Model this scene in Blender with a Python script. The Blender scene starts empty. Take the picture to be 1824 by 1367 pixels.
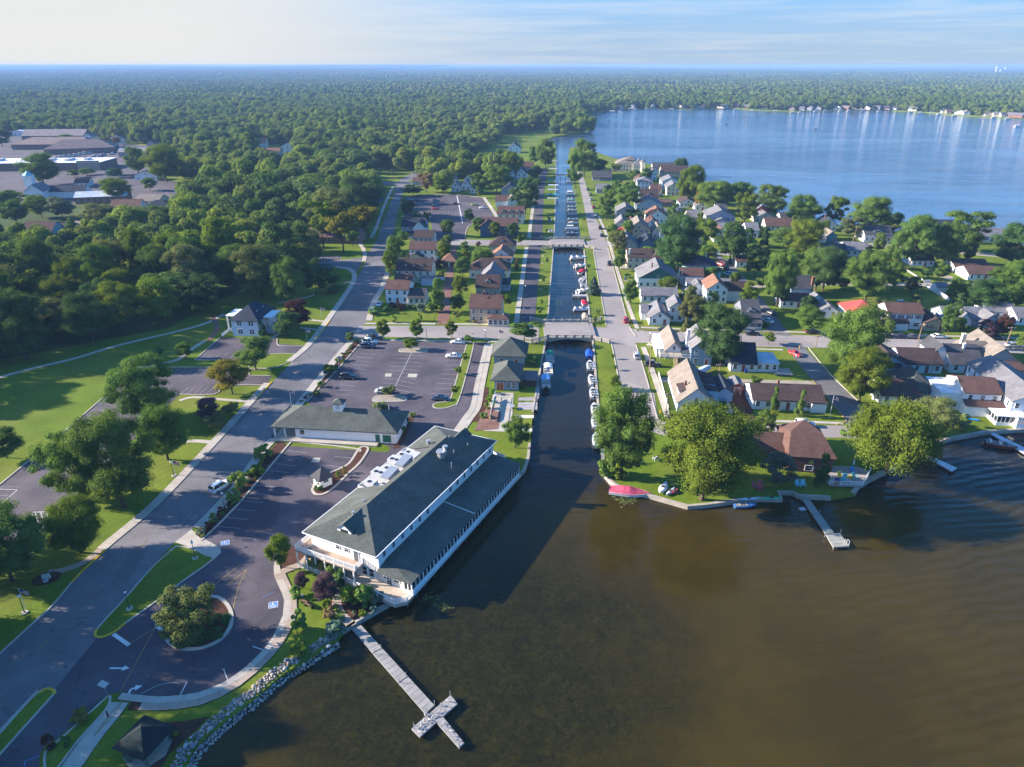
import bpy,math,random
import numpy as np
R=math.radians
sc=bpy.context.scene
CAM_H,FOC,PITCH=80.0,1250.0,math.atan((683.5-116.0)/1250.0)
cam_d=bpy.data.cameras.new('camera')
cam_d.sensor_width=36.0
cam_d.sensor_fit='HORIZONTAL'
cam_d.lens=36.0*FOC/1824.0
cam_d.clip_start=1.0
cam_d.clip_end=60000.0
cam=bpy.data.objects.new('camera',cam_d)
sc.collection.objects.link(cam)
cam.location=(0,0,CAM_H)
cam.rotation_euler=(math.pi/2-PITCH,0,0)
sc.camera=cam
SUN_EL,SUN_AZ=R(20.0),R(173.5)
sun_dir=(math.cos(SUN_EL)*math.cos(SUN_AZ),math.cos(SUN_EL)*math.sin(SUN_AZ),math.sin(SUN_EL))
world=bpy.data.worlds.new('World')
sc.world=world
world.use_nodes=True
wn,wl=world.node_tree.nodes,world.node_tree.links
wn.clear()
w_out=wn.new('ShaderNodeOutputWorld')
w_bg=wn.new('ShaderNodeBackground')
w_bg.inputs['Strength'].default_value=0.14
sky=wn.new('ShaderNodeTexSky')
sky.sky_type='NISHITA'
sky.sun_disc=False
sky.sun_elevation=SUN_EL
sky.sun_rotation=math.pi/2-SUN_AZ
sky.altitude=200
sky.air_density=1.0
sky.dust_density=0.9
sky.ozone_density=4.0
w_tc=wn.new('ShaderNodeTexCoord')
w_mp=wn.new('ShaderNodeMapping')
w_mp.inputs['Scale'].default_value=(3.0,3.0,60.0)
w_mp.inputs['Rotation'].default_value=(R(2),R(1.5),0)
w_nz=wn.new('ShaderNodeTexNoise')
w_nz.inputs['Scale'].default_value=1.6
w_nz.inputs['Detail'].default_value=7
w_nz.inputs['Roughness'].default_value=0.62
w_cr=wn.new('ShaderNodeValToRGB')
w_cr.color_ramp.elements[0].position=0.46
w_cr.color_ramp.elements[0].color=(0,0,0,1)
w_cr.color_ramp.elements[1].position=0.74
w_cr.color_ramp.elements[1].color=(0.45,0.45,0.45,1)
w_mix=wn.new('ShaderNodeMix')
w_mix.data_type='RGBA'
w_mul=wn.new('ShaderNodeMix')
w_mul.data_type='RGBA'
w_mul.blend_type='MULTIPLY'
w_mul.inputs[0].default_value=1.0
w_mul.inputs[7].default_value=(1.35,1.28,1.22,1)
w_up=wn.new('ShaderNodeVectorMath')
w_up.operation='ADD'
w_up.inputs[1].default_value=(0,0,0.10)
wl.new(w_tc.outputs['Generated'],w_up.inputs[0])
wl.new(w_up.outputs[0],sky.inputs['Vector'])
wl.new(w_tc.outputs['Generated'],w_mp.inputs['Vector'])
wl.new(w_mp.outputs[0],w_nz.inputs['Vector'])
wl.new(w_nz.outputs['Fac'],w_cr.inputs[0])
wl.new(sky.outputs[0],w_mul.inputs[6])
wl.new(w_cr.outputs[0],w_mix.inputs[0])
wl.new(sky.outputs[0],w_mix.inputs[6])
wl.new(w_mul.outputs[2],w_mix.inputs[7])
w_hs=wn.new('ShaderNodeHueSaturation')
w_hs.inputs['Saturation'].default_value=1.55
w_hs.inputs['Value'].default_value=0.95
wl.new(w_mix.outputs[2],w_hs.inputs['Color'])
def wmap_(src,lo,hi,a,b):
 r=wn.new('ShaderNodeMapRange')
 r.interpolation_type='SMOOTHSTEP'
 r.inputs[1].default_value,r.inputs[2].default_value,r.inputs[3].default_value,r.inputs[4].default_value=lo,hi,a,b
 wl.new(src,r.inputs[0])
 return r.outputs[0]
def wmix_(fac,a,col):
 x=wn.new('ShaderNodeMix')
 x.data_type='RGBA'
 wl.new(fac,x.inputs[0])
 wl.new(a,x.inputs[6])
 x.inputs[7].default_value=(*col,1)
 return x.outputs[2]
w_sep=wn.new('ShaderNodeSeparateXYZ')
wl.new(w_tc.outputs['Generated'],w_sep.inputs[0])
w_dot=wn.new('ShaderNodeVectorMath')
w_dot.operation='DOT_PRODUCT'
w_dot.inputs[1].default_value=sun_dir
wl.new(w_tc.outputs['Generated'],w_dot.inputs[0])
w_low=wmix_(wmap_(w_sep.outputs[2],-0.02,0.28,0.93,0.0),w_hs.outputs[0],(0.97,1.13,1.40))
w_gl=wn.new('ShaderNodeMath')
w_gl.operation='MULTIPLY'
wl.new(wmap_(w_dot.outputs['Value'],0.02,0.50,0.0,0.97),w_gl.inputs[0])
wl.new(wmap_(w_sep.outputs[2],0.0,0.45,1.0,0.12),w_gl.inputs[1])
wl.new(wmix_(w_cr.outputs[0],wmix_(w_gl.outputs[0],w_low,(1.84,1.82,1.77)),(1.78,1.80,1.84)),w_bg.inputs[0])
wl.new(w_bg.outputs[0],w_out.inputs[0])
sun_d=bpy.data.lights.new('sun','SUN')
sun_d.energy=5.0
sun_d.angle=R(0.5)
sun_d.color=(1.0,0.90,0.77)
sun=bpy.data.objects.new('sun',sun_d)
sc.collection.objects.link(sun)
from mathutils import Vector
sun.rotation_euler=Vector(sun_dir).to_track_quat('Z','Y').to_euler()
vs=sc.view_settings
sc.display_settings.display_device='sRGB'
vs.view_transform='Standard'
vs.look='None'
vs.gamma=1.0
vs.use_curve_mapping=False
vs.exposure=1.74
cy=sc.cycles
cy.max_bounces=6
cy.diffuse_bounces=3
cy.glossy_bounces=3
cy.transmission_bounces=4
cy.transparent_max_bounces=6
cy.volume_bounces=0
cy.caustics_reflective=False
cy.caustics_refractive=False
cy.use_denoising=True
try:
 cy.denoiser='OPENIMAGEDENOISE'
except Exception:
 pass
cy.sample_clamp_indirect=4.0
SP,CP=math.sin(PITCH),math.cos(PITCH)
def g(px,py,z=0.0):
 u=(px-912.0)/FOC
 v=(683.5-py)/FOC
 dz=-SP+v*CP
 t=(z-CAM_H)/dz
 return(u*t,(CP+v*SP)*t)
def pix(x,y,z=0.0):
 dz=z-CAM_H
 f=y*CP-dz*SP
 if f<1:return(-9999,9999)
 return(912+FOC*x/f,683.5-FOC*(y*SP+dz*CP)/f)
def ppm(px,py):
 x,y=g(px,py)
 return FOC/(y*CP+CAM_H*SP)
def height(px,py,ty):
 x,y=g(px,py)
 lo,hi=0.0,70.0
 for _ in range(40):
  m=(lo+hi)/2
  if pix(x,y,m)[1]>ty:lo=m
  else:hi=m
 return lo
def gs(pts,z=0.0):return[g(a,b,z)for a,b in pts]
GRID=R(-4.7)
rng=random.Random(7)
nr=np.random.default_rng(11)
COL=sc.collection
def tag(o,label=None,cat=None,group=None,kind=None):
 if label:o['label']=label
 if cat:o['category']=cat
 if group:o['group']=group
 if kind:o['kind']=kind
 return o
def thing(name,label,cat,loc=(0,0,0),rz=0.0,group=None):
 o=bpy.data.objects.new(name,None)
 o.empty_display_size=0.5
 COL.objects.link(o)
 o.location=loc if len(loc)==3 else(loc[0],loc[1],0)
 o.rotation_euler=(0,0,rz)
 return tag(o,label,cat,group)
def link(name,me,parent=None,color=None,loc=None,rz=None):
 o=bpy.data.objects.new(name,me)
 COL.objects.link(o)
 if parent is not None:o.parent=parent
 if color is not None:o.color=(*color[:3],1)
 if loc is not None:o.location=loc if len(loc)==3 else(loc[0],loc[1],0)
 if rz is not None:o.rotation_euler=(0,0,rz)
 return o
KIDS={}
def copy_tree(o,parent=None):
 c=o.copy()
 COL.objects.link(c)
 if parent is not None:
  c.parent=parent
 for ch in o.children:
  copy_tree(ch,c)
 return c
class MB:
 def __init__(s):s.v,s.f,s.m=[],[],[]
 def add(s,verts,faces,mat=0):
  o=len(s.v)
  s.v+=[tuple(p)for p in verts]
  s.f+=[tuple(i+o for i in f)for f in faces]
  s.m+=[mat]*len(faces)
  return s
 def box(s,x0,x1,y0,y1,z0,z1,mat=0):
  v=[(x0,y0,z0),(x1,y0,z0),(x1,y1,z0),(x0,y1,z0),(x0,y0,z1),(x1,y0,z1),(x1,y1,z1),(x0,y1,z1)]
  return s.add(v,[(0,3,2,1),(4,5,6,7),(0,1,5,4),(1,2,6,5),(2,3,7,6),(3,0,4,7)],mat)
 def obox(s,cx,cy,z0,z1,sx,sy,rz=0,mat=0,top=1.0):
  c,n=math.cos(rz),math.sin(rz)
  v=[]
  for z,k in((z0,1.0),(z1,top)):
   for a,b in((-1,-1),(1,-1),(1,1),(-1,1)):
    x,y=a*sx/2*k,b*sy/2*k
    v.append((cx+x*c-y*n,cy+x*n+y*c,z))
  return s.add(v,[(0,3,2,1),(4,5,6,7),(0,1,5,4),(1,2,6,5),(2,3,7,6),(3,0,4,7)],mat)
 def prism(s,poly,z0,z1,mat=0,sides=True):
  a=sum(poly[i][0]*poly[(i+1)%len(poly)][1]-poly[(i+1)%len(poly)][0]*poly[i][1]for i in range(len(poly)))
  if a<0:poly=poly[::-1]
  n=len(poly)
  v=[(x,y,z1)for x,y in poly]
  f=[tuple(range(n))]
  if sides:
   v+=[(x,y,z0)for x,y in poly]
   f+=[(i,i+n,(i+1)%n+n,(i+1)%n)for i in range(n)]
  return s.add(v,f,mat)
 def bar(s,p,q,w,h=None,mat=0):
  h=h or w
  p,q=Vector(p),Vector(q)
  d=(q-p)
  if d.length<1e-6:return s
  d.normalize()
  a=Vector((0,0,1)).cross(d)
  if a.length<1e-4:a=Vector((1,0,0))
  a.normalize()
  b=d.cross(a)
  v=[]
  for e in(p,q):
   for i,j in((-1,-1),(1,-1),(1,1),(-1,1)):
    v.append(e+a*(i*w/2)+b*(j*h/2))
  return s.add(v,[(0,3,2,1),(4,5,6,7),(0,1,5,4),(1,2,6,5),(2,3,7,6),(3,0,4,7)],mat)
 def tube(s,pts,rad,n=6,mat=0,cap=True):
  pts=[Vector(p)for p in pts]
  if not hasattr(rad,'__len__'):rad=[rad]*len(pts)
  v=[]
  for i,p in enumerate(pts):
   d=pts[min(i+1,len(pts)-1)]-pts[max(i-1,0)]
   d.normalize()
   a=d.cross(Vector((0,0,1)))
   if a.length<1e-3:a=Vector((1,0,0))
   a.normalize()
   b=a.cross(d)
   for k in range(n):
    t=2*math.pi*k/n
    v.append(p+a*(rad[i]*math.cos(t))+b*(rad[i]*math.sin(t)))
  f=[]
  for i in range(len(pts)-1):
   for k in range(n):
    f.append((i*n+k,(i+1)*n+k,(i+1)*n+(k+1)%n,i*n+(k+1)%n))
  if cap:
   f.append(tuple(range(n)))
   f.append(tuple((len(pts)-1)*n+k for k in reversed(range(n))))
  return s.add(v,f,mat)
 def loft(s,rings,mat=0,cap=True,closed=True):
  n=len(rings[0])
  v=[p for r in rings for p in r]
  f=[]
  for i in range(len(rings)-1):
   for k in range(n if closed else n-1):
    f.append((i*n+k,i*n+(k+1)%n,(i+1)*n+(k+1)%n,(i+1)*n+k))
  if cap:
   f.append(tuple(reversed(range(n))))
   f.append(tuple((len(rings)-1)*n+k for k in range(n)))
  return s.add(v,f,mat)
 def solid(s,verts,faces,th,mat=0):
  n=len(verts)
  v=list(verts)+[(x,y,z-th)for x,y,z in verts]
  f=[tuple(a)for a in faces]+[tuple(i+n for i in reversed(a))for a in faces]
  cnt={}
  for a in faces:
   for i in range(len(a)):
    e=(a[i],a[(i+1)%len(a)])
    cnt[e]=cnt.get(e,0)+1
  for(a,b)in cnt:
   if(b,a)not in cnt:f.append((b,a,a+n,b+n))
  return s.add(v,f,mat)
 def ball(s,c,r,sq=(1,1,1),n=6,m=4,jit=0.0,mat=0,rr=None):
  rr=rr or rng
  v=[(c[0],c[1],c[2]-r*sq[2])]
  for i in range(1,m):
   t=math.pi*i/m
   for k in range(n):
    a=2*math.pi*(k+0.5*(i%2))/n
    j=1+rr.uniform(-jit,jit)
    v.append((c[0]+r*sq[0]*j*math.sin(t)*math.cos(a),c[1]+r*sq[1]*j*math.sin(t)*math.sin(a),c[2]-r*sq[2]*j*math.cos(t)))
  v.append((c[0],c[1],c[2]+r*sq[2]))
  f=[]
  for k in range(n):
   f.append((0,1+(k+1)%n,1+k))
   b=1+(m-2)*n
   f.append((b+k,b+(k+1)%n,len(v)-1))
  for i in range(m-2):
   for k in range(n):
    a=1+i*n
    f.append((a+k,a+(k+1)%n,a+n+(k+1)%n,a+n+k))
  return s.add(v,f,mat)
 def mesh(s,name,mats,smooth=False):
  me=bpy.data.meshes.new(name)
  me.from_pydata(s.v,[],s.f)
  for m in(mats if isinstance(mats,(list,tuple))else[mats]):me.materials.append(m)
  if any(s.m):me.polygons.foreach_set('material_index',s.m)
  if smooth:me.polygons.foreach_set('use_smooth',[True]*len(s.f))
  me.update()
  return me
 def build(s,name,mats,parent=None,color=None,smooth=False,loc=None,rz=None):
  return link(name,s.mesh(name,mats,smooth),parent,color,loc,rz)
def offset(pts,d):
 out=[]
 for i,p in enumerate(pts):
  a,b=pts[max(i-1,0)],pts[min(i+1,len(pts)-1)]
  dx,dy=b[0]-a[0],b[1]-a[1]
  l=math.hypot(dx,dy)or 1
  out.append((p[0]-dy/l*d,p[1]+dx/l*d))
 return out
def strip_poly(pts,dl,dr):return offset(pts,dl)+offset(pts,-dr)[::-1]
def strip(mb,pts,dl,dr,z0,z1,mat=0):
 A,B=offset(pts,dl),offset(pts,-dr)
 n=len(pts)
 v=[(x,y,z1)for x,y in A]+[(x,y,z1)for x,y in B]+[(x,y,z0)for x,y in A]+[(x,y,z0)for x,y in B]
 f=[]
 for i in range(n-1):
  f+=[(i,n+i,n+i+1,i+1),(i,i+1,2*n+i+1,2*n+i),(n+i+1,n+i,3*n+i,3*n+i+1)]
 f+=[(n,0,2*n,3*n),(n-1,2*n-1,4*n-1,3*n-1)]
 mb.add(v,f,mat)
def smooth_line(pts,k=4):
 out=[]
 for i in range(len(pts)-1):
  p0,p1,p2,p3=pts[max(i-1,0)],pts[i],pts[i+1],pts[min(i+2,len(pts)-1)]
  for j in range(k):
   t=j/k
   out.append(tuple(0.5*(2*p1[a]+(p2[a]-p0[a])*t+(2*p0[a]-5*p1[a]+4*p2[a]-p3[a])*t*t+(3*p1[a]-p0[a]-3*p2[a]+p3[a])*t**3)for a in(0,1)))
 out.append(tuple(pts[-1]))
 return out
def walk(pts,step):
 out,need=[],0.0
 for(x0,y0),(x1,y1)in zip(pts,pts[1:]):
  l=math.hypot(x1-x0,y1-y0)
  while need<=l:
   t=need/l if l else 0
   out.append((x0+(x1-x0)*t,y0+(y1-y0)*t,math.atan2(y1-y0,x1-x0)))
   need+=step
  need-=l
 return out
def inside(p,poly):
 x,y=p
 c=False
 j=len(poly)-1
 for i in range(len(poly)):
  if(poly[i][1]>y)!=(poly[j][1]>y)and x<(poly[j][0]-poly[i][0])*(y-poly[i][1])/(poly[j][1]-poly[i][1])+poly[i][0]:
   c=not c
  j=i
 return c
MATS={}
def mat(name,color=None,rough=0.85,var=0.12,scale=1.0,fine=0.08,fscale=20.0,bump=0.0,bscale=30.0,spec=0.3,tint=None,tscale=0.1,tamt=0.0,coords='pos',metal=0.0,coat=0.0,trans=0.0,lines=None,cracks=0.0,mow=0.0):
 """colour None: read it from the object's own colour. var/fine: brightness noise at two scales; tint: second colour in patches."""
 m=bpy.data.materials.new(name)
 m.use_nodes=True
 N,L=m.node_tree.nodes,m.node_tree.links
 bs=N['Principled BSDF']
 if coords=='pos':
  vec=N.new('ShaderNodeNewGeometry').outputs['Position']
 else:
  vec=N.new('ShaderNodeTexCoord').outputs['Object']
 if color is None:
  base=N.new('ShaderNodeObjectInfo').outputs['Color']
 else:
  rgb=N.new('ShaderNodeRGB')
  rgb.outputs[0].default_value=(*color,1)
  base=rgb.outputs[0]
 def noise(sc_,detail=4):
  n=N.new('ShaderNodeTexNoise')
  n.inputs['Scale'].default_value=sc_
  n.inputs['Detail'].default_value=detail
  n.inputs['Roughness'].default_value=0.6
  L.new(vec,n.inputs['Vector'])
  return n.outputs['Fac']
 def rng_(src,a,b,lo=0.3,hi=0.7):
  r=N.new('ShaderNodeMapRange')
  r.inputs[1].default_value,r.inputs[2].default_value=lo,hi
  r.inputs[3].default_value,r.inputs[4].default_value=a,b
  L.new(src,r.inputs[0])
  return r.outputs[0]
 def mul(c,f):
  x=N.new('ShaderNodeVectorMath')
  x.operation='SCALE'
  L.new(c,x.inputs[0])
  L.new(f,x.inputs['Scale'])
  return x.outputs[0]
 if tint is not None:
  mx=N.new('ShaderNodeMix')
  mx.data_type='RGBA'
  L.new(rng_(noise(tscale,5),0,tamt,0.42,0.62),mx.inputs[0])
  L.new(base,mx.inputs[6])
  mx.inputs[7].default_value=(*tint,1)
  base=mx.outputs[2]
 if var:base=mul(base,rng_(noise(scale),1-var,1+var))
 if fine:base=mul(base,rng_(noise(fscale,3),1-fine,1+fine))
 if cracks:
  for sc2,wd,amt in((0.11,0.010,0.62),(0.33,0.012,0.8)):
   vo=N.new('ShaderNodeTexVoronoi')
   vo.feature='DISTANCE_TO_EDGE'
   vo.inputs['Scale'].default_value=sc2
   wv=N.new('ShaderNodeVectorMath')
   wv.operation='ADD'
   nn=N.new('ShaderNodeTexNoise')
   nn.inputs['Scale'].default_value=0.5
   nn.inputs['Detail'].default_value=5
   L.new(vec,nn.inputs['Vector'])
   sc3=N.new('ShaderNodeVectorMath')
   sc3.operation='SCALE'
   sc3.inputs['Scale'].default_value=2.5
   L.new(nn.outputs['Color'],sc3.inputs[0])
   L.new(vec,wv.inputs[0])
   L.new(sc3.outputs[0],wv.inputs[1])
   L.new(wv.outputs[0],vo.inputs['Vector'])
   base=mul(base,rng_(vo.outputs['Distance'],1-(1-amt)*cracks,1.0,0.0,wd))
  vo=N.new('ShaderNodeTexVoronoi')
  vo.inputs['Scale'].default_value=0.055
  L.new(vec,vo.inputs['Vector'])
  sx=N.new('ShaderNodeSeparateColor')
  L.new(vo.outputs['Color'],sx.inputs[0])
  base=mul(base,rng_(sx.outputs[0],1-0.13*cracks,1+0.10*cracks,0.2,0.8))
 if mow:
  w=N.new('ShaderNodeTexWave')
  w.inputs['Scale'].default_value=0.16
  w.inputs['Distortion'].default_value=1.2
  w.inputs['Detail'].default_value=2
  w.inputs['Detail Scale'].default_value=0.15
  rot=N.new('ShaderNodeMapping')
  rot.inputs['Rotation'].default_value=(0,0,R(35))
  L.new(vec,rot.inputs['Vector'])
  L.new(rot.outputs[0],w.inputs['Vector'])
  base=mul(base,rng_(w.outputs['Fac'],1-mow,1+mow,0.2,0.8))
 if lines:
  w=N.new('ShaderNodeTexWave')
  w.bands_direction=lines[0]
  w.wave_profile='SAW'
  w.inputs['Scale'].default_value=lines[1]
  L.new(vec,w.inputs['Vector'])
  b2=N.new('ShaderNodeBump')
  b2.inputs['Strength'].default_value=lines[2]
  b2.inputs['Distance'].default_value=0.03
  L.new(w.outputs['Fac'],b2.inputs['Height'])
  L.new(b2.outputs[0],bs.inputs['Normal'])
 elif bump:
  b=N.new('ShaderNodeBump')
  b.inputs['Strength'].default_value=bump
  b.inputs['Distance'].default_value=0.05
  L.new(noise(bscale,4),b.inputs['Height'])
  L.new(b.outputs[0],bs.inputs['Normal'])
 L.new(base,bs.inputs['Base Color'])
 bs.inputs['Roughness'].default_value=rough
 bs.inputs['Specular IOR Level'].default_value=spec
 bs.inputs['Metallic'].default_value=metal
 bs.inputs['Coat Weight'].default_value=coat
 MATS[name]=m
 return m
def leafmat(name,color=None,rand=0.25,trans=0.3):
 m=bpy.data.materials.new(name)
 m.use_nodes=True
 N,L=m.node_tree.nodes,m.node_tree.links
 N.clear()
 out=N.new('ShaderNodeOutputMaterial')
 info=N.new('ShaderNodeObjectInfo')
 if color is None:
  base=info.outputs['Color']
 else:
  rp=N.new('ShaderNodeValToRGB')
  cr=rp.color_ramp
  cr.elements[0].color=(*color[0],1)
  cr.elements[1].color=(*color[-1],1)
  for i,c in enumerate(color[1:-1]):
   e=cr.elements.new((i+1)/(len(color)-1))
   e.color=(*c,1)
  L.new(info.outputs['Random'],rp.inputs[0])
  base=rp.outputs[0]
 tc=N.new('ShaderNodeTexCoord')
 nz=N.new('ShaderNodeTexNoise')
 nz.inputs['Scale'].default_value=0.45
 nz.inputs['Detail'].default_value=5
 nz.inputs['Roughness'].default_value=0.7
 L.new(tc.outputs['Object'],nz.inputs['Vector'])
 mr=N.new('ShaderNodeMapRange')
 mr.inputs[1].default_value,mr.inputs[2].default_value=0.3,0.7
 mr.inputs[3].default_value,mr.inputs[4].default_value=1-rand,1+rand
 L.new(nz.outputs['Fac'],mr.inputs[0])
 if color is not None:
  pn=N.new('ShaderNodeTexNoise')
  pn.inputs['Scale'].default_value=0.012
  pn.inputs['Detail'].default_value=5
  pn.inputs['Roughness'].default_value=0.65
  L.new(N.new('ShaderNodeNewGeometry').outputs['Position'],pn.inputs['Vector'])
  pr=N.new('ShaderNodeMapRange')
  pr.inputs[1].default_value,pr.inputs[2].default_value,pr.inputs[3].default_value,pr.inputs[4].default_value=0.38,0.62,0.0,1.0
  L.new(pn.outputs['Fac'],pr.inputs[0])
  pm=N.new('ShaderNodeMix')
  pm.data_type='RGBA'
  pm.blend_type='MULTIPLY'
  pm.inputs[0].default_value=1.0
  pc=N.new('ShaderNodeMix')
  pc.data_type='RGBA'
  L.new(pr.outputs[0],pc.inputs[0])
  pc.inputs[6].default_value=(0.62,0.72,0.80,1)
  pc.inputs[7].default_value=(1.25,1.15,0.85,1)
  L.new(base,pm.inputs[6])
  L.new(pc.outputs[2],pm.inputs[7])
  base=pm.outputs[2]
 sc_=N.new('ShaderNodeVectorMath')
 sc_.operation='SCALE'
 L.new(base,sc_.inputs[0])
 L.new(mr.outputs[0],sc_.inputs['Scale'])
 d=N.new('ShaderNodeBsdfDiffuse')
 t=N.new('ShaderNodeBsdfTranslucent')
 mx=N.new('ShaderNodeMixShader')
 mx.inputs[0].default_value=trans
 L.new(sc_.outputs[0],d.inputs[0])
 wm=N.new('ShaderNodeVectorMath')
 wm.operation='MULTIPLY'
 wm.inputs[1].default_value=(1.25,1.15,0.5)
 L.new(sc_.outputs[0],wm.inputs[0])
 L.new(wm.outputs[0],t.inputs[0])
 L.new(d.outputs[0],mx.inputs[1])
 L.new(t.outputs[0],mx.inputs[2])
 L.new(mx.outputs[0],out.inputs[0])
 MATS[name]=m
 return m
M=MATS
mat('grass',(0.098,0.147,0.011),0.95,0.22,0.09,0.22,3.0,bump=0.6,bscale=6.0,spec=0.1,tint=(0.155,0.167,0.025),tscale=0.05,tamt=0.7,mow=0.04)
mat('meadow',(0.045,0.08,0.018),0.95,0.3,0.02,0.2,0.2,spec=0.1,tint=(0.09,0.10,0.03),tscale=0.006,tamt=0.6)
mat('asphalt',(0.071,0.060,0.074),0.9,0.16,0.12,0.10,6.0,bump=0.25,bscale=25,spec=0.25,tint=(0.106,0.087,0.097),tscale=0.09,tamt=0.8,cracks=1.0)
mat('street',(0.162,0.150,0.154),0.9,0.13,0.15,0.10,4.0,bump=0.2,bscale=20,spec=0.2,tint=(0.126,0.120,0.130),tscale=0.07,tamt=0.8,cracks=1.0)
mat('pale_street',(0.294,0.256,0.237),0.9,0.10,0.12,0.09,4.0,bump=0.2,bscale=20,spec=0.2,tint=(0.237,0.213,0.206),tscale=0.06,tamt=0.7,cracks=0.7)
mat('concrete',(0.414,0.368,0.310),0.9,0.10,0.35,0.08,6.0,bump=0.15,bscale=15,spec=0.2,tint=(0.345,0.299,0.253),tscale=0.25,tamt=0.6)
mat('aggregate',(0.345,0.270,0.213),0.92,0.14,0.4,0.14,7.0,bump=0.3,bscale=20,spec=0.15)
mat('seawall_concrete',(0.34,0.30,0.25),0.9,0.2,0.5,0.12,4.0,bump=0.2,bscale=9,spec=0.2)
mat('gravel',(0.30,0.26,0.21),0.95,0.15,0.4,0.16,6.0,bump=0.4,bscale=14,spec=0.1)
mat('brick_paving',(0.17,0.085,0.065),0.92,0.2,0.5,0.2,5.0,bump=0.3,bscale=10,spec=0.15,tint=(0.22,0.14,0.11),tscale=0.4,tamt=0.7)
mat('mulch',(0.075,0.036,0.025),0.97,0.25,0.7,0.3,6.0,bump=0.7,bscale=8,spec=0.08)
mat('white_paint',(0.62,0.60,0.58),0.8,0.15,0.8,0.2,8.0,spec=0.2)
mat('worn_paint',(0.30,0.29,0.29),0.85,0.25,0.6,0.3,6.0,spec=0.2)
mat('yellow_paint',(0.60,0.36,0.03),0.8,0.15,0.8,0.2,8.0,spec=0.2)
mat('worn_yellow',(0.30,0.21,0.085),0.85,0.2,0.8,0.3,6.0,spec=0.2)
mat('blue_paint',(0.10,0.20,0.42),0.8,0.15,0.8,0.2,8.0,spec=0.2)
mat('siding',None,0.7,0.05,0.4,0.04,5.0,spec=0.3,coords='obj',lines=('Z',1.6,0.07))
mat('plain',None,0.7,0.06,0.6,0.05,6.0,spec=0.3,coords='obj')
mat('roofing',None,0.92,0.22,0.30,0.22,2.2,spec=0.2,coords='obj',bump=0.45,bscale=5.0)
mat('trim',(0.74,0.74,0.74),0.6,0.05,0.6,0.0,6.0,spec=0.3,coords='obj')
mat('glass',(0.02,0.025,0.035),0.08,0,1,0,1,spec=0.7,coords='obj')
mat('brick',(0.24,0.11,0.075),0.9,0.15,0.8,0.15,4.0,spec=0.15,coords='obj')
mat('wood',None,0.85,0.15,0.6,0.14,6.0,spec=0.2,coords='obj')
mat('dock_deck',(0.40,0.36,0.32),0.85,0.12,0.6,0.12,6.0,spec=0.2,coords='obj',lines=('X',1.1,0.5))
mat('metal',(0.42,0.43,0.45),0.45,0.1,1.0,0.05,5.0,metal=0.6,coords='obj')
mat('dark_metal',(0.03,0.032,0.035),0.5,0.1,1.0,0.05,5.0,metal=0.2,coords='obj')
mat('paint',None,0.25,0.0,1,0.0,1,spec=0.5,coat=0.6,coords='obj')
mat('rubber',(0.018,0.018,0.02),0.85,0.1,2,0,1,coords='obj')
mat('fabric',None,0.9,0.14,1.5,0.1,6.0,bump=0.4,bscale=3,spec=0.1,coords='obj')
mat('stone',None,0.9,0.2,1.5,0.15,7.0,bump=0.4,bscale=5,spec=0.2,coords='obj')
mat('bark',(0.085,0.062,0.045),0.95,0.25,1.5,0.2,6.0,bump=0.6,bscale=6,spec=0.1,coords='obj')
mat('pole_wood',(0.24,0.17,0.115),0.9,0.15,1.0,0.12,6.0,spec=0.1,coords='obj')
mat('lens',(0.8,0.8,0.78),0.2,0,1,0,1,coords='obj')
mat('red_lens',(0.35,0.01,0.01),0.2,0,1,0,1,coords='obj')
leafmat('leaves',None,0.30,0.30)
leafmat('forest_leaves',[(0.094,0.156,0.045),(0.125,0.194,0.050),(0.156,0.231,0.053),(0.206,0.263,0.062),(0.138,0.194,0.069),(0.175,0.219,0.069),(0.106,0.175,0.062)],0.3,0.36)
leafmat('far_leaves_baked_shade',[(0.047,0.078,0.022),(0.062,0.097,0.025),(0.078,0.116,0.026),(0.103,0.132,0.031),(0.069,0.097,0.035),(0.087,0.110,0.035),(0.053,0.087,0.031)],0.3,0.12)  # forest colours darkened: solid far crowns lack self-shadow, so shade is baked in
# ============= THE SETTING
WATER=-0.7
PAVED=[]
def ground(name,polys,material,z,z0=None,kind='structure',sides=None,px=True):
 if px and material not in('grass','meadow'):PAVED.extend(polys)
 mb=MB()
 for p in polys:
  mb.prism(gs(p)if px else p,z if z0 is None else z0,z,0,sides=(z0 is not None))
 return tag(mb.build(name,M[material]),kind=kind)
SHORE_MAIN=[(330,1367),(345,1335),(372,1308),(410,1276),(455,1242),(505,1200),(540,1180),(575,1156),(600,1140),(612,1124),(640,1106),(700,1072)]
SHORE_CANAL_W=[(935,838),(943,815),(945,790),(946,762),(950,735),(956,700),(964,655),(972,612),(976,578),(980,520),(986,445),(987.5,425),(989,380),(990,330),(990.5,290),(991,268),(989,256),(975,249),(985,244),(1010,240.5),(1040,239.5),(1053,236.5),(1049,229),(1043,221),(1030,212),(1045,203.5)]
SHORE_FAR=[(1060,200.5),(1085,197.5),(1110,196),(1150,194),(1190,193.5),(1232,194.5),(1270,194),(1310,193),(1340,195),(1380,197),(1420,198.5),(1470,197),(1540,196.5),(1590,197),(1650,200),(1700,204.5),(1740,207),(1790,210),(1824,211),(1900,214),(2050,219),(2300,226)]
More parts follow.
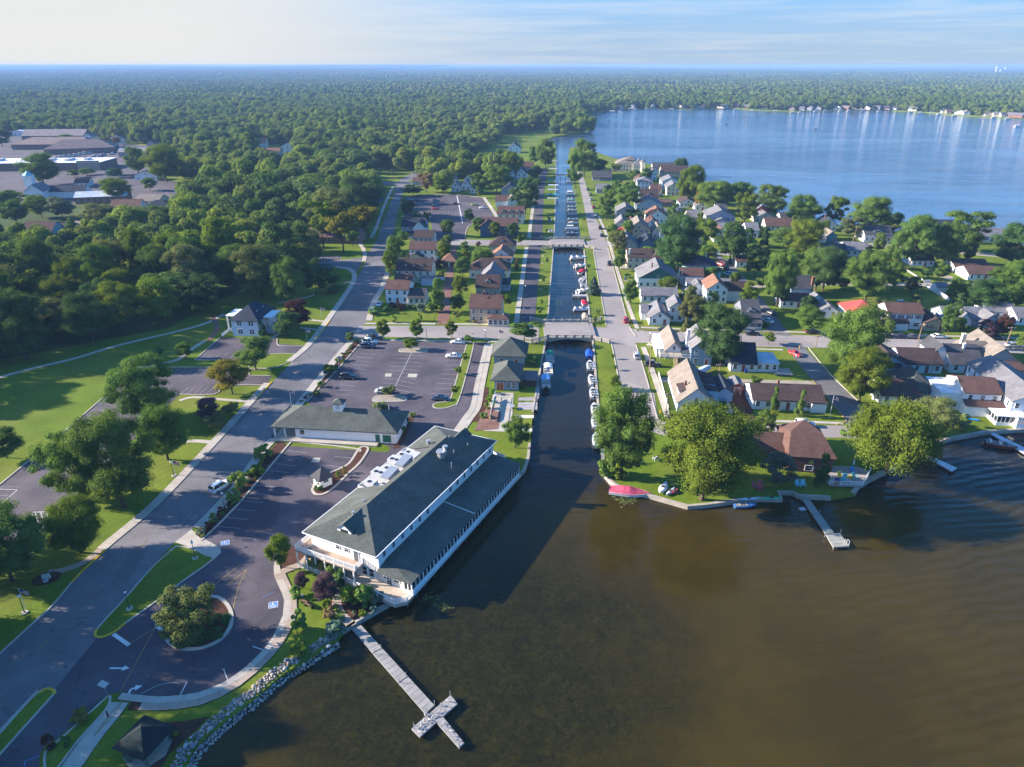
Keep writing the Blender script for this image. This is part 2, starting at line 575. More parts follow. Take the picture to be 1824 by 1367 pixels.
SHORE_PEN_W=[(1016,262),(1012.5,275),(1016,300),(1020,330),(1030,385),(1036,425),(1040,446),(1045,520),(1051,580),(1056,615),(1061,680),(1066,740),(1071,800),(1072,833),(1076,846),(1086,858),(1100,867),(1127,877),(1165,886),(1225,903),(1262,900),(1310,893),(1354,889),(1394,890),(1389,877),(1412,878),(1422,884),(1480,887),(1522,880),(1532,866),(1550,855),(1585,838),(1615,820),(1642,803),(1664,790),(1700,781),(1755,771),(1824,766),(1950,764),(2200,770)]
SHORE_PEN_E=[(2600,520),(2200,480),(2000,458),(1900,445),(1824,437),(1780,424),(1740,418),(1690,420),(1640,416),(1580,412),(1520,405),(1470,398),(1420,388),(1370,374),(1320,352),(1270,330),(1240,317),(1210,303),(1170,294),(1120,288),(1090,281),(1060,270),(1040,263)]
w_main,w_canal,w_far=gs(SHORE_MAIN),gs(SHORE_CANAL_W),gs(SHORE_FAR)
UNDER=[g(700,1072),(-15.5,97.0),(-6.0,117.0),(0.5,129.0),g(935,838)]
main_poly=[(-48,46),g(330,1367)]+w_main[1:]+UNDER[1:-1]+w_canal+w_far+[(1700,1000),(1700,1760),(-1700,1760),(-1700,-120),(-58,-120)]
mb=MB()
mb.prism(main_poly,-3.0,0.0)
mb.prism(gs(SHORE_PEN_W)+gs(SHORE_PEN_E),-3.0,0.0)
tag(mb.build('ground',M['grass']),kind='structure')
mb=MB()
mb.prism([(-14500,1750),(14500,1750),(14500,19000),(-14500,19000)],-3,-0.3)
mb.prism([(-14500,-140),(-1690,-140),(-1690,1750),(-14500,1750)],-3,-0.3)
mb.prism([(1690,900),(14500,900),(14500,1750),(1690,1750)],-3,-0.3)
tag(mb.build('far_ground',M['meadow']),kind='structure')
wm=bpy.data.materials.new('lake_water')
wm.use_nodes=True
N,L=wm.node_tree.nodes,wm.node_tree.links
bs=N['Principled BSDF']
pos=N.new('ShaderNodeNewGeometry').outputs['Position']
def wnoise(scale,detail=5,rough=0.6,vec=None,dist=0.0):
 n=N.new('ShaderNodeTexNoise')
 n.inputs['Scale'].default_value=scale
 n.inputs['Detail'].default_value=detail
 n.inputs['Roughness'].default_value=rough
 n.inputs['Distortion'].default_value=dist
 L.new(vec or pos,n.inputs['Vector'])
 return n.outputs['Fac']
def wmap(src,a,b,lo,hi):
 r=N.new('ShaderNodeMapRange')
 r.interpolation_type='SMOOTHSTEP'
 r.inputs[1].default_value,r.inputs[2].default_value,r.inputs[3].default_value,r.inputs[4].default_value=lo,hi,a,b
 L.new(src,r.inputs[0])
 return r.outputs[0]
def wmix(f,a,b):
 x=N.new('ShaderNodeMix')
 x.data_type='RGBA'
 if hasattr(f,'links'):L.new(f,x.inputs[0])
 else:x.inputs[0].default_value=f
 for i,c in((6,a),(7,b)):
  if isinstance(c,tuple):x.inputs[i].default_value=(*c,1)
  else:L.new(c,x.inputs[i])
 return x.outputs[2]
def wmath(op,a,b):
 x=N.new('ShaderNodeMath')
 x.operation=op
 for i,c in((0,a),(1,b)):
  if hasattr(c,'links'):L.new(c,x.inputs[i])
  else:x.inputs[i].default_value=c
 return x.outputs[0]
def wdist(cx,cy):
 d=N.new('ShaderNodeVectorMath')
 d.operation='DISTANCE'
 d.inputs[1].default_value=(cx,cy,WATER)
 L.new(pos,d.inputs[0])
 return d.outputs['Value']
sand=wmix(wmap(wnoise(0.05,6,0.7),0,1,0.35,0.65),(0.034,0.0240,0.0038),(0.047,0.0330,0.0046))
weed=wmix(wmap(wnoise(0.9,10,0.8,dist=1.2),0,1,0.34,0.70),(0.0075,0.0085,0.0022),(0.0330,0.0270,0.0050))
weed=wmix(wmap(wnoise(0.22,5,0.7),0,0.75,0.42,0.70),weed,(0.0110,0.0105,0.0028))
weed=wmix(wmap(wnoise(3.0,6,0.8),0,0.5,0.62,0.75),weed,(0.045,0.040,0.012))
near_dock=wmap(wmath('ADD',wdist(-8,80),wmath('MULTIPLY',wnoise(0.07,4),44.0)),1,0,38,70)
shal=wmix(near_dock,sand,weed)
mid=wmap(wmath('ADD',wdist(26,108),wmath('MULTIPLY',wnoise(0.05,4),30.0)),1,0,22,42)
shal=wmix(wmath('MULTIPLY',mid,0.55),shal,wmix(wmap(wnoise(0.12,6,0.7),0,1,0.4,0.6),(0.029,0.020,0.0025),(0.042,0.028,0.0035)))
sep=N.new('ShaderNodeSeparateXYZ')
L.new(pos,sep.inputs[0])
deep=wmap(wmath('ADD',sep.outputs[1],wmath('MULTIPLY',sep.outputs[0],2.0)),0,1,430,720)
shal=wmix(wmap(sep.outputs[1],0,0.8,112,135),shal,(0.0085,0.0095,0.0115))
lakecol=wmix(wmap(wnoise(0.012,5,0.65),0,1,0.4,0.6),(0.050,0.092,0.160),(0.072,0.118,0.190))
L.new(wmix(deep,shal,lakecol),bs.inputs['Base Color'])
bs.inputs['Roughness'].default_value=0.06
bs.inputs['IOR'].default_value=1.33
L.new(wmap(deep,0.28,0.5,0,1),bs.inputs['Specular IOR Level'])
mp=N.new('ShaderNodeMapping')
mp.inputs['Rotation'].default_value=(0,0,R(24))
mp.inputs['Scale'].default_value=(0.25,1.0,1.0)
L.new(pos,mp.inputs['Vector'])
rip=wmath('ADD',wnoise(0.55,4,0.6,mp.outputs[0],0.4),wmath('MULTIPLY',wnoise(0.07,3,0.5,mp.outputs[0],0.3),2.5))
wv=N.new('ShaderNodeTexWave')
wv.inputs['Scale'].default_value=0.13
wv.inputs['Distortion'].default_value=9.0
wv.inputs['Detail'].default_value=3
wv.inputs['Detail Scale'].default_value=0.6
wv.bands_direction='Y'
mp2=N.new('ShaderNodeMapping')
mp2.inputs['Rotation'].default_value=(0,0,R(-14))
L.new(pos,mp2.inputs['Vector'])
L.new(mp2.outputs[0],wv.inputs['Vector'])
rip=wmath('ADD',rip,wmath('MULTIPLY',wv.outputs['Fac'],wmap(sep.outputs[0],0.0,0.7,20,110)))
bp=N.new('ShaderNodeBump')
bp.inputs['Distance'].default_value=0.22
L.new(wmap(wnoise(0.010,5,0.6,mp.outputs[0],0.8),0.30,0.85,0.40,0.60),bp.inputs['Strength'])
L.new(rip,bp.inputs['Height'])
L.new(bp.outputs[0],bs.inputs['Normal'])
MATS['water']=wm
mb=MB()
mb.box(-60,1900,-130,1745,WATER-1.5,WATER)
tag(mb.build('lake_water',wm),kind='structure')
def road(name,left,right,material,z=0.02):
 return ground(name,[left+right[::-1]],material,z)
MAIN_L=[(-60,1215),(0,1165),(60,1110),(92,1081),(128,1038),(189,980),(208,963),(260,920),(314,868),(400,775),(451,718),(522,643),(554,616),(586,574),(626,516),(640,489),(650,470),(658.6,447),(671,429),(682,399.5),(693.4,369.6),(702,346),(709,326)]
MAIN_R=[(-60,1360),(0,1303),(68,1230),(167,1136),(222,1067),(273,1006),(312,966),(341,944),(411,871),(460,804.6),(491,773),(518,732),(558,682),(597,635),(629,601),(653,572),(661,541),(678,511),(689,479),(692,451),(700,419),(708,382),(715,352),(719,332)]
road('street',MAIN_L,MAIN_R,'street')
road('street_far_bend',[(702,346),(706,328),(716,318),(738,306),(760,294),(785,276),(802,262),(815,252)],[(717,346),(722,332),(730,322),(750,311),(772,298),(794,280),(808,265),(822,254)],'street',0.024)
road('side_street',[(560,463),(612,463),(652,458)],[(545,476),(600,475),(636,484)],'street',0.026)
road('crossing_side_street',[(640,323),(690,324),(735,325)],[(640,328),(690,329.5),(735,330)],'street',0.028)
road('bridge_street',[(640,581),(700,581),(839,581),(960,583)],[(622,605),(663,600),(839,604),(960,606)],'pale_street',0.027)
road('bridge_street',[(1052,583),(1120,585),(1150,590),(1235,592),(1340,595),(1440,598),(1560,601),(1700,605),(1824,609),(1960,613)],[(1052,607),(1092,611),(1135,611),(1235,612),(1340,618),(1440,619.5),(1560,622),(1700,626),(1824,630),(1960,635)],'pale_street',0.027)
road('canal_street',[(1107,700),(1091,620),(1084,600),(1080,580),(1057,448),(1051,425),(1036.6,349),(1030,318),(1028,306)],[(1172,748),(1150.6,670),(1133,615),(1126,595),(1116,565),(1083,442),(1078,425),(1057,378),(1047,340),(1040,318),(1037,306)],'pale_street',0.031)
road('canal_street_end',[(1110,700),(1118,735),(1135,760),(1180,776),(1300,778),(1500,780),(1620,790)],[(1165,700),(1172,746),(1190,754),(1240,754),(1310,754),(1500,759),(1630,772)],'pale_street',0.035)
road('canal_walk_street',[(926,577),(942,441),(947,425),(954,364),(960,325),(966,302)],[(952.5,577),(964,438),(966,425),(968,355),(972,320),(976,302)],'asphalt',0.033)
road('upper_bridge_street',[(800,427),(900,428),(987,429)],[(800,437),(900,438),(987,437)],'pale_street',0.037)
road('upper_bridge_street',[(1037,430),(1085,430),(1150,434),(1240,440),(1330,452)],[(1037,438),(1085,439),(1150,442),(1240,448),(1330,461)],'pale_street',0.037)
road('village_street',[(1225,440),(1250,448),(1283,465),(1304,499),(1337,540),(1366,588),(1374,597)],[(1255,440),(1285,458),(1312,478),(1340,511),(1378,559),(1402,590),(1410,599)],'street',0.030)
road('village_street',[(1392,615),(1399,619),(1447,678),(1501,742),(1512,762)],[(1430,616),(1436,623),(1476,667),(1530,718),(1560,760)],'street',0.030)
road('gravel_lane',[(1328,509),(1486,503),(1560,503),(1727,504),(1760,507)],[(1338,513),(1486,509),(1560,510),(1727,512),(1760,515)],'gravel',0.034)
road('gravel_lane',[(1652,483),(1672,484),(1700,495),(1726,503)],[(1655,488),(1672,492),(1690,500),(1700,507)],'gravel',0.038)
road('alley',[(1165,672),(1280,675),(1444,679)],[(1172,681),(1280,683),(1452,686)],'gravel',0.034)
road('alley',[(1540,684),(1594,683),(1690,684),(1748,684)],[(1540,692),(1594,692),(1690,694),(1748,693)],'street',0.034)
road('lake_drive',[(1430,404),(1500,432),(1560,434),(1620,440),(1720,448),(1824,455)],[(1430,409),(1500,438),(1560,440),(1620,446),(1720,454),(1824,462)],'gravel',0.034)
road('lane_north',[(1188,372),(1200,385),(1212,402),(1225,440)],[(1210,368),(1225,385),(1238,405),(1255,440)],'pale_street',0.034)
BRICK_L,BRICK_R=[(778,578),(792,498),(804,442),(806,428)],[(799,578),(807,496),(814,442),(816,428)]
road('brick_lane',BRICK_L,BRICK_R,'brick_paving',0.034)
LOT_R=[(-60,1440),(0,1345),(99,1228),(167,1138),(225,1112),(379,999),(392,985),(389,974),(360,966),(358,958),(423,900),(512,795),(600,800),(690,806),(740,745),(760,700),(790,690),(846,727),(822,760),(760,830),(700,900),(620,960),(545,985),(492,1003),(489,1023),(507,1067),(502,1105),(475,1153),(420,1204),(362,1233),(307,1242),(263,1242),(210,1234),(191,1238),(101,1317),(77,1332),(70,1348),(70,1440)]
ground('restaurant_car_park',[LOT_R],'asphalt',0.030)
ground('bridge_car_park',[[(646,607),(840,611),(844,610),(870,610),(853,687),(846,727),(830,750),(700,800),(560,730),(546,716),(600,660)]],'asphalt',0.034)
ground('park_car_park',[[(-120,960),(0,864),(116,768),(211,685),(245,657),(434,656),(440,669),(484,671),(472,687),(420,688),(395,691),(381,703),(320,703),(183,835),(118,900),(55,962),(0,985),(-80,1045)]],'asphalt',0.030)
ground('house_car_park',[[(347,642),(392,602),(494,603),(497,613),(540,616),(530,631),(482,631),(440,642)]],'asphalt',0.030)
ground('upper_car_park',[[(715,365),(735,349),(804,347),(858,352),(884,391),(842,399),(832,408),(828,427),(800,432),(772,427),(767,392),(720,388)]],'asphalt',0.030)
ground('store_car_park',[[(-120,352),(-120,240),(30,240),(160,248),(232,258),(300,262),(332,268),(310,284),(235,316),(352,328),(352,350),(230,362),(60,366)]],'asphalt',0.02)
ground('store_car_park',[[(90,288),(120,275),(215,258),(300,262),(330,268),(225,283),(160,296)],[(233,334),(345,330),(352,338),(260,358),(228,360)],[(0,318),(120,312),(130,330),(0,334)],[(60,255),(100,262),(70,270),(20,265)]],'asphalt',0.030)
ground('parking_bay',[[(561,456),(608,457),(606,465),(566,468)],[(671,352),(686,350),(682,361),(665,362)]],'asphalt',0.042)
def walkway(name,px,wl_,wr_,z1=0.12,material='concrete',k=3,label=None):
 mb=MB()
 strip(mb,smooth_line(gs(px),k),wl_,wr_,-0.05,z1)
 return tag(mb.build(name,M[material]),kind='structure')
def slab_walk(name,px,wl_,wr_,step,z1=0.12,material='concrete'):
 """a walk laid in slabs: a recessed bed and one object for every slab"""
 line=smooth_line(gs(px),6)
 mb=MB()
 strip(mb,line,wl_-0.02,wr_-0.02,-0.05,z1-0.045)
 bed=tag(mb.build(name,M['mulch']),kind='structure')
 pts=walk(line,step)
 for i,(a,b)in enumerate(zip(pts,pts[1:])):
  g_=0.022
  def at(p,s,f):
   return(p[0]+math.cos(p[2])*f-math.sin(p[2])*s,p[1]+math.sin(p[2])*f+math.cos(p[2])*s)
  q=[at(a,wl_,g_),at(a,-wr_,g_),at(b,-wr_,-g_),at(b,wl_,-g_)]
  m2=MB()
  m2.prism(q,z1-0.05,z1+rng.uniform(-0.006,0.006))
  m2.build('slab',M[material],bed)
 return bed
slab_walk('street_pavement',[(345,940),(411,871),(460,804.6),(488,776)],0.2,1.9,1.6)
slab_walk('street_pavement',[(189,980),(208,963),(260,920),(314,868),(400,775),(451,718),(484,681)],1.9,0.1,1.6)
walkway('street_pavement',[(520,645),(554,616),(586,574),(626,516),(636,494),(628,480),(600,475)],2.0,0.0)
walkway('street_pavement',[(518,732),(558,682),(597,635),(622,607)],0.2,1.9)
walkway('street_pavement',[(653,572),(661,541),(678,511),(689,479)],0.2,1.9)
walkway('street_pavement',[(648,466),(650,452),(643,437),(630,430),(600,425)],0.9,0.9)
walkway('street_pavement',[(661,424),(671,404),(684,368),(700,333)],0.9,0.9)
walkway('bridge_street_pavement',[(650,577),(700,577),(776,577.5)],0.7,0.7)
walkway('bridge_street_pavement',[(800,578),(880,578.5),(958,580)],0.7,0.7)
walkway('bridge_street_pavement',[(640,606),(700,606.5),(840,608.5)],0.6,0.6)
walkway('bridge_street_pavement',[(870,609),(905,609),(960,610)],0.7,0.7)
walkway('bridge_street_pavement',[(1142,584),(1235,587.5),(1340,590),(1440,593),(1560,596),(1824,603)],0.7,0.7)
walkway('bridge_street_pavement',[(1152,615),(1235,617),(1300,621),(1395,624)],0.6,0.6)
walkway('canal_street_pavement',[(1190,744),(1172,690),(1160,655),(1146,619)],0.75,0.75)
walkway('canal_street_pavement',[(1136,586),(1122,552),(1096,470),(1083,425),(1066,385)],0.65,0.65)
walkway('canal_promenade',[(919.5,578),(930,500),(938,441)],0.9,0.9)
walkway('canal_promenade',[(942,424),(948,380),(954,340),(961,305)],0.9,0.9)
walkway('bottom_street_pavement',[(1195,749),(1310,750.5),(1420,752),(1502,755)],0.6,0.6)
walkway('drive_pavement',[(877,614),(862,685),(855,725),(842,745),(815,785),(806,800)],0.3,2.5)
walkway('lot_pavement',[(862,352),(876,372),(889,392)],1.0,1.0)
walkway('park_path',[(-60,690),(0,672.5),(60,656),(133,639),(194,620),(250,606),(306,593),(345,583),(372,574),(400,560)],0.8,0.8,0.05)
walkway('park_path',[(371,607),(380,598),(387,586),(384,574),(378,565)],0.8,0.8,0.055,'brick_paving')
walkway('park_path',[(246,655),(270,652),(311,643),(326,635),(345,620),(366,607)],0.7,0.7,0.06)
walkway('park_path',[(320,714),(345,708),(395,712),(452,716)],0.6,0.6,0.05)
walkway('park_path',[(312,794),(340,786),(385,789)],0.7,0.7,0.05)
walkway('park_path',[(85,1020),(113,1016),(150,1002),(172,985),(188,972)],0.7,0.7,0.06,'aggregate')
walkway('house_path',[(484,603),(505,589)],0.6,0.6,0.06)
walkway('house_path',[(533,584),(566,588)],0.6,0.6,0.06)
walkway('house_path',[(537,569),(580,573)],0.6,0.6,0.06)
for p in([(496,540),(530,534),(560,526)],[(423,522),(445,512),(470,500)],[(612,505),(630,500)]):
 walkway('garden_path',p,0.6,0.6,0.05)
slab_walk('promenade',[(490,1002),(489,1023),(500,1050),(507,1067),(506,1086),(502,1105),(475,1153),(420,1204),(362,1233),(307,1242),(263,1242),(215,1236)],1.0,0.1,1.8,0.13)
slab_walk('promenade_margin',[(497,1020),(507,1043),(519,1068),(519,1088),(513,1112),(484,1160),(426,1214),(366,1246),(308,1256),(263,1257),(232,1256)],0.85,0.85,2.6,0.125,'aggregate')
slab_walk('cycle_path',[(214,1252),(203,1268),(168,1310),(128,1367),(100,1410)],1.25,1.25,2.4,0.115)
walkway('garden_walk',[(497,1024),(512,1015),(536,1006),(550,992),(566,980)],0.75,0.75,0.12,'aggregate')
walkway('garden_walk',[(628,1116),(622,1110),(608,1096),(601,1082),(601,1064),(612,1043),(622,1034),(632,1022)],0.75,0.75,0.12,'aggregate')
def kerb(px,w=0.28,z1=0.15,material='concrete',close=False,k=3):
 pts=gs(px)
 if close:pts=pts+[pts[0]]
 mb=MB()
 strip(mb,smooth_line(pts,k),w/2,w/2,-0.05,z1)
 return tag(mb.build('kerb',M[material]),kind='structure')
kerb([(0,1165),(60,1110),(92,1081),(128,1038)])
kerb([(128,1038),(150,1015),(189,980)],0.34,0.16,'yellow_paint')
kerb([(457,711),(484,681)],0.34,0.16,'yellow_paint')
kerb([(558,610),(588,571)],0.30,0.16,'yellow_paint')
kerb([(0,1303),(68,1230)])
kerb([(358,964),(423,900),(512,795),(522,788),(540,789),(634,800),(640,806)],0.4)
kerb([(646,607),(600,660),(546,716)],0.35)
kerb([(-60,912),(0,864),(116,768),(211,685),(245,657),(434,656),(441,662),(445,668)],0.3)
kerb([(472,687),(435,686),(408,688),(395,691),(381,703),(320,703)],0.35)
kerb([(183,835),(118,900),(55,962)],0.35)
kerb([(347,642),(392,602)],0.3)
kerb([(494,604),(494,613),(502,617),(539,617)],0.3)
kerb([(347,642),(440,642)],0.3)
kerb([(484,657),(450,657),(437,663),(442,669),(482,670)],0.3)
kerb([(870,610),(853,687),(846,727),(828,752)],0.3)
kerb([(1133,615),(1150.6,670),(1170,742),(1178,750)],0.3,0.14)
kerb([(1135,760),(1118,735),(1107,700),(1091,620),(1088,612)],0.3,0.14)
kerb([(1133,600),(1120,580),(1116,565),(1083,442)],0.3,0.14)
kerb([(1136,592),(1142,588),(1235,591)],0.3,0.14,'worn_yellow')
kerb([(1080,580),(1057,448)],0.3,0.14)
kerb([(1440,620),(1478,666),(1530,716)],0.3,0.14)
kerb([(1447,678),(1501,742),(1505,752),(1490,757)],0.3,0.14,'worn_yellow')
kerb([(735,349),(804,347),(858,352)],0.4)
kerb([(884,391),(842,399),(832,408),(828,424)],0.4)
def island(name,px,z=0.12,kerb_w=0.3,top='grass',kmat='concrete',yellow=None):
 pts=smooth_line(gs(px+[px[0]]),4)[:-1]
 mb=MB()
 mb.prism(pts,-0.05,z)
 o=tag(mb.build(name,M[top]),kind='structure')
 ring=pts+[pts[0]]
 m2=MB()
 strip(m2,ring,kerb_w/2,kerb_w/2,-0.05,z+0.035)
 k=m2.build('kerb',M[kmat],o)
 if yellow:
  m3=MB()
  strip(m3,smooth_line(gs(yellow),3),kerb_w/2+0.02,kerb_w/2+0.02,-0.02,z+0.05)
  m3.build('kerb',M['yellow_paint'],o)
 return o
island('median_lawn',[(314,974),(340,978),(366,990),(378,998),(330,1033),(270,1078),(222,1112),(205,1126),(182,1136),(170,1133),(176,1118),(222,1068),(273,1010)],yellow=[(222,1112),(205,1126),(182,1136),(170,1133),(173,1122)])
island('median_lawn',[(95,1231),(97,1236),(60,1278),(0,1345),(-50,1402),(-50,1365),(0,1308),(50,1252),(70,1234),(84,1228)],yellow=[(70,1236),(84,1228),(95,1231),(97,1238)])
ground('apron',[[(312,966),(341,944),(358,958),(392,975),(394,985),(379,999),(366,990),(340,976)]],'concrete',0.06,-0.05)
ground('apron',[[(68,1230),(147,1138),(172,1138),(98,1228)]],'street',0.045)
ROUND=[(298,1120),(304,1098),(322,1078),(350,1066),(385,1064),(405,1078),(413,1100),(408,1122),(390,1142),(360,1155),(330,1157),(308,1150),(297,1138)]
island('turning_circle_bed',ROUND,0.12,0.6,'mulch')
island('car_park_bed',[(664,712),(672,706),(712,706),(724,710),(720,715),(700,716),(668,716)],0.1,0.35,'gravel')
island('car_park_bed',[(711,624),(718,621.5),(756,621.5),(761,624),(756,628),(716,628)],0.1,0.35,'gravel')
island('car_park_verge',[(831,614),(841,611.5),(843,618),(830,670),(816,716),(808,723),(790,728),(774,727),(772,721),(784,717),(800,715),(806,700)],0.1,0.3,'grass')
island('kiosk_bed',[(556,873),(568,852),(600,838),(622,826),(640,800),(652,797),(655,803),(640,826),(618,846),(598,866),(578,880),(562,881)],0.12,0.5,'mulch')
island('entrance_verge',[(191,1243),(197,1243),(188,1266),(140,1320),(100,1372),(82,1372),(82,1340),(105,1320),(150,1280)],0.12,0.3,'grass')
island('park_lawn',[(440,660),(484,656),(517,644),(530,632),(484,631),(452,640)],0.1,0.25)
for p in([(348,952),(360,961),(422,898),(512,794),(503,787),(495,787),(425,866)],[(546,715),(600,659),(645,607),(630,607),(600,640),(560,688),(536,716)],[(735,735),(741,738),(712,798),(700,800),(716,760)],[(500,1010),(520,1020),(545,990),(540,965),(505,985)],[(595,1122),(622,1112),(604,1092),(603,1064),(614,1045),(600,1030),(590,1060),(585,1095)],[(628,1112),(690,1078),(700,1062),(660,1035),(630,1030),(616,1046),(606,1066),(607,1082)],[(225,1330),(260,1290),(330,1285),(372,1277),(350,1300),(300,1345),(280,1380),(225,1380)],[(847,738),(864,690),(870,690),(866,745),(850,752),(838,752)],[(82,1368),(110,1320),(128,1318),(120,1340),(100,1372)],[(1290,700),(1332,700),(1345,745),(1305,745)]):
 ground('planting_bed',[p],'mulch',0.06,-0.02)
ground('patio',[[(862,742),(880,700),(915,700),(912,750),(905,770),(862,768)]],'concrete',0.05)
ground('patio',[[(852,752),(866,728),(893,735),(888,765),(845,768)]],'brick_paving',0.065)
ground('garden_lawn',[[(678,558),(778,556),(772,574),(672,574)]],'grass',0.05,-0.02)
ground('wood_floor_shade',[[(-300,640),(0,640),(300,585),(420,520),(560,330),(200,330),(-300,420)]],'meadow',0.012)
def marks(name,segs,w,material,z=0.05,px=True):
 mb=MB()
 for s in segs:
  pts=gs(s)if px else s
  strip(mb,pts,w/2,w/2,z-0.003,z)
 return tag(mb.build(name,M[material]),kind='structure')
def stalls(name,base,tip,n,material='worn_paint',w=0.11,z=0.05):
 """n+1 stall lines between two edges given as pixel pairs ((x,y),(x,y))"""
 (a0,a1),(b0,b1)=[gs(base),gs(tip)]
 segs=[]
 for i in range(n+1):
  t=i/n
  segs.append([(a0[0]+(a1[0]-a0[0])*t,a0[1]+(a1[1]-a0[1])*t),(b0[0]+(b1[0]-b0[0])*t,b0[1]+(b1[1]-b0[1])*t)])
 return marks(name,segs,w,material,z,px=False)
c6=lambda x,y:(600+x/6.08,580+y/6.08)
stalls('stall_markings',(c6(250,305),c6(-10,750)),(c6(410,316),c6(150,757)),10)
stalls('stall_markings',(c6(630,318),c6(455,672)),(c6(800,322),c6(640,684)),8)
stalls('stall_markings',(c6(800,322),c6(620,684)),(c6(970,328),c6(800,730)),9)
stalls('stall_markings',(c6(1395,215),c6(1232,745)),(c6(1230,210),c6(1040,738)),11)
marks('stall_markings',[[c6(815,285),c6(620,684)]],0.22,'worn_paint')
ground('drain_slab',[[c6(525,522),c6(597,522),c6(590,556),c6(520,556)],[c6(775,524),c6(875,526),c6(862,565),c6(765,560)]],'concrete',0.055)
ground('drain_slab',[[(558,816),(571,816),(569,824),(554,824)]],'concrete',0.055)
stalls('stall_markings',((512,803),(384,938)),((547,807),(428,942)),10)
stalls('stall_markings',((634,817),(588,868)),((597,814),(552,864)),3)
stalls('stall_markings',((209,690),(56,818)),((234,690),(86,820)),11)
stalls('stall_markings',((0,868),(-60,915)),((34,868),(-20,915)),3)
stalls('stall_markings',((310,704),(180,838)),((282,703),(150,838)),9,'worn_paint')
stalls('stall_markings',((282,656),(372,657)),((268,668),(358,669)),7)
stalls('stall_markings',((322,702),(368,702)),((336,690),(382,690)),4)
stalls('stall_markings',((354,641),(432,641)),((367,630),(444,630)),6)
stalls('stall_markings',((560,455),(606,457)),((563,467),(607,465)),8)
stalls('stall_markings',((740,360),(850,362)),((738,366),(850,368)),18,'worn_paint')
stalls('stall_markings',((764,376),(868,378)),((763,382),(872,384)),18,'worn_paint')
marks('stall_markings',[[(814,349),(824,398)]],0.5,'white_paint')
marks('hatched_bay',[[(58,913),(103,912)],[(58,913),(54,961)],[(62,946),(58,917)],[(70,938),(63,914)],[(78,930),(73,914)],[(86,922),(83,914)],[(93,916),(92,913)]],0.16,'white_paint')
marks('bay_corner_line',[[(0,872),(31,873),(2,899)]],0.14,'white_paint')
marks('lane_line',[[(67,1161),(92,1136)]],0.14,'worn_yellow')
marks('lane_line',[[(160,1065),(183,1042)],[(245,980),(262,962)]],0.14,'worn_yellow')
marks('lane_line',[[(276,1119),(214,1234)],[(276,1119),(310,1094)],[(232,1147),(276,1119)]],0.12,'worn_yellow')
marks('lane_line',[[(440,1015),(425,1045),(416,1080),(415,1114)],[(440,1015),(406,1042)],[(428,1006),(385,1040)]],0.13,'worn_yellow')
marks('lane_line',[smooth_line([(249,1238),(280,1222),(305,1217),(333,1215.5)],4),],0.13,'worn_paint')
marks('bay_line',[[(333,1215.5),(320,1241)]],0.14,'white_paint')
marks('bay_line',[[(398,1192),(406,1213)],[(395,1193),(401,1192)]],0.13,'white_paint')
marks('bay_line',[[(450,1152),(471,1159)]],0.13,'white_paint')
marks('bay_line',[[(44,1357),(70,1347)],[(44,1357),(44,1400)]],0.13,'blue_paint')
marks('bay_line',[[(467,1065),(488,1055)]],0.1,'blue_paint')
marks('stop_bar',[[(202,1130),(230,1150)]],0.6,'white_paint')
marks('stop_bar',[[(278,1116),(297,1128)]],0.5,'white_paint')
marks('stop_bar',[[(182,1262),(214,1265)]],0.4,'worn_paint')
marks('path_lozenge',[[(219,1248),(196,1274),(168,1312)],[(219,1248),(207,1270),(168,1312)]],0.12,'worn_yellow',0.135)
marks('street_edge_line',[[(336,924),(350,925)],[(426,827),(437,829)],[(333,923),(343,912)]],0.14,'worn_paint')
marks('bridge_street_line',[[(640,592),(760,592),(838,593),(958,594.5)]],0.16,'worn_yellow')
marks('village_street_line',[[(1150,600),(1340,607),(1560,612)]],0.14,'worn_yellow')
marks('crossing_line',[[(654,590),(662,583)],[(1128,501),(1106,500)],[(1121,553),(1097,552)]],0.5,'worn_paint')
def arrow(base,tip,w=0.28,head=0.95,bend=None,material='white_paint'):
 pts=gs([base]+([bend]if bend else[])+[tip])
 pts=smooth_line(pts,5)if bend else pts
 (x1,y1),(x0,y0)=pts[-1],pts[-2]
 l=math.hypot(x1-x0,y1-y0)
 dx,dy=(x1-x0)/l,(y1-y0)/l
 mb=MB()
 strip(mb,pts,w/2,w/2,0.047,0.05)
 hx,hy=x1+dx*head,y1+dy*head
 mb.prism([(hx,hy),(x1-dy*head*0.55,y1+dx*head*0.55),(x1+dy*head*0.55,y1-dx*head*0.55)],0.047,0.051)
 return tag(mb.build('lane_arrow',M[material]),kind='structure')
arrow((195,1191),(219,1191))
arrow((230,1236),(241,1226),bend=(233,1229))
arrow((312,1068),(302,1077))
def wheelchair(px,py,rz=0.0,s=1.0):
 x,y=g(px,py)
 c,n=math.cos(rz),math.sin(rz)
 T=lambda a,b:(x+(a*c-b*n)*s,y+(a*n+b*c)*s)
 m=MB()
 m.prism([T(-.75,-.75),T(.75,-.75),T(.75,.75),T(-.75,.75)],0.047,0.050)
 o=tag(m.build('wheelchair_marking',M['blue_paint']),kind='structure')
 m=MB()
 strip(m,[T(-.7,-.7),T(.7,-.7),T(.7,.7),T(-.7,.7),T(-.7,-.7)],.05,.05,0.05,0.053)
 strip(m,[T(0.32*math.cos(t)-.08,0.32*math.sin(t)-.2)for t in[R(a)for a in range(120,400,28)]],.05,.05,0.05,0.054)
 strip(m,[T(-.1,.28),T(-.1,-.1),T(.2,-.1),T(.34,-.42),T(.45,-.4)],.055,.055,0.05,0.055)
 m.prism([T(-.1+.11*math.cos(t),.45+.11*math.sin(t))for t in[R(a)for a in range(0,360,45)]],0.05,0.054)
 m.build('symbol',M['white_paint'],o)
wheelchair(401,968,R(20))
wheelchair(487,1078,R(15))
wheelchair(489,817,R(10),0.8)
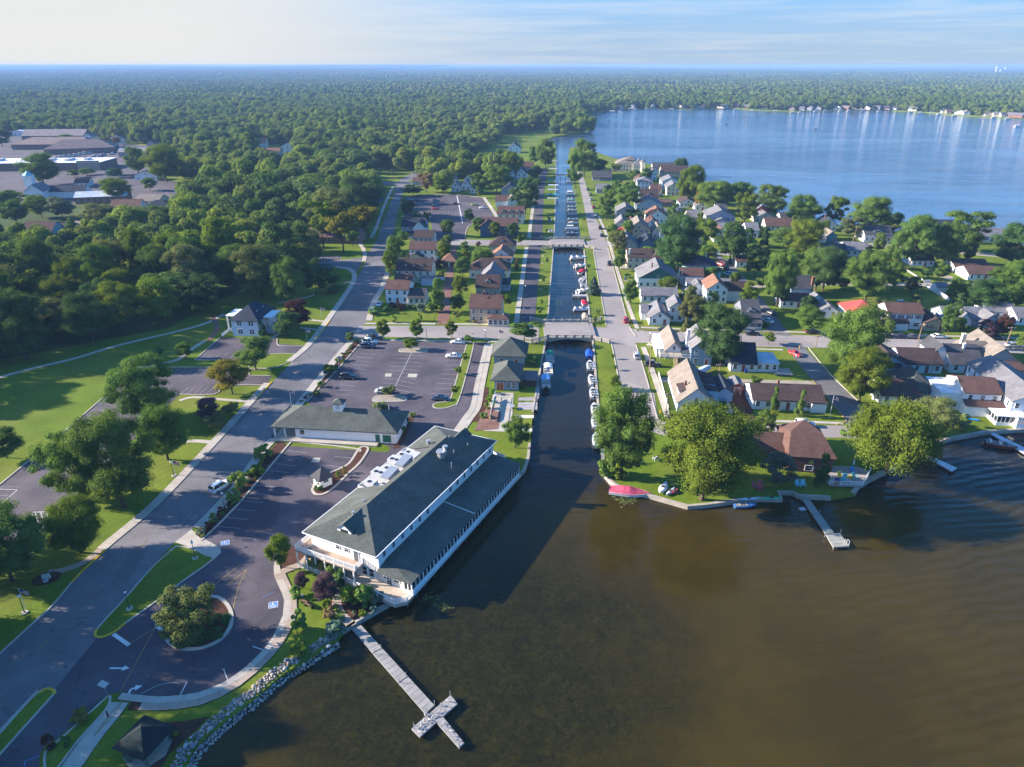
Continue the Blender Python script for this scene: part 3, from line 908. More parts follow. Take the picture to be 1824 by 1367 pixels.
ground('manhole_cover',[[(115,1186),(119,1186),(119,1191),(115,1191)],[(812,730),(815,730),(815,732),(812,732)],[(841,594),(844,594),(844,595.4),(841,595.4)],[(436,974),(440,974),(440,977),(436,977)]],'dark_metal',0.052)
# ============= BUILDINGS
WHITE,CREAM,TAN,GREY,SLATE=(0.72,0.71,0.70),(0.66,0.58,0.44),(0.42,0.34,0.25),(0.40,0.40,0.42),(0.20,0.24,0.31)
R_BROWN,R_DKBROWN,R_GREY,R_DKGREY,R_TAN,R_GREEN,R_RED,R_ORANGE,R_NAVY=(0.100,0.056,0.046),(0.060,0.040,0.037),(0.155,0.150,0.160),(0.060,0.060,0.068),(0.185,0.155,0.132),(0.080,0.088,0.078),(0.42,0.06,0.055),(0.20,0.105,0.072),(0.030,0.038,0.055)
WIN={}
def window(parent,x,y,z,rz,w=0.95,h=1.3,shutters=None,color=None,split=True):
 """a window: frame of four bars and a meeting rail, its pane a child. z is the sill height; the face looks to local -y."""
 k=(round(w,2),round(h,2),split)
 if k not in WIN:
  a,t=MB(),0.09
  a.box(-w/2-t,-w/2,-0.07,0.02,-t,h+t)
  a.box(w/2,w/2+t,-0.07,0.02,-t,h+t)
  a.box(-w/2,w/2,-0.07,0.02,-t,0)
  a.box(-w/2,w/2,-0.07,0.02,h,h+t)
  if split:a.box(-w/2,w/2,-0.05,0.0,h*0.48,h*0.54)
  b=MB()
  b.box(-w/2,w/2,-0.03,-0.01,0,h)
  WIN[k]=(a.mesh('window',M['trim']),b.mesh('pane',M['glass']))
 f=link('window',WIN[k][0],parent,None,(x,y,z),rz)
 link('pane',WIN[k][1],f)
 if shutters:
  s=('sh',round(h,2))
  if s not in WIN:
   c=MB()
   c.box(-0.19,0.19,-0.05,0,0,h)
   WIN[s]=c.mesh('shutter',M['plain'])
  for d in(-1,1):
   link('shutter',WIN[s],f,shutters,(d*(w/2+0.30),-0.005,0))
 return f
def roof_planes(x0,x1,y0,y1,z,kind,rise):
 """verts and faces of the top of a roof over a rectangle"""
 mx,my=(x0+x1)/2,(y0+y1)/2
 if kind=='x':
  v=[(x0,y0,z),(x1,y0,z),(x1,my,z+rise),(x0,my,z+rise),(x1,y1,z),(x0,y1,z)]
  return v,[(0,1,2,3),(3,2,4,5)]
 if kind=='y':
  v=[(x0,y0,z),(mx,y0,z+rise),(mx,y1,z+rise),(x0,y1,z),(x1,y0,z),(x1,y1,z)]
  return v,[(0,1,2,3),(1,4,5,2)]
 if kind=='hip':
  a,b=x1-x0,y1-y0
  r=min(a,b)/2
  if a>=b:p,q=(x0+r,my,z+rise),(x1-r,my,z+rise)
  else:p,q=(mx,y0+r,z+rise),(mx,y1-r,z+rise)
  v=[(x0,y0,z),(x1,y0,z),(x1,y1,z),(x0,y1,z),p,q]
  if a>=b:return v,[(0,1,5,4),(1,2,5),(2,3,4,5),(3,0,4)]
  return v,[(0,1,4),(1,2,5,4),(2,3,5),(3,0,4,5)]
 if kind=='jerkin':
  c=(x1-x0)*0.12
  v=[(x0,y0,z),(x1,y0,z),(x1-c,my,z+rise),(x0+c,my,z+rise),(x1,y1,z),(x0,y1,z)]
  return v,[(0,1,2,3),(3,2,4,5),(1,4,2),(5,0,3)]
 if kind=='shedf':
  return[(x0,y0,z),(x1,y0,z),(x1,y1,z+rise),(x0,y1,z+rise)],[(0,1,2,3)]
 if kind=='shedr':
  return[(x0,y0,z+rise),(x1,y0,z),(x1,y1,z),(x0,y1,z+rise)],[(0,1,2,3)]
 if kind=='shedl':
  return[(x0,y0,z),(x1,y0,z+rise),(x1,y1,z+rise),(x0,y1,z)],[(0,1,2,3)]
 return[(x0,y0,z),(x1,y0,z),(x1,y1,z),(x0,y1,z)],[(0,1,2,3)]
def block(root,x0,y0,w,d,h,kind,rise,wall,roof,over=0.4,wallmat='siding',z0=0.0,wname='wall',rname='roof',gable=None,th=0.16):
 """walls with their gables, and a roof of its own thickness"""
 x1,y1=x0+w,y0+d
 a=MB()
 a.box(x0,x1,y0,y1,z0,h)
 mx,my=(x0+x1)/2,(y0+y1)/2
 wo=a.build(wname,M[wallmat],root,wall)
 if kind in('x','y')and rise>0.2:
  r2=rise-0.02
  tri=[[(xx,y0,h),(xx,y1,h),(xx,my,h+r2)]for xx in(x0+0.001,x1-0.001)]if kind=='x' else[[(x0,yy,h),(x1,yy,h),(mx,yy,h+r2)]for yy in(y0+0.001,y1-0.001)]
  for q in tri:MB().add(q,[(0,1,2)]).build('gable',M[wallmat],root,gable or wall)
 b=MB()
 k=rise/((d if kind in('x','shedf')else w)/(1 if 'shed' in kind else 2))if kind!='flat' else 0
 ex=over if kind!='x' else over*0.8
 v,f=roof_planes(x0-ex,x1+ex,y0-over,y1+over,h+0.10-k*over,kind,rise+k*over*(2 if 'shed' in kind else 1))
 b.solid(v,f,th)
 ro=b.build(rname,M['roofing'],root,roof)
 return wo,ro
def win_row(root,face,x0,y0,w,d,z,n=None,ww=0.95,wh=1.3,shutters=None,skip=(),split=True):
 if face in 'fb':
  n=n if n is not None else max(1,int(w/2.4))
  for i in range(n):
   if i not in skip:window(root,x0+w*(i+0.5)/n,y0-0.012 if face=='f' else y0+d+0.012,z,0 if face=='f' else math.pi,ww,wh,shutters,None,split)
 else:
  n=n if n is not None else max(1,int(d/2.8))
  for i in range(n):
   if i not in skip:window(root,x0-0.012 if face=='l' else x0+w+0.012,y0+d*(i+0.5)/n,z,-math.pi/2 if face=='l' else math.pi/2,ww,wh,shutters,None,split)
def door(root,x,y,z=0.1,rz=0.0,color=(0.25,0.05,0.04),w=0.95,h=2.05,name='door'):
 a=MB()
 a.box(-w/2,w/2,-0.06,0.02,0,h)
 o=a.build(name,M['plain'],root,color,False,(x,y,z),rz)
 b=MB()
 b.box(-w/2-0.1,-w/2,-0.08,0.01,0,h+0.1).box(w/2,w/2+0.1,-0.08,0.01,0,h+0.1).box(-w/2,w/2,-0.08,0.01,h,h+0.1)
 b.build('door_frame',M['trim'],o)
 return o
def chimney(root,x,y,z0,z1,s=0.6,material='brick',color=None):
 a=MB()
 a.box(x-s/2,x+s/2,y-s/2,y+s/2,z0,z1).box(x-s*.62,x+s*.62,y-s*.62,y+s*.62,z1,z1+0.12)
 return a.build('chimney',M[material],root,color)
def dormer(root,x,yf,z,w=1.3,h=1.1,depth=2.2,wall=WHITE,roof=R_BROWN,rz=0.0,rise=0.6):
 """a gabled dormer whose face stands at yf looking to -y"""
 e=bpy.data.objects.new('dormer',None)
 COL.objects.link(e)
 e.parent=root
 e.location=(x,yf,z)
 e.rotation_euler=(0,0,rz)
 a=MB()
 a.box(-w/2,w/2,0,depth,-0.2,h)
 a.add([(-w/2,0.001,h),(w/2,0.001,h),(0,0.001,h+rise)],[(0,1,2)])
 a.build('dormer_wall',M['siding'],e,wall)
 b=MB()
 v,f=roof_planes(-w/2-0.2,w/2+0.2,-0.2,depth,h-0.1,'y',rise+0.16)
 b.solid(v,f,0.1)
 b.build('dormer_roof',M['roofing'],e,roof)
 a=MB()
 a.box(-w*0.27,w*0.27,-0.03,0.0,0.12,h-0.08)
 a.build('window',M['glass'],e)
 return e
def porch(root,x0,x1,y1,depth,h,roof,rise=0.5,posts=3,deckz=0.4,kind='shedf',post=WHITE):
 a=MB()
 a.box(x0,x1,y1-depth,y1-0.005,0,deckz)
 a.build('porch_deck',M['wood'],root,(0.34,0.30,0.27))
 b=MB()
 v,f=roof_planes(x0-0.25,x1+0.25,y1-depth-0.3,y1-0.01,h,kind,rise)
 b.solid(v,f,0.14)
 b.build('porch_roof',M['roofing'],root,roof)
 for i in range(posts):
  c=MB()
  x=x0+0.12+(x1-x0-0.24)*i/max(1,posts-1)
  c.obox(x,y1-depth+0.12,deckz,h-0.10,0.18,0.18)
  c.build('porch_post',M['plain'],root,post)
 c=MB()
 c.box(x0+0.1,x1-0.1,y1-depth+0.09,y1-depth+0.15,deckz+0.75,deckz+0.85)
 n=int((x1-x0)/0.28)
 for i in range(n):
  x=x0+0.2+(x1-x0-0.4)*i/max(1,n-1)
  c.box(x-0.03,x+0.03,y1-depth+0.10,y1-depth+0.14,deckz,deckz+0.76)
 c.build('railing',M['trim'],root)
HOUSES=[]
def house(x0p,x1p,yb,d,st,kind,rise,wall,roof,label,name='house',cat='house',rz=GRID,wins=True,fn=None,sh=None,over=0.4,wallmat='siding',gable=None,group=None,door_c=(0.25,0.06,0.05),hh=None,ln=None,low=False):
 """front wall from pixel column x0p to x1p on ground row yb, d metres deep; st storeys; returns root and (w, d, h)"""
 p,q=g(x0p,yb),g(x1p,yb)
 w=(q[0]-p[0])/math.cos(rz)
 cx,cy=(p[0]+q[0])/2,p[1]
 h=hh or{0.8:2.3,1:2.8,1.5:3.9,2:5.5,2.5:6.3,3:8.2}[st]
 t=thing(name,label,cat,(cx,cy,0),rz,group)
 x0=-w/2
 block(t,x0,0,w,d,h,kind,rise,wall,roof,over,wallmat,gable=gable)
 HOUSES.append((cx,cy,w,d,rz))
 if wins:
  lv=[0.95]if h<4.6 else[0.95,3.55]
  for i,z in enumerate(lv):
   nf=fn if fn is not None else max(1,int(w/2.3))
   sk=(nf//2,)if i==0 and nf>1 and not low else()
   win_row(t,'f',x0,0,w,d,z,nf,0.95,1.25,sh,sk)
   win_row(t,'l',x0,0,w,d,z,ln,0.9,1.25)
   win_row(t,'r',x0,0,w,d,z,ln,0.9,1.25)
   if sk:door(t,x0+w*(nf//2+0.5)/nf,-0.012,0.15,0,door_c)
  if kind=='y' and rise>1.6:window(t,0,-0.012,h+0.2,0,0.8,min(1.1,rise*0.45))
  if kind=='x' and rise>1.6:window(t,x0-0.012,d/2,h+0.2,-math.pi/2,0.8,min(1.1,rise*0.45))
 return t,w,d,h
UA=R(64.1)
BR=thing('lakeside_restaurant','long cream and white restaurant hall with dark green hipped roofs standing over the water','restaurant',(-22.2,92.5,0),UA-math.pi/2)
LEN,WID,EAVE,RIDGE=43.3,15.4,6.9,9.8
CR_W=(0.70,0.66,0.59)
a=MB()
a.box(-WID+0.9,-0.9,1.0,LEN-0.9,0,EAVE-0.02)
a.build('wall',M['siding'],BR,CR_W)
a=MB()
a.box(-0.9,-0.36,1.0,LEN-0.9,3.0,EAVE-0.03)
a.build('clerestory_wall',M['siding'],BR,WHITE)
hx0,hx1,hy0,hy1=-WID,0.0,0.0,LEN
mxr=(hx0+hx1)/2
q0,q1=15.5,31.5
kx=-WID+6.3
sl=lambda x:EAVE+(RIDGE-EAVE)*(x-hx0)/(mxr-hx0)
P0,P1=(mxr,8.3,RIDGE),(mxr,LEN-7.6,RIDGE)
v=[(hx0,hy0,EAVE),(hx1,hy0,EAVE),(hx1,hy1,EAVE),(hx0,hy1,EAVE),P0,P1,(hx0,q0,EAVE),(kx,q0,sl(kx)),(kx,q1,sl(kx)),(hx0,q1,EAVE)]
b=MB()
b.solid(v,[(0,1,4),(1,2,5,4),(2,3,5),(0,4,7,6),(7,4,5,8),(8,5,3,9)],0.22)
mr=b.build('roof',M['roofing'],BR,R_GREEN)
a=MB()
a.box(hx0+0.2,kx,q0+0.1,q1-0.1,6.0,6.3)
a.box(kx,kx+0.08,q0,q1,6.3,sl(kx)-0.05)
for yy in(q0,q1):a.add([(hx0,yy,5.6),(kx,yy,5.6),(kx,yy,sl(kx)-0.02),(hx0,yy,EAVE-0.02)],[(0,1,2,3)])
a.build('plant_deck',M['plain'],BR,(0.16,0.16,0.17))
fn_=10
for i in range(fn_):
 y0=q0+(q1-q0)*i/fn_
 a=MB()
 a.box(hx0+0.02,hx0+0.10,y0+0.03,y0+(q1-q0)/fn_-0.03,6.1,7.45)
 a.build('screen_panel',M['trim'],BR)
for yy in(q0,q1):
 a=MB()
 a.box(hx0+0.1,hx0+2.4,yy-0.04,yy+0.04,6.3,7.45)
 a.build('screen_panel',M['trim'],BR)
def vent(x,y,s,h,material='metal',name='roof_vent',r=None):
 z=sl(x)if x<mxr else sl(-WID-x)
 a=MB()
 a.tube([(x,y,z-0.2),(x,y,z+h)],s,8)
 a.tube([(x,y,z+h),(x,y,z+h+0.12)],s*1.5,8)
 a.build(name,M[material],mr)
for x,y,s,h in((-4.2,32.5,0.1,0.5),(-7.2,35.8,0.1,0.4),(-9.3,9.5,0.16,0.25),(-8.5,5.5,0.2,0.2),(-2.2,28.2,0.09,1.2),(-10.5,33.0,0.35,0.8),(-3.4,36.8,0.10,0.4)):vent(x,y,s,h)
a=MB()
z=sl(-WID+5.6)
a.tube([(-5.3,29.5,z-0.3),(-5.3,29.5,z+1.0)],0.75,10).tube([(-5.3,29.5,z+1.0),(-5.3,29.5,z+1.25)],1.0,10).tube([(-4.9,30.4,z),(-4.9,30.4,z+1.7)],0.35,8).tube([(-4.9,30.4,z+1.7),(-4.9,30.4,z+2.0)],0.55,8)
a.build('kitchen_exhaust',M['metal'],mr)
def hvac(x,y,sx,sy,h,fans,rz=0.0,hood=False):
 t=thing('air_handler','pale grey rooftop air handling unit inside the white screen of the restaurant roof','air conditioner',BR.matrix_basis@Vector((x,y,6.3)),BR.rotation_euler[2],'air handling units on the restaurant roof')
 a=MB()
 h*=1.15
 a.box(-sx/2,sx/2,-sy/2,sy/2,0.12,h-0.1)
 a.box(-sx/2-.03,sx/2+.03,-sy/2-.03,sy/2+.03,h-0.1,h)
 a.build('casing',M['plain'],t,(0.46,0.46,0.48))
 for i in range(fans):
  c=MB()
  c.tube([((i-(fans-1)/2)*1.1,-sy*0.22,h),((i-(fans-1)/2)*1.1,-sy*0.22,h+0.08)],0.42,10)
  c.build('fan',M['dark_metal'],t)
 if hood:
  c=MB()
  v,f=roof_planes(-sx/2,sx/2,-sy/2-0.7,sy/2,h,'shedf',0.5)
  c.solid(v,f,0.3)
  c.build('hood',M['metal'],t)
for args in((-13.6,17.2,2.3,1.6,1.5,1),(-11.2,16.8,2.0,1.4,1.2,1),(-13.4,20.0,2.8,2.2,2.1,2),(-11.0,20.2,1.9,2.8,2.3,0,0,True),(-13.7,22.9,2.0,1.5,1.4,1),(-13.6,25.6,2.7,2.0,1.9,2),(-11.0,25.0,1.9,3.0,2.4,0,0,True),(-13.9,28.4,1.9,1.4,1.5,1),(-11.4,28.6,2.0,2.6,1.8,0),(-13.6,30.2,1.6,1.2,1.2,1)):
 hvac(*args)
for p_,q_ in(((hx0,hy0-.05),(hx1,hy0-.05)),((hx1+.05,hy0),(hx1+.05,hy1)),((hx0-.05,hy0),(hx0-.05,q0)),((hx0-.05,q1),(hx0-.05,hy1)),((hx0,hy1+.05),(hx1,hy1+.05))):
 a=MB()
 a.bar((*p_,EAVE-0.06),(*q_,EAVE-0.06),0.13,0.14)
 a.build('gutter',M['trim'],BR)
def hip_dormer(y,z,w,dep,rz,x):
 e=dormer(BR,x,y,z,w,0.9,dep,WHITE,R_GREEN,rz,1.1)
hip_dormer(2.3,EAVE+0.55,2.9,5.2,0.0,mxr-0.4)
hip_dormer(LEN-2.0,EAVE+0.5,2.6,4.5,math.pi,mxr+1.2)
for i in range(15):
 if i in(6,7):continue
 window(BR,-0.35,2.6+i*2.72,5.15,math.pi/2,0.75,1.0)
VX,VE,VT=6.2,3.6,4.35
b=MB()
v=[(0.0-0.86,0.4,VT+0.05),(VX+0.3,0.2,VE),(VX+0.3,41.8,VE),(-0.86,41.8,VT+0.05),(-0.86,3.2,VT+0.06),(2.6,3.4,VT-0.55)]
b.solid([(-0.37,0.2,VE),(VX+0.3,0.2,VE),(VX+0.3,42.0,VE),(-0.37,42.0,VT),(-0.37,3.4,VT+0.02)],[(0,1,4),(1,2,3,4)],0.18)
b.build('veranda_roof',M['roofing'],BR,R_GREEN)
a=MB()
a.bar((-0.37,21.8,VT+0.06),(VX+0.3,21.8,VE+0.06),0.12,0.1)
a.build('roof_seam',M['trim'],BR)
a=MB()
a.box(-0.86,VX-1.6,1.2,1.4,0.9,VE-0.05)
a.build('veranda_end_wall',M['siding'],BR,CR_W)
a=MB()
a.box(VX-0.16,VX,0.7,41.5,0.9,1.7).box(VX-0.16,VX,0.7,41.5,VE-0.28,VE-0.1).box(VX-1.6,VX,0.7,0.86,0.9,1.6).box(VX-1.6,VX,0.7,0.86,VE-0.3,VE-0.1)
a.box(0,VX,41.3,41.5,0.9,VE-0.1)
a.build('veranda_wall',M['trim'],BR)
npan=36
for i in range(npan+1):
 y=0.78+(41.5-0.86)*i/npan
 a=MB()
 a.box(VX-0.17,VX+0.02,y-0.13 if i%3==0 else y-0.08,y+0.13 if i%3==0 else y+0.08,1.7,VE-0.28)
 a.build('mullion',M['trim'],BR)
 if i<npan:
  c=MB()
  c.box(VX-0.10,VX-0.07,y+0.08,y+(41.5-0.86)/npan-0.08,1.7,VE-0.28)
  c.build('pane',M['glass'],BR)
for x in(VX-1.55,VX-0.8,VX-0.08):
 a=MB()
 a.box(x-0.08,x+0.08,0.68,0.88,1.6,VE-0.3)
 a.build('mullion',M['trim'],BR)
a=MB()
a.box(VX-1.5,VX-0.2,0.76,0.79,1.6,VE-0.3)
a.build('pane',M['glass'],BR)
for x in(0.6,2.6):
 window(BR,x+0.3,1.19,1.9,0,1.0,0.9)
door(BR,1.4,1.19,1.0,0,(0.12,0.12,0.13))
a=MB()
a.box(-0.5,VX+0.25,-1.0,41.9,0.55,0.92)
a.build('floor_slab',M['plain'],BR,(0.55,0.55,0.55))
for i in range(16):
 for x in(VX-0.2,VX-3.0):
  a=MB()
  a.tube([(x,-0.6+i*2.75,-2.0),(x,-0.6+i*2.75,0.56)],0.17,7)
  a.build('pile',M['bark'],BR)
TERR=0.95
a=MB()
a.prism([(-6.5,1.0),(-6.5,-1.6),(VX-1.2,-2.6),(VX+0.25,-1.2),(VX+0.25,0.7),(-0.5,1.2)],0.4,TERR)
a.build('terrace_deck',M['wood'],BR,(0.44,0.36,0.28))
def railing(parent,pts,z,h=1.0,step=0.16,post=0.13,name='railing_panel',bay=2.0):
 for p,q in zip(pts,pts[1:]):
  l=math.hypot(q[0]-p[0],q[1]-p[1])
  n=max(1,round(l/bay))
  for i in range(n):
   a0,a1=[(p[0]+(q[0]-p[0])*t,p[1]+(q[1]-p[1])*t)for t in(i/n,(i+1)/n)]
   m=MB()
   m.obox(a0[0],a0[1],z,z+h+0.08,post,post)
   m.bar((*a0,z+h),(*a1,z+h),0.09,0.07).bar((*a0,z+0.12),(*a1,z+0.12),0.07,0.06)
   k=max(1,int(l/n/step))
   for j in range(1,k):
    x,y=a0[0]+(a1[0]-a0[0])*j/k,a0[1]+(a1[1]-a0[1])*j/k
    m.bar((x,y,z+0.12),(x,y,z+h),0.055,0.055)
   m.build(name,M['trim'],parent)
 m=MB()
 m.obox(pts[-1][0],pts[-1][1],z,z+h+0.08,post,post)
 m.build('post',M['trim'],parent)
railing(BR,[(-6.4,-1.5),(VX-1.2,-2.5),(VX+0.2,-1.1),(VX+0.2,0.6)],TERR)
BALC=3.75
a=MB()
a.prism([(-WID-0.9,4.5),(-WID-0.9,-1.3),(-3.6,-1.3),(-3.6,0.99),(-WID+0.88,0.99),(-WID+0.88,4.5)],BALC-0.25,BALC)
a.build('balcony_floor',M['wood'],BR,(0.40,0.30,0.24))
railing(BR,[(-WID-0.85,4.4),(-WID-0.85,-1.22),(-3.65,-1.22),(-3.65,0.95)],BALC)
for i in range(7):
 x=-WID-0.78+i*2.02
 a=MB()
 a.obox(x,-1.15,0,BALC-0.25,0.2,0.2)
 a.build('balcony_post',M['trim'],BR)
for i in range(3):
 a=MB()
 a.obox(-WID-0.78,0.9+1.7*i,0,BALC-0.25,0.2,0.2)
 a.build('balcony_post',M['trim'],BR)
for x in(-8.7,-6.9):window(BR,x,0.985,5.0,0,0.75,0.9)
door(BR,-4.9,0.985,BALC,0,(0.10,0.11,0.12))
for x in(-9.6,-5.6,-3.4,-2.0):window(BR,x,0.985,1.5,0,0.9,1.6)
window(BR,-13.0,0.985,1.2,0,1.6,1.8)
for y in(3.5,6.5,9.5,12.5,35,38):window(BR,-WID+0.885,y,4.6,-math.pi/2,0.8,1.0)
railing(BR,[(-WID-0.8,-1.2),(-9.0,-1.2)],0.05,0.9)
for(p,q)in(((-5.6,LEN+0.2),(-4.4,LEN+4.0)),((-4.4,LEN+4.0),(0.4,LEN+3.2)),((0.4,LEN+3.2),(1.0,LEN-0.6)),((1.0,LEN-1.0),(3.4,LEN-4.5))):
 n=max(1,round(math.hypot(q[0]-p[0],q[1]-p[1])/1.9))
 for i in range(n):
  a=MB()
  s_,e_=[(p[0]+(q[0]-p[0])*t,p[1]+(q[1]-p[1])*t)for t in((i+.02)/n,(i+.98)/n)]
  a.bar((*s_,0.95),(*e_,0.95),0.06,1.75)
  a.build('fence_panel',M['trim'],BR)
p,q=g(527.6,781),g(706.6,791)
hr=math.atan2(q[1]-p[1],q[0]-p[0])
hl=math.hypot(q[0]-p[0],q[1]-p[1])
H2=thing('long_hall','long white hall with green hipped roof and square cupola beside the main street','hall',(*p,0),hr)
HD=10.5
a=MB()
a.box(0,hl,0,HD,0,3.1)
a.build('wall',M['siding'],H2,(0.66,0.68,0.72))
b=MB()
v,f=roof_planes(-5.6,hl+0.5,-0.6,HD+0.6,3.05,'hip',3.0)
b.solid(v,f,0.22)
hroof=b.build('roof',M['roofing'],H2,R_GREEN)
for x,y in((-5.1,0.1),(-5.1,5.0),(-5.1,HD-0.2),(-2.6,0.1),(-2.6,HD-0.2)):
 a=MB()
 a.obox(x,y,0,3.0,0.3,0.3)
 a.build('column',M['trim'],H2)
a=MB()
a.box(-5.4,0,0,HD,0,0.1)
a.build('porch_floor',M['concrete'],H2)
cu=bpy.data.objects.new('cupola',None)
COL.objects.link(cu)
cu.parent=H2
cu.location=(9.3,HD/2,5.2)
a=MB()
a.box(-1.1,1.1,-1.1,1.1,0,2.3)
a.build('cupola_wall',M['siding'],cu,WHITE)
b=MB()
v,f=roof_planes(-1.45,1.45,-1.45,1.45,2.3,'hip',1.0)
b.solid(v,f,0.12)
b.build('cupola_roof',M['roofing'],cu,R_GREEN)
a=MB()
a.box(-0.45,0.45,-1.14,-1.09,0.9,1.9)
a.build('louvre',M['plain'],cu,(0.5,0.5,0.52))
window(H2,1.7,-0.012,1.2,0,1.1,1.1)
door(H2,hl-4.4,-0.012,0.1,0,(0.02,0.10,0.07),1.1,2.1)
door(H2,hl-2.2,-0.012,0.3,0,(0.015,0.10,0.07),2.0,1.9,'roller_door')
a=MB()
a.box(hl-0.7,hl-0.25,-0.35,-0.01,0.5,1.7)
a.build('meter_box',M['plain'],H2,(0.6,0.6,0.62))
for y in(2.0,4.5,7.5):window(H2,hl+0.012,y,1.3,math.pi/2,0.8,1.0)
a=MB()
a.tube([(hl-4,HD-1.4,3.2),(hl-4,HD-1.4,5.4)],0.12,7).tube([(hl-7,HD-1.4,3.2),(hl-7,HD-1.4,4.9)],0.08,7)
a.build('flue',M['metal'],hroof)
a=MB()
a.box(-5.2,hl-4.2,-2.0,-0.05,0,0.35)
a.build('loading_walk',M['concrete'],H2)
KX,KY=g(582,868)
K=thing('ticket_kiosk','small white kiosk with dark pyramid roof on the planted island','kiosk',(KX,KY,0.12),R(45))
block(K,-1.35,0,2.7,2.7,2.5,'hip',1.5,WHITE,R_DKGREY,0.45)
window(K,0,-0.012,1.1,0,1.1,0.8)
window(K,-1.362,1.35,1.1,-math.pi/2,0.9,0.8)
t,w,d,h=house(881,923.7,696,10.5,1,'y',0.1,SLATE,R_GREEN,'blue grey boathouse with orange double doors and a green hipped roof beside the kayaks','boathouse','boathouse',wins=False,hh=3.1,over=0.9)
for o in list(t.children):
 if o.name.startswith('roof'):bpy.data.objects.remove(o)
b=MB()
v,f=roof_planes(-w/2-1.1,w/2+0.7,-0.7,11.2,3.15,'hip',2.9)
b.solid(v,f,0.2)
b.build('roof',M['roofing'],t,R_GREEN)
for dx in(-0.5,0.5):door(t,-w*0.27+dx,-0.012,0.05,0,(0.45,0.10,0.02),0.9,2.2)
window(t,w*0.08,-0.012,0.9,0,0.9,1.4)
window(t,w*0.3,-0.012,0.9,0,0.9,1.4)
block(t,w/2+0.9,3.0,3.6,6.0,2.0,'flat',0.0,(0.09,0.055,0.045),(0.16,0.13,0.13),0.3,'wood',wname='pergola',rname='pergola_roof')
t,w,d,h=house(880,933,652,9.5,1.5,'hip',3.2,(0.22,0.27,0.34),R_GREEN,'blue grey house with green pyramid roof behind the boathouse near the arched bridge',over=0.9,fn=2)
def H(*a,**k):return house(*a,**k)
t,w,d,h=H(688,729,541,9,2,'x',2.2,WHITE,R_BROWN,'white two storey house with rust brown roof at the corner garden, white windows in pairs',fn=3)
block(t,w/2+0.02,-1.0,6.2,7.0,2.9,'x',2.4,CREAM,R_DKGREY,wname='wing_wall',rname='wing_roof')
win_row(t,'f',w/2,-1.0,6.2,7,0.9,3)
chimney(t,w*0.35,4.5,h,h+3.0)
t,w,d,h=H(707,769,505,10,2,'x',3.6,CREAM,R_DKBROWN,'large cream house with three white dormers in a long dark brown roof',fn=5)
for i in(-1,0,1):dormer(t,i*w*0.24,1.6,h+0.3,1.3,1.1,3.0,WHITE,R_BROWN)
chimney(t,-w*0.2,5.5,h+2,h+5.0)
block(t,-w*0.46,-6,7.0,5.9,2.9,'x',2.0,CREAM,R_BROWN,wname='wing_wall',rname='wing_roof')
block(t,w*0.25,-3.0,5.0,2.9,3.2,'flat',0,(0.42,0.50,0.58),R_GREY,wname='bay_wall',rname='bay_roof')
t,w,d,h=H(730,776,466,9,2,'x',2.6,WHITE,R_BROWN,'white house with a rust red roof and small front gable between street trees',fn=4)
block(t,-w*0.5,-3.5,6.5,3.4,2.9,'y',1.6,CREAM,R_DKGREY,wname='wing_wall',rname='wing_roof')
t,w,d,h=H(738,772,444,9,2,'x',2.6,CREAM,R_DKBROWN,'cream house with brown roof just below the upper car park entrance',fn=4)
t,w,d,h=H(716,757,423,11,2,'x',3.4,(0.20,0.27,0.36),R_NAVY,'slate blue gabled house with teal porch beside the upper car park',fn=4)
block(t,w*0.05,-1.6,6.0,6.0,5.5,'y',3.0,WHITE,R_DKGREY,wname='wing_wall',rname='wing_roof')
porch(t,-w/2,w/2+1,-1.7,2.4,2.9,R_NAVY,0.7,5)
t,w,d,h=H(787,813,476,7,1,'hip',2.6,CREAM,R_ORANGE,'low garage with brown hipped roof at the head of the brick lane','garage','garage',wins=False)
for i in(-1,1):door(t,i*w*0.24,-0.012,0.05,0,(0.10,0.07,0.06),2.4,2.1,'garage_door')
t,w,d,h=H(837,892,576,11,2,'x',3.0,TAN,R_BROWN,'tan two storey house with glazed front porch by the bridge street',fn=4)
block(t,w*0.12,-3.2,6.8,3.1,2.9,'hip',0.9,CREAM,R_BROWN,wname='porch_wall',rname='porch_roof')
win_row(t,'f',w*0.12,-3.2,6.8,3.1,0.8,4,1.1,1.5)
dormer(t,w*0.05,4.0,h+0.8,2.0,1.2,3.0,WHITE,R_BROWN)
chimney(t,-w*0.1,5.5,h+1.5,h+4.0)
t,w,d,h=H(848,889,529,10,1.5,'x',3.4,(0.30,0.25,0.21),R_DKBROWN,'taupe bungalow with steep brown roof and small white dormer behind the tan house',fn=3)
dormer(t,0,1.6,h+0.6,2.0,1.2,3.0,WHITE,R_BROWN)
t,w,d,h=H(856,893,520,11,2,'y',3.6,(0.22,0.24,0.30),R_GREY,'slate grey house with white bargeboards on its tall front gable facing the canal bridge',fn=3)
porch(t,w/2-0.5,w/2+3.2,8,7,2.9,R_NAVY,0.6,3)
t,w,d,h=H(836,906,497,10,1.5,'hip',3.6,CREAM,R_DKBROWN,'wide cream house with dark brown hipped roof near the canal promenade',fn=5)
t,w,d,h=H(874,912,468,9,1,'y',3.4,WHITE,R_ORANGE,'white cottage with orange brown gabled roof and porch facing the promenade',fn=3)
porch(t,-w/2,w/2,-0.02,2.2,2.7,R_ORANGE,0.5,4)
t,w,d,h=H(872,917,452,9,1.5,'hip',3.2,TAN,R_DKBROWN,'brown roofed bungalow with one white dormer next to the upper bridge street',fn=3)
dormer(t,0,1.5,h+0.5,1.8,1.0,2.6,WHITE,R_DKBROWN)
t,w,d,h=H(856,921,422,12,2,'x',3.2,(0.055,0.085,0.15),R_BROWN,'navy blue house with rust brown roof and white windows on the upper bridge street',fn=5)
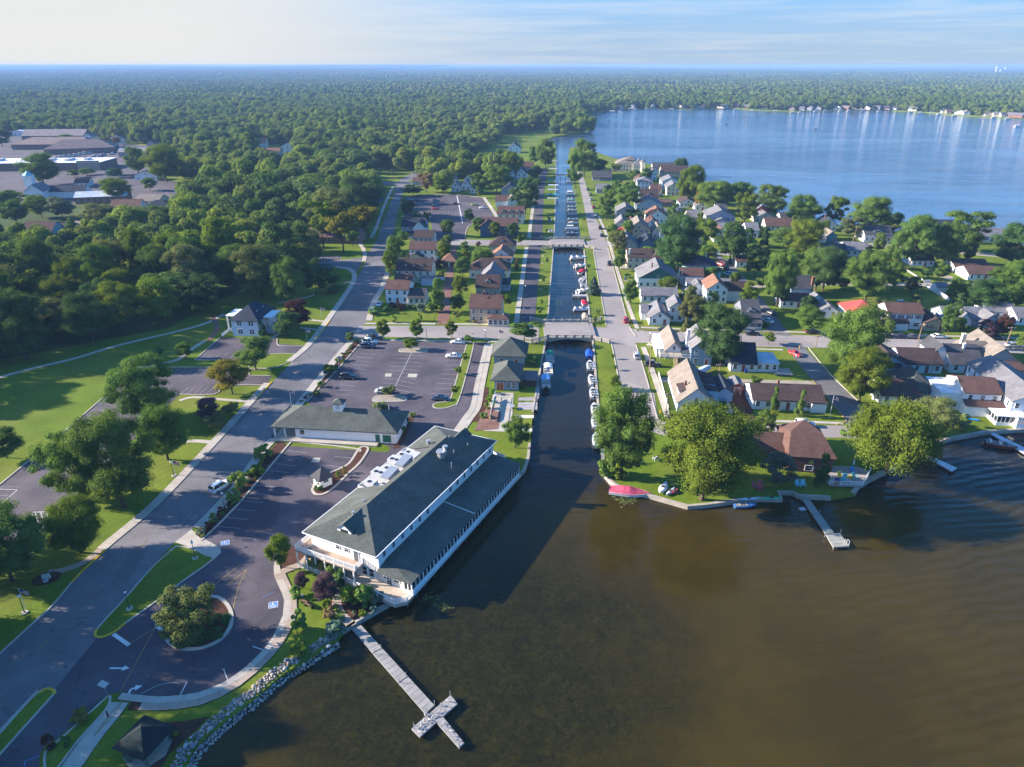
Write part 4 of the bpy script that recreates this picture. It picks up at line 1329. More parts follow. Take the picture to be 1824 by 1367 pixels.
block(t,-w*0.5,-1.2,6.5,6,5.5,'y',2.6,(0.055,0.085,0.15),R_BROWN,wname='wing_wall',rname='wing_roof')
t,w,d,h=H(886,932,399,12,2,'x',3.2,CREAM,R_BROWN,'pale house with three brown gabled dormers north of the navy house',fn=4)
for i in(-1,0,1):dormer(t,i*w*0.3,0.6,h-0.2,2.2,1.4,4,WHITE,R_BROWN)
t,w,d,h=H(905,931,371,14,2,'y',3.8,(0.45,0.55,0.66),R_TAN,'pale blue house with tall gable and tan roof beside the promenade trees',fn=2)
block(t,-w/2-8,2,8,9,4.0,'x',2.6,WHITE,R_BROWN,wname='wing_wall',rname='wing_roof')
t,w,d,h=H(893,922,353,13,2,'y',3.6,(0.22,0.23,0.27),R_DKGREY,'dark grey gabled house half hidden by the promenade trees',fn=2)
for a in((804,819,342,'white cottage with grey gable at the back of the upper car park'),(822,838,339,'white gabled cottage second along the upper car park back edge'),(838,852,345,'small white garage at the upper car park back edge'),(799,812,329,'white house with grey roof behind the upper car park cottages'),(826,842,330,'pale house with blue grey roof behind the car park cottages')):
 H(a[0],a[1],a[2],10,1.5,'y',3.0,WHITE,R_GREY if a[1]<840 else R_NAVY,a[3],fn=2,group='cottages behind the upper car park')
H(735,752,331,10,1,'x',2.4,(0.35,0.52,0.52),R_BROWN,'small teal house with brown roof at the street bend',fn=3)
H(896,948,306,12,1.5,'x',3.4,(0.45,0.40,0.36),R_BROWN,'long brown roofed house among the trees near the canal head',fn=5)
H(920,938,322,11,2,'y',3.4,WHITE,R_NAVY,'white gabled house with navy roof near the canal head',fn=2)
H(905,918,321,10,1.5,'y',3.0,WHITE,R_GREY,'small white gabled house tucked under trees near the canal head',fn=2)
H(905,926,273,14,2,'y',3.8,WHITE,R_DKGREY,'white gabled house with dark roof by the shore lawn',fn=2)
H(826,862,300,8,0.8,'flat',0.1,(0.20,0.40,0.52),(0.35,0.50,0.60),'long low blue shelter on the lawn beyond the cottages','shelter','shelter',wins=False)
H(985,1008,234,20,2.5,'y',6,WHITE,R_NAVY,'white lodge with steep dark gable on the wooded point across the water',fn=3)
p,q=g(414.8,598.5),g(463.5,601)
t,w,d,h=house(414.8,463.5,599.5,13,2,'hip',3.4,(0.70,0.70,0.72),R_NAVY,'big white two storey house with dark hipped roof and white porches beside the park',rz=R(-6),wins=False,hh=5.8,over=0.6)
for x in(-w*0.2,w*0.24):
 for dx in(-0.42,0.42):
  for z in(0.9,3.7):window(t,x+dx,-0.012,z,0,0.62,1.5)
win_row(t,'r',-w/2,0,w,13,3.7,3)
win_row(t,'r',-w/2,0,w,13,0.9,3)
dormer(t,0,2.2,h+0.5,2.2,0.7,2.0,WHITE,WHITE,0,0.3)
for y in(4.5,9):dormer(t,w/2-1.9,y,h+0.6,1.8,0.7,1.8,WHITE,WHITE,math.pi/2,0.3)
for s_ in(-1,1):
 xx=w/2+0.02 if s_>0 else-w/2-3.5
 b=MB()
 b.box(xx,xx+3.5,3.5,10.5,5.3,5.6)
 b.build('porch_roof',M['trim'],t)
 for i in range(3):
  a=MB()
  a.obox(xx+(3.2 if s_>0 else 0.3),3.8+3.2*i,0,5.3,0.35,0.35)
  a.build('column',M['trim'],t)
 a=MB()
 a.box(xx+0.2,xx+3.3,3.6,10.4,0,0.8)
 a.build('porch_deck',M['wood'],t,(0.5,0.5,0.5))
railing(t,[(-w/2-3.2,3.4),(-w/2-3.2,-1.2)],0.0,1.1)
PEN=[(1206,1270,735,19,1,'y',4.0,(0.50,0.56,0.64),R_TAN,'broad house with tan roof, blue gable front and three lake side dormers','A'),(1184,1214,640,15,1,'y',2.6,WHITE,R_TAN,'narrow white house with raised timber deck by the canal street corner','B'),(1229,1266,652,13,2,'y',2.8,(0.17,0.24,0.34),R_GREY,'blue grey two storey house with white chimney under the big dark tree','C'),(1301,1345,663,11,1,'x',4.2,(0.62,0.62,0.63),R_NAVY,'pale grey house with steep navy roof and flat roofed side room','D'),(1341,1463,731,10,1,'x',2.3,WHITE,R_DKBROWN,'long white ranch house with dark brown roof and two clipped conifers in front','E'),(1156,1192,580,12,1,'y',2.2,WHITE,R_GREY,'white house with grey twin gables facing the bridge street','F'),(1142,1205,540,8,1,'x',2.0,WHITE,R_GREY,'low white house with mauve grey roof below the green gable',''),(1136,1206,514,15,1.5,'y',4.6,WHITE,R_GREY,'wide house with dark green front gable over a white glazed porch','G'),(1117,1160,481,12,2,'x',2.4,CREAM,R_DKBROWN,'long cream two storey house with dark brown roof beside the canal street','I'),(1220,1274,496,11,2,'hip',2.6,(0.30,0.58,0.62),R_NAVY,'aqua two storey house with navy hipped roof','J'),(1212,1251,508,8,1.5,'x',2.2,WHITE,R_BROWN,'white house with rust brown roof in front of the aqua house',''),(1224,1300,523,9,1,'x',2.0,WHITE,R_GREY,'long white house with grey roof and small front gable','K'),(1257,1293,541,11,2,'y',2.8,WHITE,R_ORANGE,'tall white house with orange brown gable roof near the village street','L'),(1216,1230,530,4,0.8,'y',1.0,WHITE,R_GREY,'small white garden shed with grey roof beside the long white house','shed'),(1322,1352,585,14,1.5,'x',4.0,(0.16,0.17,0.21),R_DKGREY,'dark grey bungalow with white porch on the village street corner','M'),(1390,1440,549,8,1,'x',1.8,WHITE,R_BROWN,'low white house with brown roof behind the tall twin trees',''),(1408,1442,531,9,1.5,'x',3.6,(0.28,0.38,0.50),R_DKGREY,'blue house with dark roof and red brick chimney behind the village street','N'),(1447,1462,541,4,0.8,'y',1.0,WHITE,R_GREY,'little white shed on the lawn beside the blue house','shed'),(1459,1490,567,8,1,'y',1.9,WHITE,R_GREY,'white garage with pale grey roof near the red roofed house',''),(1513,1568,580,12,1.5,'hip',3.0,WHITE,R_RED,'white house with bright red hipped roof',''),(1578,1637,586,9,2,'x',2.2,WHITE,R_BROWN,'white two storey house with brown roof and dark shutters next to the red roof','O'),(1645,1682,590,12,1,'y',1.8,TAN,R_DKBROWN,'tan bungalow with dark brown roof and shuttered front windows','P'),(1682,1768,582,10,1,'x',2.6,(0.30,0.38,0.47),R_GREY,'wide blue grey house with cross gable and white trim along the village street','Q'),(1757,1806,569,9,1,'x',1.8,WHITE,R_GREY,'long white garage with pale roof at the end of the village street',''),(1810,1862,580,9,1,'x',2.2,WHITE,R_GREY,'white cottage cut by the picture edge past the long garage',''),(1551,1610,664,13,1,'y',2.6,(0.28,0.38,0.46),R_DKBROWN,'teal grey cottage with dark roof beside the bright tall tree','R'),(1606,1674,665,12,1,'x',2.6,WHITE,R_DKBROWN,'white cottage with almost black brown roof between the teal and grey roofed cottages',''),(1692,1747,665,13,1,'x',3.6,WHITE,R_DKGREY,'white house with wide grey roof and sunlit gable end','S'),(1742,1812,664,16,1,'y',4.6,(0.36,0.33,0.31),R_TAN,'large tan roofed house with taupe gable and long front wing','T'),(1796,1870,752,24,2,'y',2.4,(0.70,0.71,0.73),R_GREY,'big white two storey lake house with grey roof, white deck and tall windows','U'),(1712,1772,736,11,2,'x',2.0,WHITE,R_BROWN,'white two storey lake house with brown roof and glazed sunporch','V'),(1568,1629,722,9,1,'x',2.8,WHITE,R_BROWN,'white chalet with brown roof and chimney behind the willow','W'),(1612,1660,712,12,1,'hip',3.4,(0.20,0.22,0.20),R_GREEN,'dark house with green hipped roof behind the white chalet',''),(1100,1128,389,11,1.5,'y',2.6,GREY,R_GREY,'grey gabled house beside the round tree on the canal street',''),(1121,1152,427,13,2,'y',3.2,TAN,R_TAN,'tan two storey gabled house next to the small red roof',''),(1105,1123,426,9,1,'y',1.4,WHITE,R_RED,'small white house with faded red roof on the canal street',''),(1101,1131,450,12,1.5,'y',3.0,GREY,R_GREY,'grey house with pale metal twin gables on the canal street',''),(1137,1169,448,10,1,'y',3.0,(0.14,0.20,0.28),R_NAVY,'dark blue cottage with steep gable behind the cream house',''),(1155,1186,399,13,1.5,'y',3.0,WHITE,R_ORANGE,'white house with tan and orange gable roof in the middle of the village',''),(1137,1175,377,12,1.5,'y',3.0,(0.34,0.38,0.44),R_GREY,'blue grey house with grey gable in the middle of the village',''),(1142,1169,362,12,1.5,'x',3.4,(0.22,0.30,0.40),R_DKBROWN,'blue house with dark brown roof and small white dormer','X'),(1174,1196,369,9,1,'flat',0.1,(0.26,0.15,0.11),R_BROWN,'low brown flat roofed building at the north lane',''),(1137,1159,338,12,2,'hip',2.0,WHITE,R_GREY,'square white two storey house with low grey roof near the tip',''),(1181,1206,338,14,2,'y',2.4,WHITE,R_GREY,'white and grey gabled house on the north lane',''),(1189,1208,349,12,2,'y',2.4,CREAM,R_GREY,'cream gabled house on the north lane by the yellow green tree',''),(1182,1222,320,15,2,'x',3.2,TAN,R_DKBROWN,'large brown roofed house on the lake edge of the tip',''),(1166,1205,312,12,2,'x',2.8,WHITE,R_DKGREY,'white house with long dark roof facing the open lake',''),(1156,1168,321,10,2,'y',2.4,WHITE,R_TAN,'narrow white gabled house beside the lake tip mansions',''),(1101,1128,306,18,2.5,'hip',3.0,CREAM,R_TAN,'beige lake mansion with stepped hipped roofs near the tip','Y'),(1129,1146,307,12,2.5,'hip',3.0,CREAM,R_GREY,'beige lake mansion with round tower next to the stepped mansion','Z'),(1213,1237,370,12,1,'y',2.2,WHITE,R_DKBROWN,'small white cottage with dark roof and clipped hedge on the lake lawn',''),(1227,1243,360,10,1,'y',2.0,CREAM,R_TAN,'tan roofed cottage behind the hedge on the lake lawn',''),(1240,1262,376,10,1,'y',2.0,WHITE,R_GREY,'white cottage under the yellow leaved tree',''),(1262,1303,404,13,2,'y',3.0,(0.33,0.33,0.40),R_GREY,'mauve grey house with two broad gables near the lake','a'),(1341,1367,391,14,1.5,'y',3.4,(0.34,0.07,0.06),R_GREY,'dark red barn like house by the lake shore',''),(1347,1377,397,12,1,'y',2.4,CREAM,R_GREY,'pale low house in front of the dark red house',''),(1368,1408,412,10,1,'x',2.6,CREAM,R_BROWN,'cream cottage with red brown roof behind the village trees',''),(1273,1291,432,11,1.5,'y',2.6,WHITE,R_BROWN,'white house with brown roof at the end of the upper bridge street',''),(1392,1410,399,9,1,'x',2.2,WHITE,R_DKGREY,'white boathouse with dark roof by the lake shore',''),(1311,1329,477,8,1,'x',1.8,WHITE,R_BROWN,'small white garage under the round dark tree',''),(1163,1178,426,9,1.5,'y',2.4,(0.30,0.36,0.42),R_TAN,'narrow blue house with tan roof beside the tall central tree',''),(1058,1086,322,12,1,'x',3.0,(0.16,0.17,0.20),R_DKGREY,'dark bungalow with white porch near the canal mouth','b'),(1065,1095,345,11,1,'x',2.4,GREY,R_GREY,'grey bungalow beside the top of the canal street',''),(1116,1134,347,9,1,'x',2.0,WHITE,R_GREY,'white cottage half hidden by garden trees near the tip',''),(1543,1582,432,11,1.5,'x',2.8,WHITE,R_DKGREY,'white house with grey dormered roof on the lake drive','c'),(1510,1543,457,11,1,'x',2.2,WHITE,R_GREY,'white house with pale grey roof by the leaning utility pole',''),(1470,1503,459,9,1,'x',2.2,(0.14,0.17,0.22),R_DKGREY,'dark blue cottage with slate roof under the village trees',''),(1623,1661,475,9,1,'x',2.0,(0.55,0.62,0.68),R_DKGREY,'white garage with glazed blue porch in tree shade',''),(1699,1757,486,10,1,'x',2.0,WHITE,R_BROWN,'long white cottage with brown roof on the far lawn',''),(1724,1784,500,10,1,'x',2.0,WHITE,R_BROWN,'white house with mottled brown roof beside the gravel fork',''),(1655,1708,416,12,1,'x',2.6,GREY,R_NAVY,'dark roofed house at the lake edge behind thin trees',''),(1733,1790,431,12,1,'x',2.4,WHITE,R_GREY,'white lake house with pale grey roof at the water',''),(1472,1487,431,8,1,'y',2.0,(0.10,0.26,0.26),R_TAN,'small teal cottage on the lake drive',''),(1464,1486,413,9,1.5,'y',2.6,WHITE,R_NAVY,'white boathouse with navy gable on the lake edge',''),(1668,1686,522,5,0.8,'x',1.2,WHITE,R_GREY,'white garden shed on the lawn by the gravel lane','shed'),]
FILL=['white cottage with pale grey roof squeezed between the canal street gardens','grey cottage behind the faded red roof','cream cottage in the middle of the packed village rows','white cottage beside the brown flat roofed building','pale grey house at the foot of the north lane','white house with grey roof at the bend of the upper bridge street','white cottage above the mauve grey house lawn','small cream cottage below the beige mansions','grey roofed cottage beside the square white house','white bungalow second along the upper canal street','white cottage near the spruce by the red brown roof','grey cottage behind the red barn like house','white lake cottage next to the golden tree','white cottage under the large lighter green tree','grey roofed cottage near the teal cottage']
for(a,b,c),lb in zip([(1116,1134,412),(1152,1170,413),(1186,1204,396),(1204,1222,421),(1178,1198,432),(1272,1290,420),(1226,1244,396),(1132,1147,331),(1160,1176,346),(1098,1116,412),(1300,1318,422),(1330,1348,424),(1276,1292,386),(1418,1438,428),(1450,1466,440)],FILL):
 PEN.append((a,b,c,10,rng.choice([1,1.5]),rng.choice('xy'),2.4,rng.choice([WHITE,WHITE,GREY,CREAM]),rng.choice([R_GREY,R_GREY,R_DKGREY,R_BROWN]),lb,''))
PH={}
for(x0,x1,yb,d,st,kind,rise,wl_,rf,label,key)in PEN:
 kw={}
 if yb<470:
  m_=(x1-x0)*0.10
  x0,x1,d,rise=x0-m_,x1+m_,d*1.15,rise*1.15
 if key=='shed':kw=dict(name='garden_shed',cat='shed',wins=False)
 elif 'garage' in label:kw=dict(name='garage',cat='garage')
 elif 'boathouse' in label:kw=dict(name='boathouse',cat='boathouse')
 if key=='O':kw['sh']=(0.05,0.05,0.07)
 if key=='P':kw['sh']=(0.08,0.06,0.05)
 if key=='G':kw['gable']=(0.03,0.12,0.11)
 if key in 'JI' and key:kw['fn']=4
 t,w,d,h=house(x0,x1,yb,d,st,kind,rise,wl_,rf,label,rz=GRID if key not in('U','V','T')else GRID-R(3),**kw)
 PH[key or label]=(t,w,d,h)
 if key=='shed':door(t,0,-0.012,0.05,0,(0.55,0.55,0.56),1.1,1.8)
 elif rng.random()<0.5 and not key and kind in('x','y')and st>0.8:chimney(t,rng.uniform(-0.2,0.2)*w,d*0.5,h,h+rise+0.8,0.5)
t,w,d,h=PH['A']
for y in(4.5,9.0,13.0):
 block(t,w/2-1.6,y,3.4,2.6,4.0,'shedr',0.7,(0.35,0.48,0.62),R_DKBROWN,0.2,wname='dormer_wall',rname='dormer_roof')
block(t,w/2+1.8,7.0,4.2,8.0,2.6,'y',1.6,(0.40,0.50,0.62),R_NAVY,wname='wing_wall',rname='wing_roof')
chimney(t,-w*0.24,5.2,h,h+3.4,0.5)
block(t,-w/2+0.6,3.0,2.4,4.4,4.4,'shedl',0.6,WHITE,R_DKBROWN,0.2,wname='dormer_wall',rname='dormer_roof')
t,w,d,h=PH['B']
block(t,-w/2-2.4,1.0,2.39,13,2.7,'flat',0.05,WHITE,(0.62,0.62,0.62),0.15,wname='side_wall',rname='side_roof')
a=MB()
a.box(-w/2-2.0,w/2+2.2,-4.2,-0.02,2.0,2.25)
a.build('deck',M['wood'],t,(0.42,0.33,0.25))
railing(t,[(-w/2-1.9,-0.1),(-w/2-1.9,-4.1),(w/2+2.1,-4.1),(w/2+2.1,-0.1)],2.25,0.9)
for i in range(4):
 a=MB()
 a.obox(-w/2-1.8+i*(w+3.6)/3,-4.0,0,2.0,0.2,0.2)
 a.build('deck_post',M['wood'],t,(0.42,0.33,0.25))
a=MB()
for i in range(9):a.box(-0.6,0.6,-4.5-0.32*i,-4.2-0.32*i,1.8-0.21*i,2.05-0.21*i)
a.build('stairs',M['wood'],t,(0.48,0.36,0.20))
t,w,d,h=PH['C']
chimney(t,-w/2-0.3,6,0,h+3.4,0.9,'plain',WHITE)
block(t,-w/2-2.2,1.0,2.19,6,2.7,'shedl',0.7,(0.17,0.24,0.34),R_NAVY,0.2,wname='side_wall',rname='side_roof')
t,w,d,h=PH['D']
block(t,w/2+0.02,0.3,6.2,8.0,2.8,'flat',0.05,(0.62,0.63,0.65),(0.44,0.50,0.57),0.3,wname='side_wall',rname='side_roof')
win_row(t,'f',w/2,0.3,6.2,8,1.0,3)
chimney(t,-w*0.2,6.0,h+2,h+5.2,0.5)
a=MB()
a.box(w/2+5.0,w/2+10,-2.0,3.0,0.25,0.4)
a.build('deck',M['wood'],t,(0.36,0.30,0.26))
t,w,d,h=PH['E']
block(t,w/2-3.2,-1.0,3.6,5.0,2.75,'flat',0.05,WHITE,R_DKBROWN,0.3,wname='wing_wall',rname='wing_roof')
chimney(t,-w*0.1,5.0,h+1,h+3.2,0.5)
t,w,d,h=PH['F']
block(t,w/2+0.02,4.0,5.0,8.0,5.2,'y',2.0,WHITE,R_GREY,wname='wing_wall',rname='wing_roof')
win_row(t,'f',w/2,4.0,5.0,8,3.6,2)
win_row(t,'f',w/2,4.0,5.0,8,0.9,2)
block(t,-w/2-2.2,5.0,2.19,8.0,2.8,'x',1.8,WHITE,R_GREY,wname='wing_wall',rname='wing_roof')
block(t,w/2+5.04,6.0,5.5,5.0,2.8,'x',1.8,WHITE,R_DKGREY,wname='wing_wall',rname='wing_roof')
t,w,d,h=PH['G']
chimney(t,-w*0.15,4.0,h+1.5,h+5.2,0.5)
t,w,d,h=PH['I']
block(t,w/2+0.02,-0.8,5.2,11,5.8,'hip',1.8,(0.62,0.60,0.42),R_DKBROWN,wname='wing_wall',rname='wing_roof')
win_row(t,'f',w/2,-0.8,5.2,11,3.6,2)
chimney(t,-w*0.42,2.0,h,h+3.0,0.7,'plain',WHITE)
porch(t,-w/2-2.6,-w/2-0.1,6,6,2.7,R_DKBROWN,0.4,2)
t,w,d,h=PH['J']
block(t,w/2+0.02,1.5,2.2,5,2.8,'flat',0.05,(0.30,0.58,0.62),R_NAVY,wname='bay_wall',rname='bay_roof')
chimney(t,w*0.2,6.0,h+1,h+3.6,0.5,'plain',(0.5,0.5,0.52))
t,w,d,h=PH['K']
block(t,-w/2+0.5,-2.4,6.0,5.0,2.8,'y',2.2,(0.62,0.66,0.72),R_GREY,wname='wing_wall',rname='wing_roof')
t,w,d,h=PH['L']
block(t,w/2+0.02,3.0,7.5,7.0,4.4,'x',2.2,WHITE,R_DKBROWN,wname='wing_wall',rname='wing_roof')
t,w,d,h=PH['M']
porch(t,-w/2,w/2,-0.02,2.4,2.7,R_DKGREY,0.6,4)
dormer(t,0,1.8,h+0.7,2.6,1.0,3.0,WHITE,R_DKGREY)
t,w,d,h=PH['N']
chimney(t,w*0.55,1.0,0,h+4.0,0.9)
t,w,d,h=PH['O']
block(t,-w*0.36,-2.2,4.6,2.19,2.7,'shedf',0.7,WHITE,R_BROWN,0.25,wname='entry_wall',rname='entry_roof')
block(t,w/2+0.02,2,3.4,6.5,2.8,'x',1.6,WHITE,R_BROWN,wname='wing_wall',rname='wing_roof')
t,w,d,h=PH['Q']
block(t,w*0.12,-3.0,6.4,6.0,2.9,'y',2.6,(0.30,0.38,0.47),R_GREY,wname='wing_wall',rname='wing_roof')
window(t,w*0.12+3.2,-3.01,1.2,0,1.4,1.2)
block(t,-w*0.30,-1.6,4.4,5,2.9,'y',2.4,WHITE,R_GREY,wname='wing_wall',rname='wing_roof')
t,w,d,h=PH['R']
block(t,-w*0.4,-2.0,w*0.7,2.0,2.4,'shedf',0.5,(0.24,0.34,0.42),R_DKBROWN,0.2,wname='porch_wall',rname='porch_roof')
t,w,d,h=PH['S']
block(t,-w*0.5-3.6,4,4.4,8,4.6,'y',2.2,WHITE,R_DKGREY,wname='wing_wall',rname='wing_roof')
chimney(t,w*0.05,5.0,h+1.5,h+4.2,0.6,'plain',WHITE)
t,w,d,h=PH['T']
block(t,-w*0.2,-4.0,w*0.7,3.99,2.7,'hip',1.6,(0.36,0.33,0.31),R_BROWN,wname='wing_wall',rname='wing_roof')
block(t,-w/2-1.4,5,5.0,4.0,4.4,'x',2.4,CREAM,R_TAN,wname='dormer_wall',rname='dormer_roof')
chimney(t,-w/2-0.4,11,0,h+4.6,1.0,'plain',(0.62,0.55,0.45))
t,w,d,h=PH['U']
a=MB()
a.box(-w/2-0.2,w/2,-4.5,-0.02,1.6,1.85)
a.build('deck',M['wood'],t,(0.46,0.40,0.35))
a=MB()
a.box(-w/2-0.2,-w/2,-4.5,0,0,1.6).box(-w/2-0.2,w/2,-4.55,-4.45,0,1.6)
a.build('deck_skirt',M['trim'],t)
railing(t,[(-w/2-0.1,0),(-w/2-0.1,-4.4),(w/2,-4.4)],1.85,0.95)
for i in range(6):
 a=MB()
 a.bar((-w/2-0.3,2+3.2*i,0.9),(-w/2-0.3,5.1+3.2*i,0.9),0.08,1.7)
 a.build('fence_panel',M['trim'],t)
t,w,d,h=PH['V']
block(t,-w/2-5.0,1.0,4.99,10,4.6,'flat',0.05,WHITE,(0.66,0.66,0.66),0.15,wname='wing_wall',rname='wing_roof')
win_row(t,'f',-w/2-5,1.0,5,10,1.0,2)
win_row(t,'l',-w/2-5,1.0,5,10,1.2,2)
b=MB()
v,f=roof_planes(-w/2-0.3,w/2+0.3,-2.4,-0.02,2.8,'shedf',0.9)
b.solid(v,f,0.14)
b.build('lower_roof',M['roofing'],t,R_BROWN)
a=MB()
a.box(-w/2,w/2,-2.1,-0.02,0,2.8)
a.build('lower_wall',M['siding'],t,WHITE)
SX=w*0.12
a=MB()
a.box(SX,SX+6.6,-6.6,-2.15,0,0.9)
a.build('sunporch_wall',M['trim'],t)
a=MB()
a.box(SX-0.3,SX+6.9,-6.9,-2.2,2.55,2.72)
a.build('sunporch_roof',M['trim'],t)
for i in range(8):
 a=MB()
 a.obox(SX+0.1+i*6.4/7,-6.5,0.9,2.55,0.13,0.13)
 a.build('mullion',M['trim'],t)
for i in range(4):
 a=MB()
 a.obox(SX+0.1,-6.5+i*1.4,0.9,2.55,0.13,0.13)
 a.build('mullion',M['trim'],t)
a=MB()
a.box(SX+0.1,SX+6.5,-6.47,-6.44,0.9,2.55).box(SX+0.12,SX+0.15,-6.4,-2.2,0.9,2.55)
a.build('pane',M['glass'],t)
t,w,d,h=PH['W']
chimney(t,-w/2-0.3,3.0,0,h+3.0,0.8,'plain',WHITE)
block(t,w*0.05,-3.4,w*0.5,3.39,2.3,'shedf',0.9,WHITE,R_BROWN,0.3,wname='porch_wall',rname='porch_roof')
t,w,d,h=PH['X']
dormer(t,0,1.6,h+0.5,1.6,1.2,2.5,WHITE,R_DKBROWN)
t,w,d,h=PH['Y']
block(t,w*0.0,4,7,7,9.4,'hip',2.2,CREAM,R_TAN,0.8,wname='tower_wall',rname='tower_roof')
block(t,-w/2-4,2,5,9,4.0,'hip',2.2,CREAM,R_TAN,wname='wing_wall',rname='wing_roof')
t,w,d,h=PH['Z']
a=MB()
a.tube([(w*0.3,1,0),(w*0.3,1,8)],2.2,10)
a.build('tower_wall',M['siding'],t,CREAM)
a=MB()
a.tube([(w*0.3,1,8),(w*0.3,1,10.4)],[2.7,0.05],10)
a.build('tower_roof',M['roofing'],t,R_GREY)
t,w,d,h=PH['a']
block(t,-w*0.4,-3.4,w*0.8,5,2.8,'y',2.4,(0.33,0.33,0.40),R_GREY,wname='wing_wall',rname='wing_roof')
t,w,d,h=PH['b']
porch(t,-w/2,w/2,-0.02,2.4,2.6,R_DKGREY,0.5,4)
t,w,d,h=PH['c']
dormer(t,0,1.6,h+0.4,4.0,1.0,2.6,WHITE,R_DKGREY)
porch(t,-w*0.1,w/2+1,-0.02,2.4,2.6,R_DKGREY,0.5,3)
t=thing('barn_shed','small brown barn shed with rounded grey roof and white crossed doors','shed',(*g(1312.5,704),0),GRID)
prof=[(-1.75,0),(-1.75,1.7),(-1.35,2.7),(0,3.3),(1.35,2.7),(1.75,1.7),(1.75,0)]
a=MB()
a.loft([[(x,y,z)for x,z in prof]for y in(0,5.2)],0,True,True)
a.build('wall',M['wood'],t,(0.17,0.055,0.045))
b=MB()
v=[(x*1.08,y,z+0.06)for y in(-0.15,5.4)for x,z in prof[1:6]]
b.solid(v,[(i+1,i,i+5,i+6)for i in range(4)],-0.1)
b.build('roof',M['roofing'],t,R_GREY)
door(t,0,-0.012,0.05,0,(0.19,0.06,0.05),1.6,2.0)
a=MB()
for s_ in(-1,1):a.bar((s_*0.75,-0.09,0.15),(-s_*0.0,-0.09,1.95),0.10,0.02)
a.build('door_brace',M['trim'],t)
t,w,d,h=house(1404,1478,842,13,1.5,'y',0.1,(0.15,0.065,0.05),R_BROWN,'brown shingled shore lodge with steep brown roof and round yellow ornament','shore_lodge','lodge',rz=R(-8),wins=False,hh=4.0,wallmat='wood')
for o in list(t.children):
 if o.name.startswith(('roof','gable')):bpy.data.objects.remove(o)
b=MB()
v=[(-w/2-.5,-.6,4.0),(w/2+.5,-.6,4.0),(w/2+.3,13.5,4.0),(-w/2-.3,13.5,4.0),(-w*0.42,5.0,7.2),(w*0.30,5.0,7.2),(0,9.5,8.0)]
b.solid(v,[(0,1,5,4),(1,2,6,5),(2,3,6),(3,0,4,6),(4,5,6)],0.22)
b.build('roof',M['roofing'],t,R_BROWN)
a=MB()
a.tube([(0,-0.02,2.6),(0,-0.12,2.6)],0.55,14)
a.build('round_ornament',M['plain'],t,(0.42,0.30,0.07))
window(t,-0.2,-0.012,0.5,0,1.6,1.2)
window(t,w*0.3,-0.012,0.7,0,1.0,1.2)
block(t,-w/2-9.0,4.5,9.0,6.0,2.7,'x',2.6,(0.14,0.06,0.05),R_BROWN,0.5,'wood',wname='wing_wall',rname='wing_roof')
block(t,-w/2-16.5,3.0,7.4,10.0,3.0,'y',3.6,(0.10,0.05,0.045),R_NAVY,0.7,'wood',wname='wing_wall',rname='wing_roof')
a=MB()
a.prism([(w*0.25,-1.0),(w*0.3,-5.5),(w/2+5.0,-5.0),(w/2+8.5,1.5),(w/2+6,3.0),(w/2,2.5)],0.3,0.6)
a.build('lodge_deck',M['wood'],t,(0.30,0.27,0.26))
railing(t,[(w*0.3,-5.3),(w/2+4.9,-4.8),(w/2+8.3,1.4)],0.6,0.8,0.25)
t=thing('church','white church with square steeple and pale blue cap beside the navy hall roof','church',(*g(62,358),0),R(8))
block(t,-5,0,11,14,6.0,'y',4.0,WHITE,R_GREY,0.5)
a=MB()
a.box(-6.0,-1.0,5,10,6,15)
a.build('steeple',M['siding'],t,WHITE)
a=MB()
a.tube([(-3.5,7.5,15),(-3.5,7.5,15.4),(-3.5,7.5,17.6)],[3.4,3.4,0.4],4)
a.build('steeple_cap',M['roofing'],t,(0.22,0.42,0.46))
win_row(t,'f',-5,0,11,14,1.5,3,0.9,2.6)
block(t,6.02,8,22,11,4.5,'x',3.0,WHITE,R_NAVY,0.5,wname='hall_wall',rname='hall_roof')
t=thing('brick_hall','low brick parish hall with a white metal roof beside the church','hall',(*g(135,364),0),R(14))
block(t,0,0,30,13,4.2,'x',2.4,(0.22,0.12,0.09),(0.48,0.52,0.58),0.6,'brick')
win_row(t,'f',0,0,30,13,1.2,8)
t=thing('store','very large flat white roofed store with brick walls behind the car park','store',(*g(0,305),0),R(5))
block(t,-30,0,110,34,6.0,'flat',0.05,(0.22,0.13,0.10),(0.66,0.68,0.72),0.3,'plain')
for i in range(7):
 a=MB()
 x=-22+i*14+rng.uniform(-3,3)
 a.box(x,x+3,10+rng.uniform(-6,12),24,6.0,7.6)
 a.build('rooftop_unit',M['plain'],t,(0.45,0.45,0.47))
a=MB()
a.box(62,80.2,-0.2,0,0,7.5)
a.build('front_parapet',M['plain'],t,(0.34,0.26,0.20))
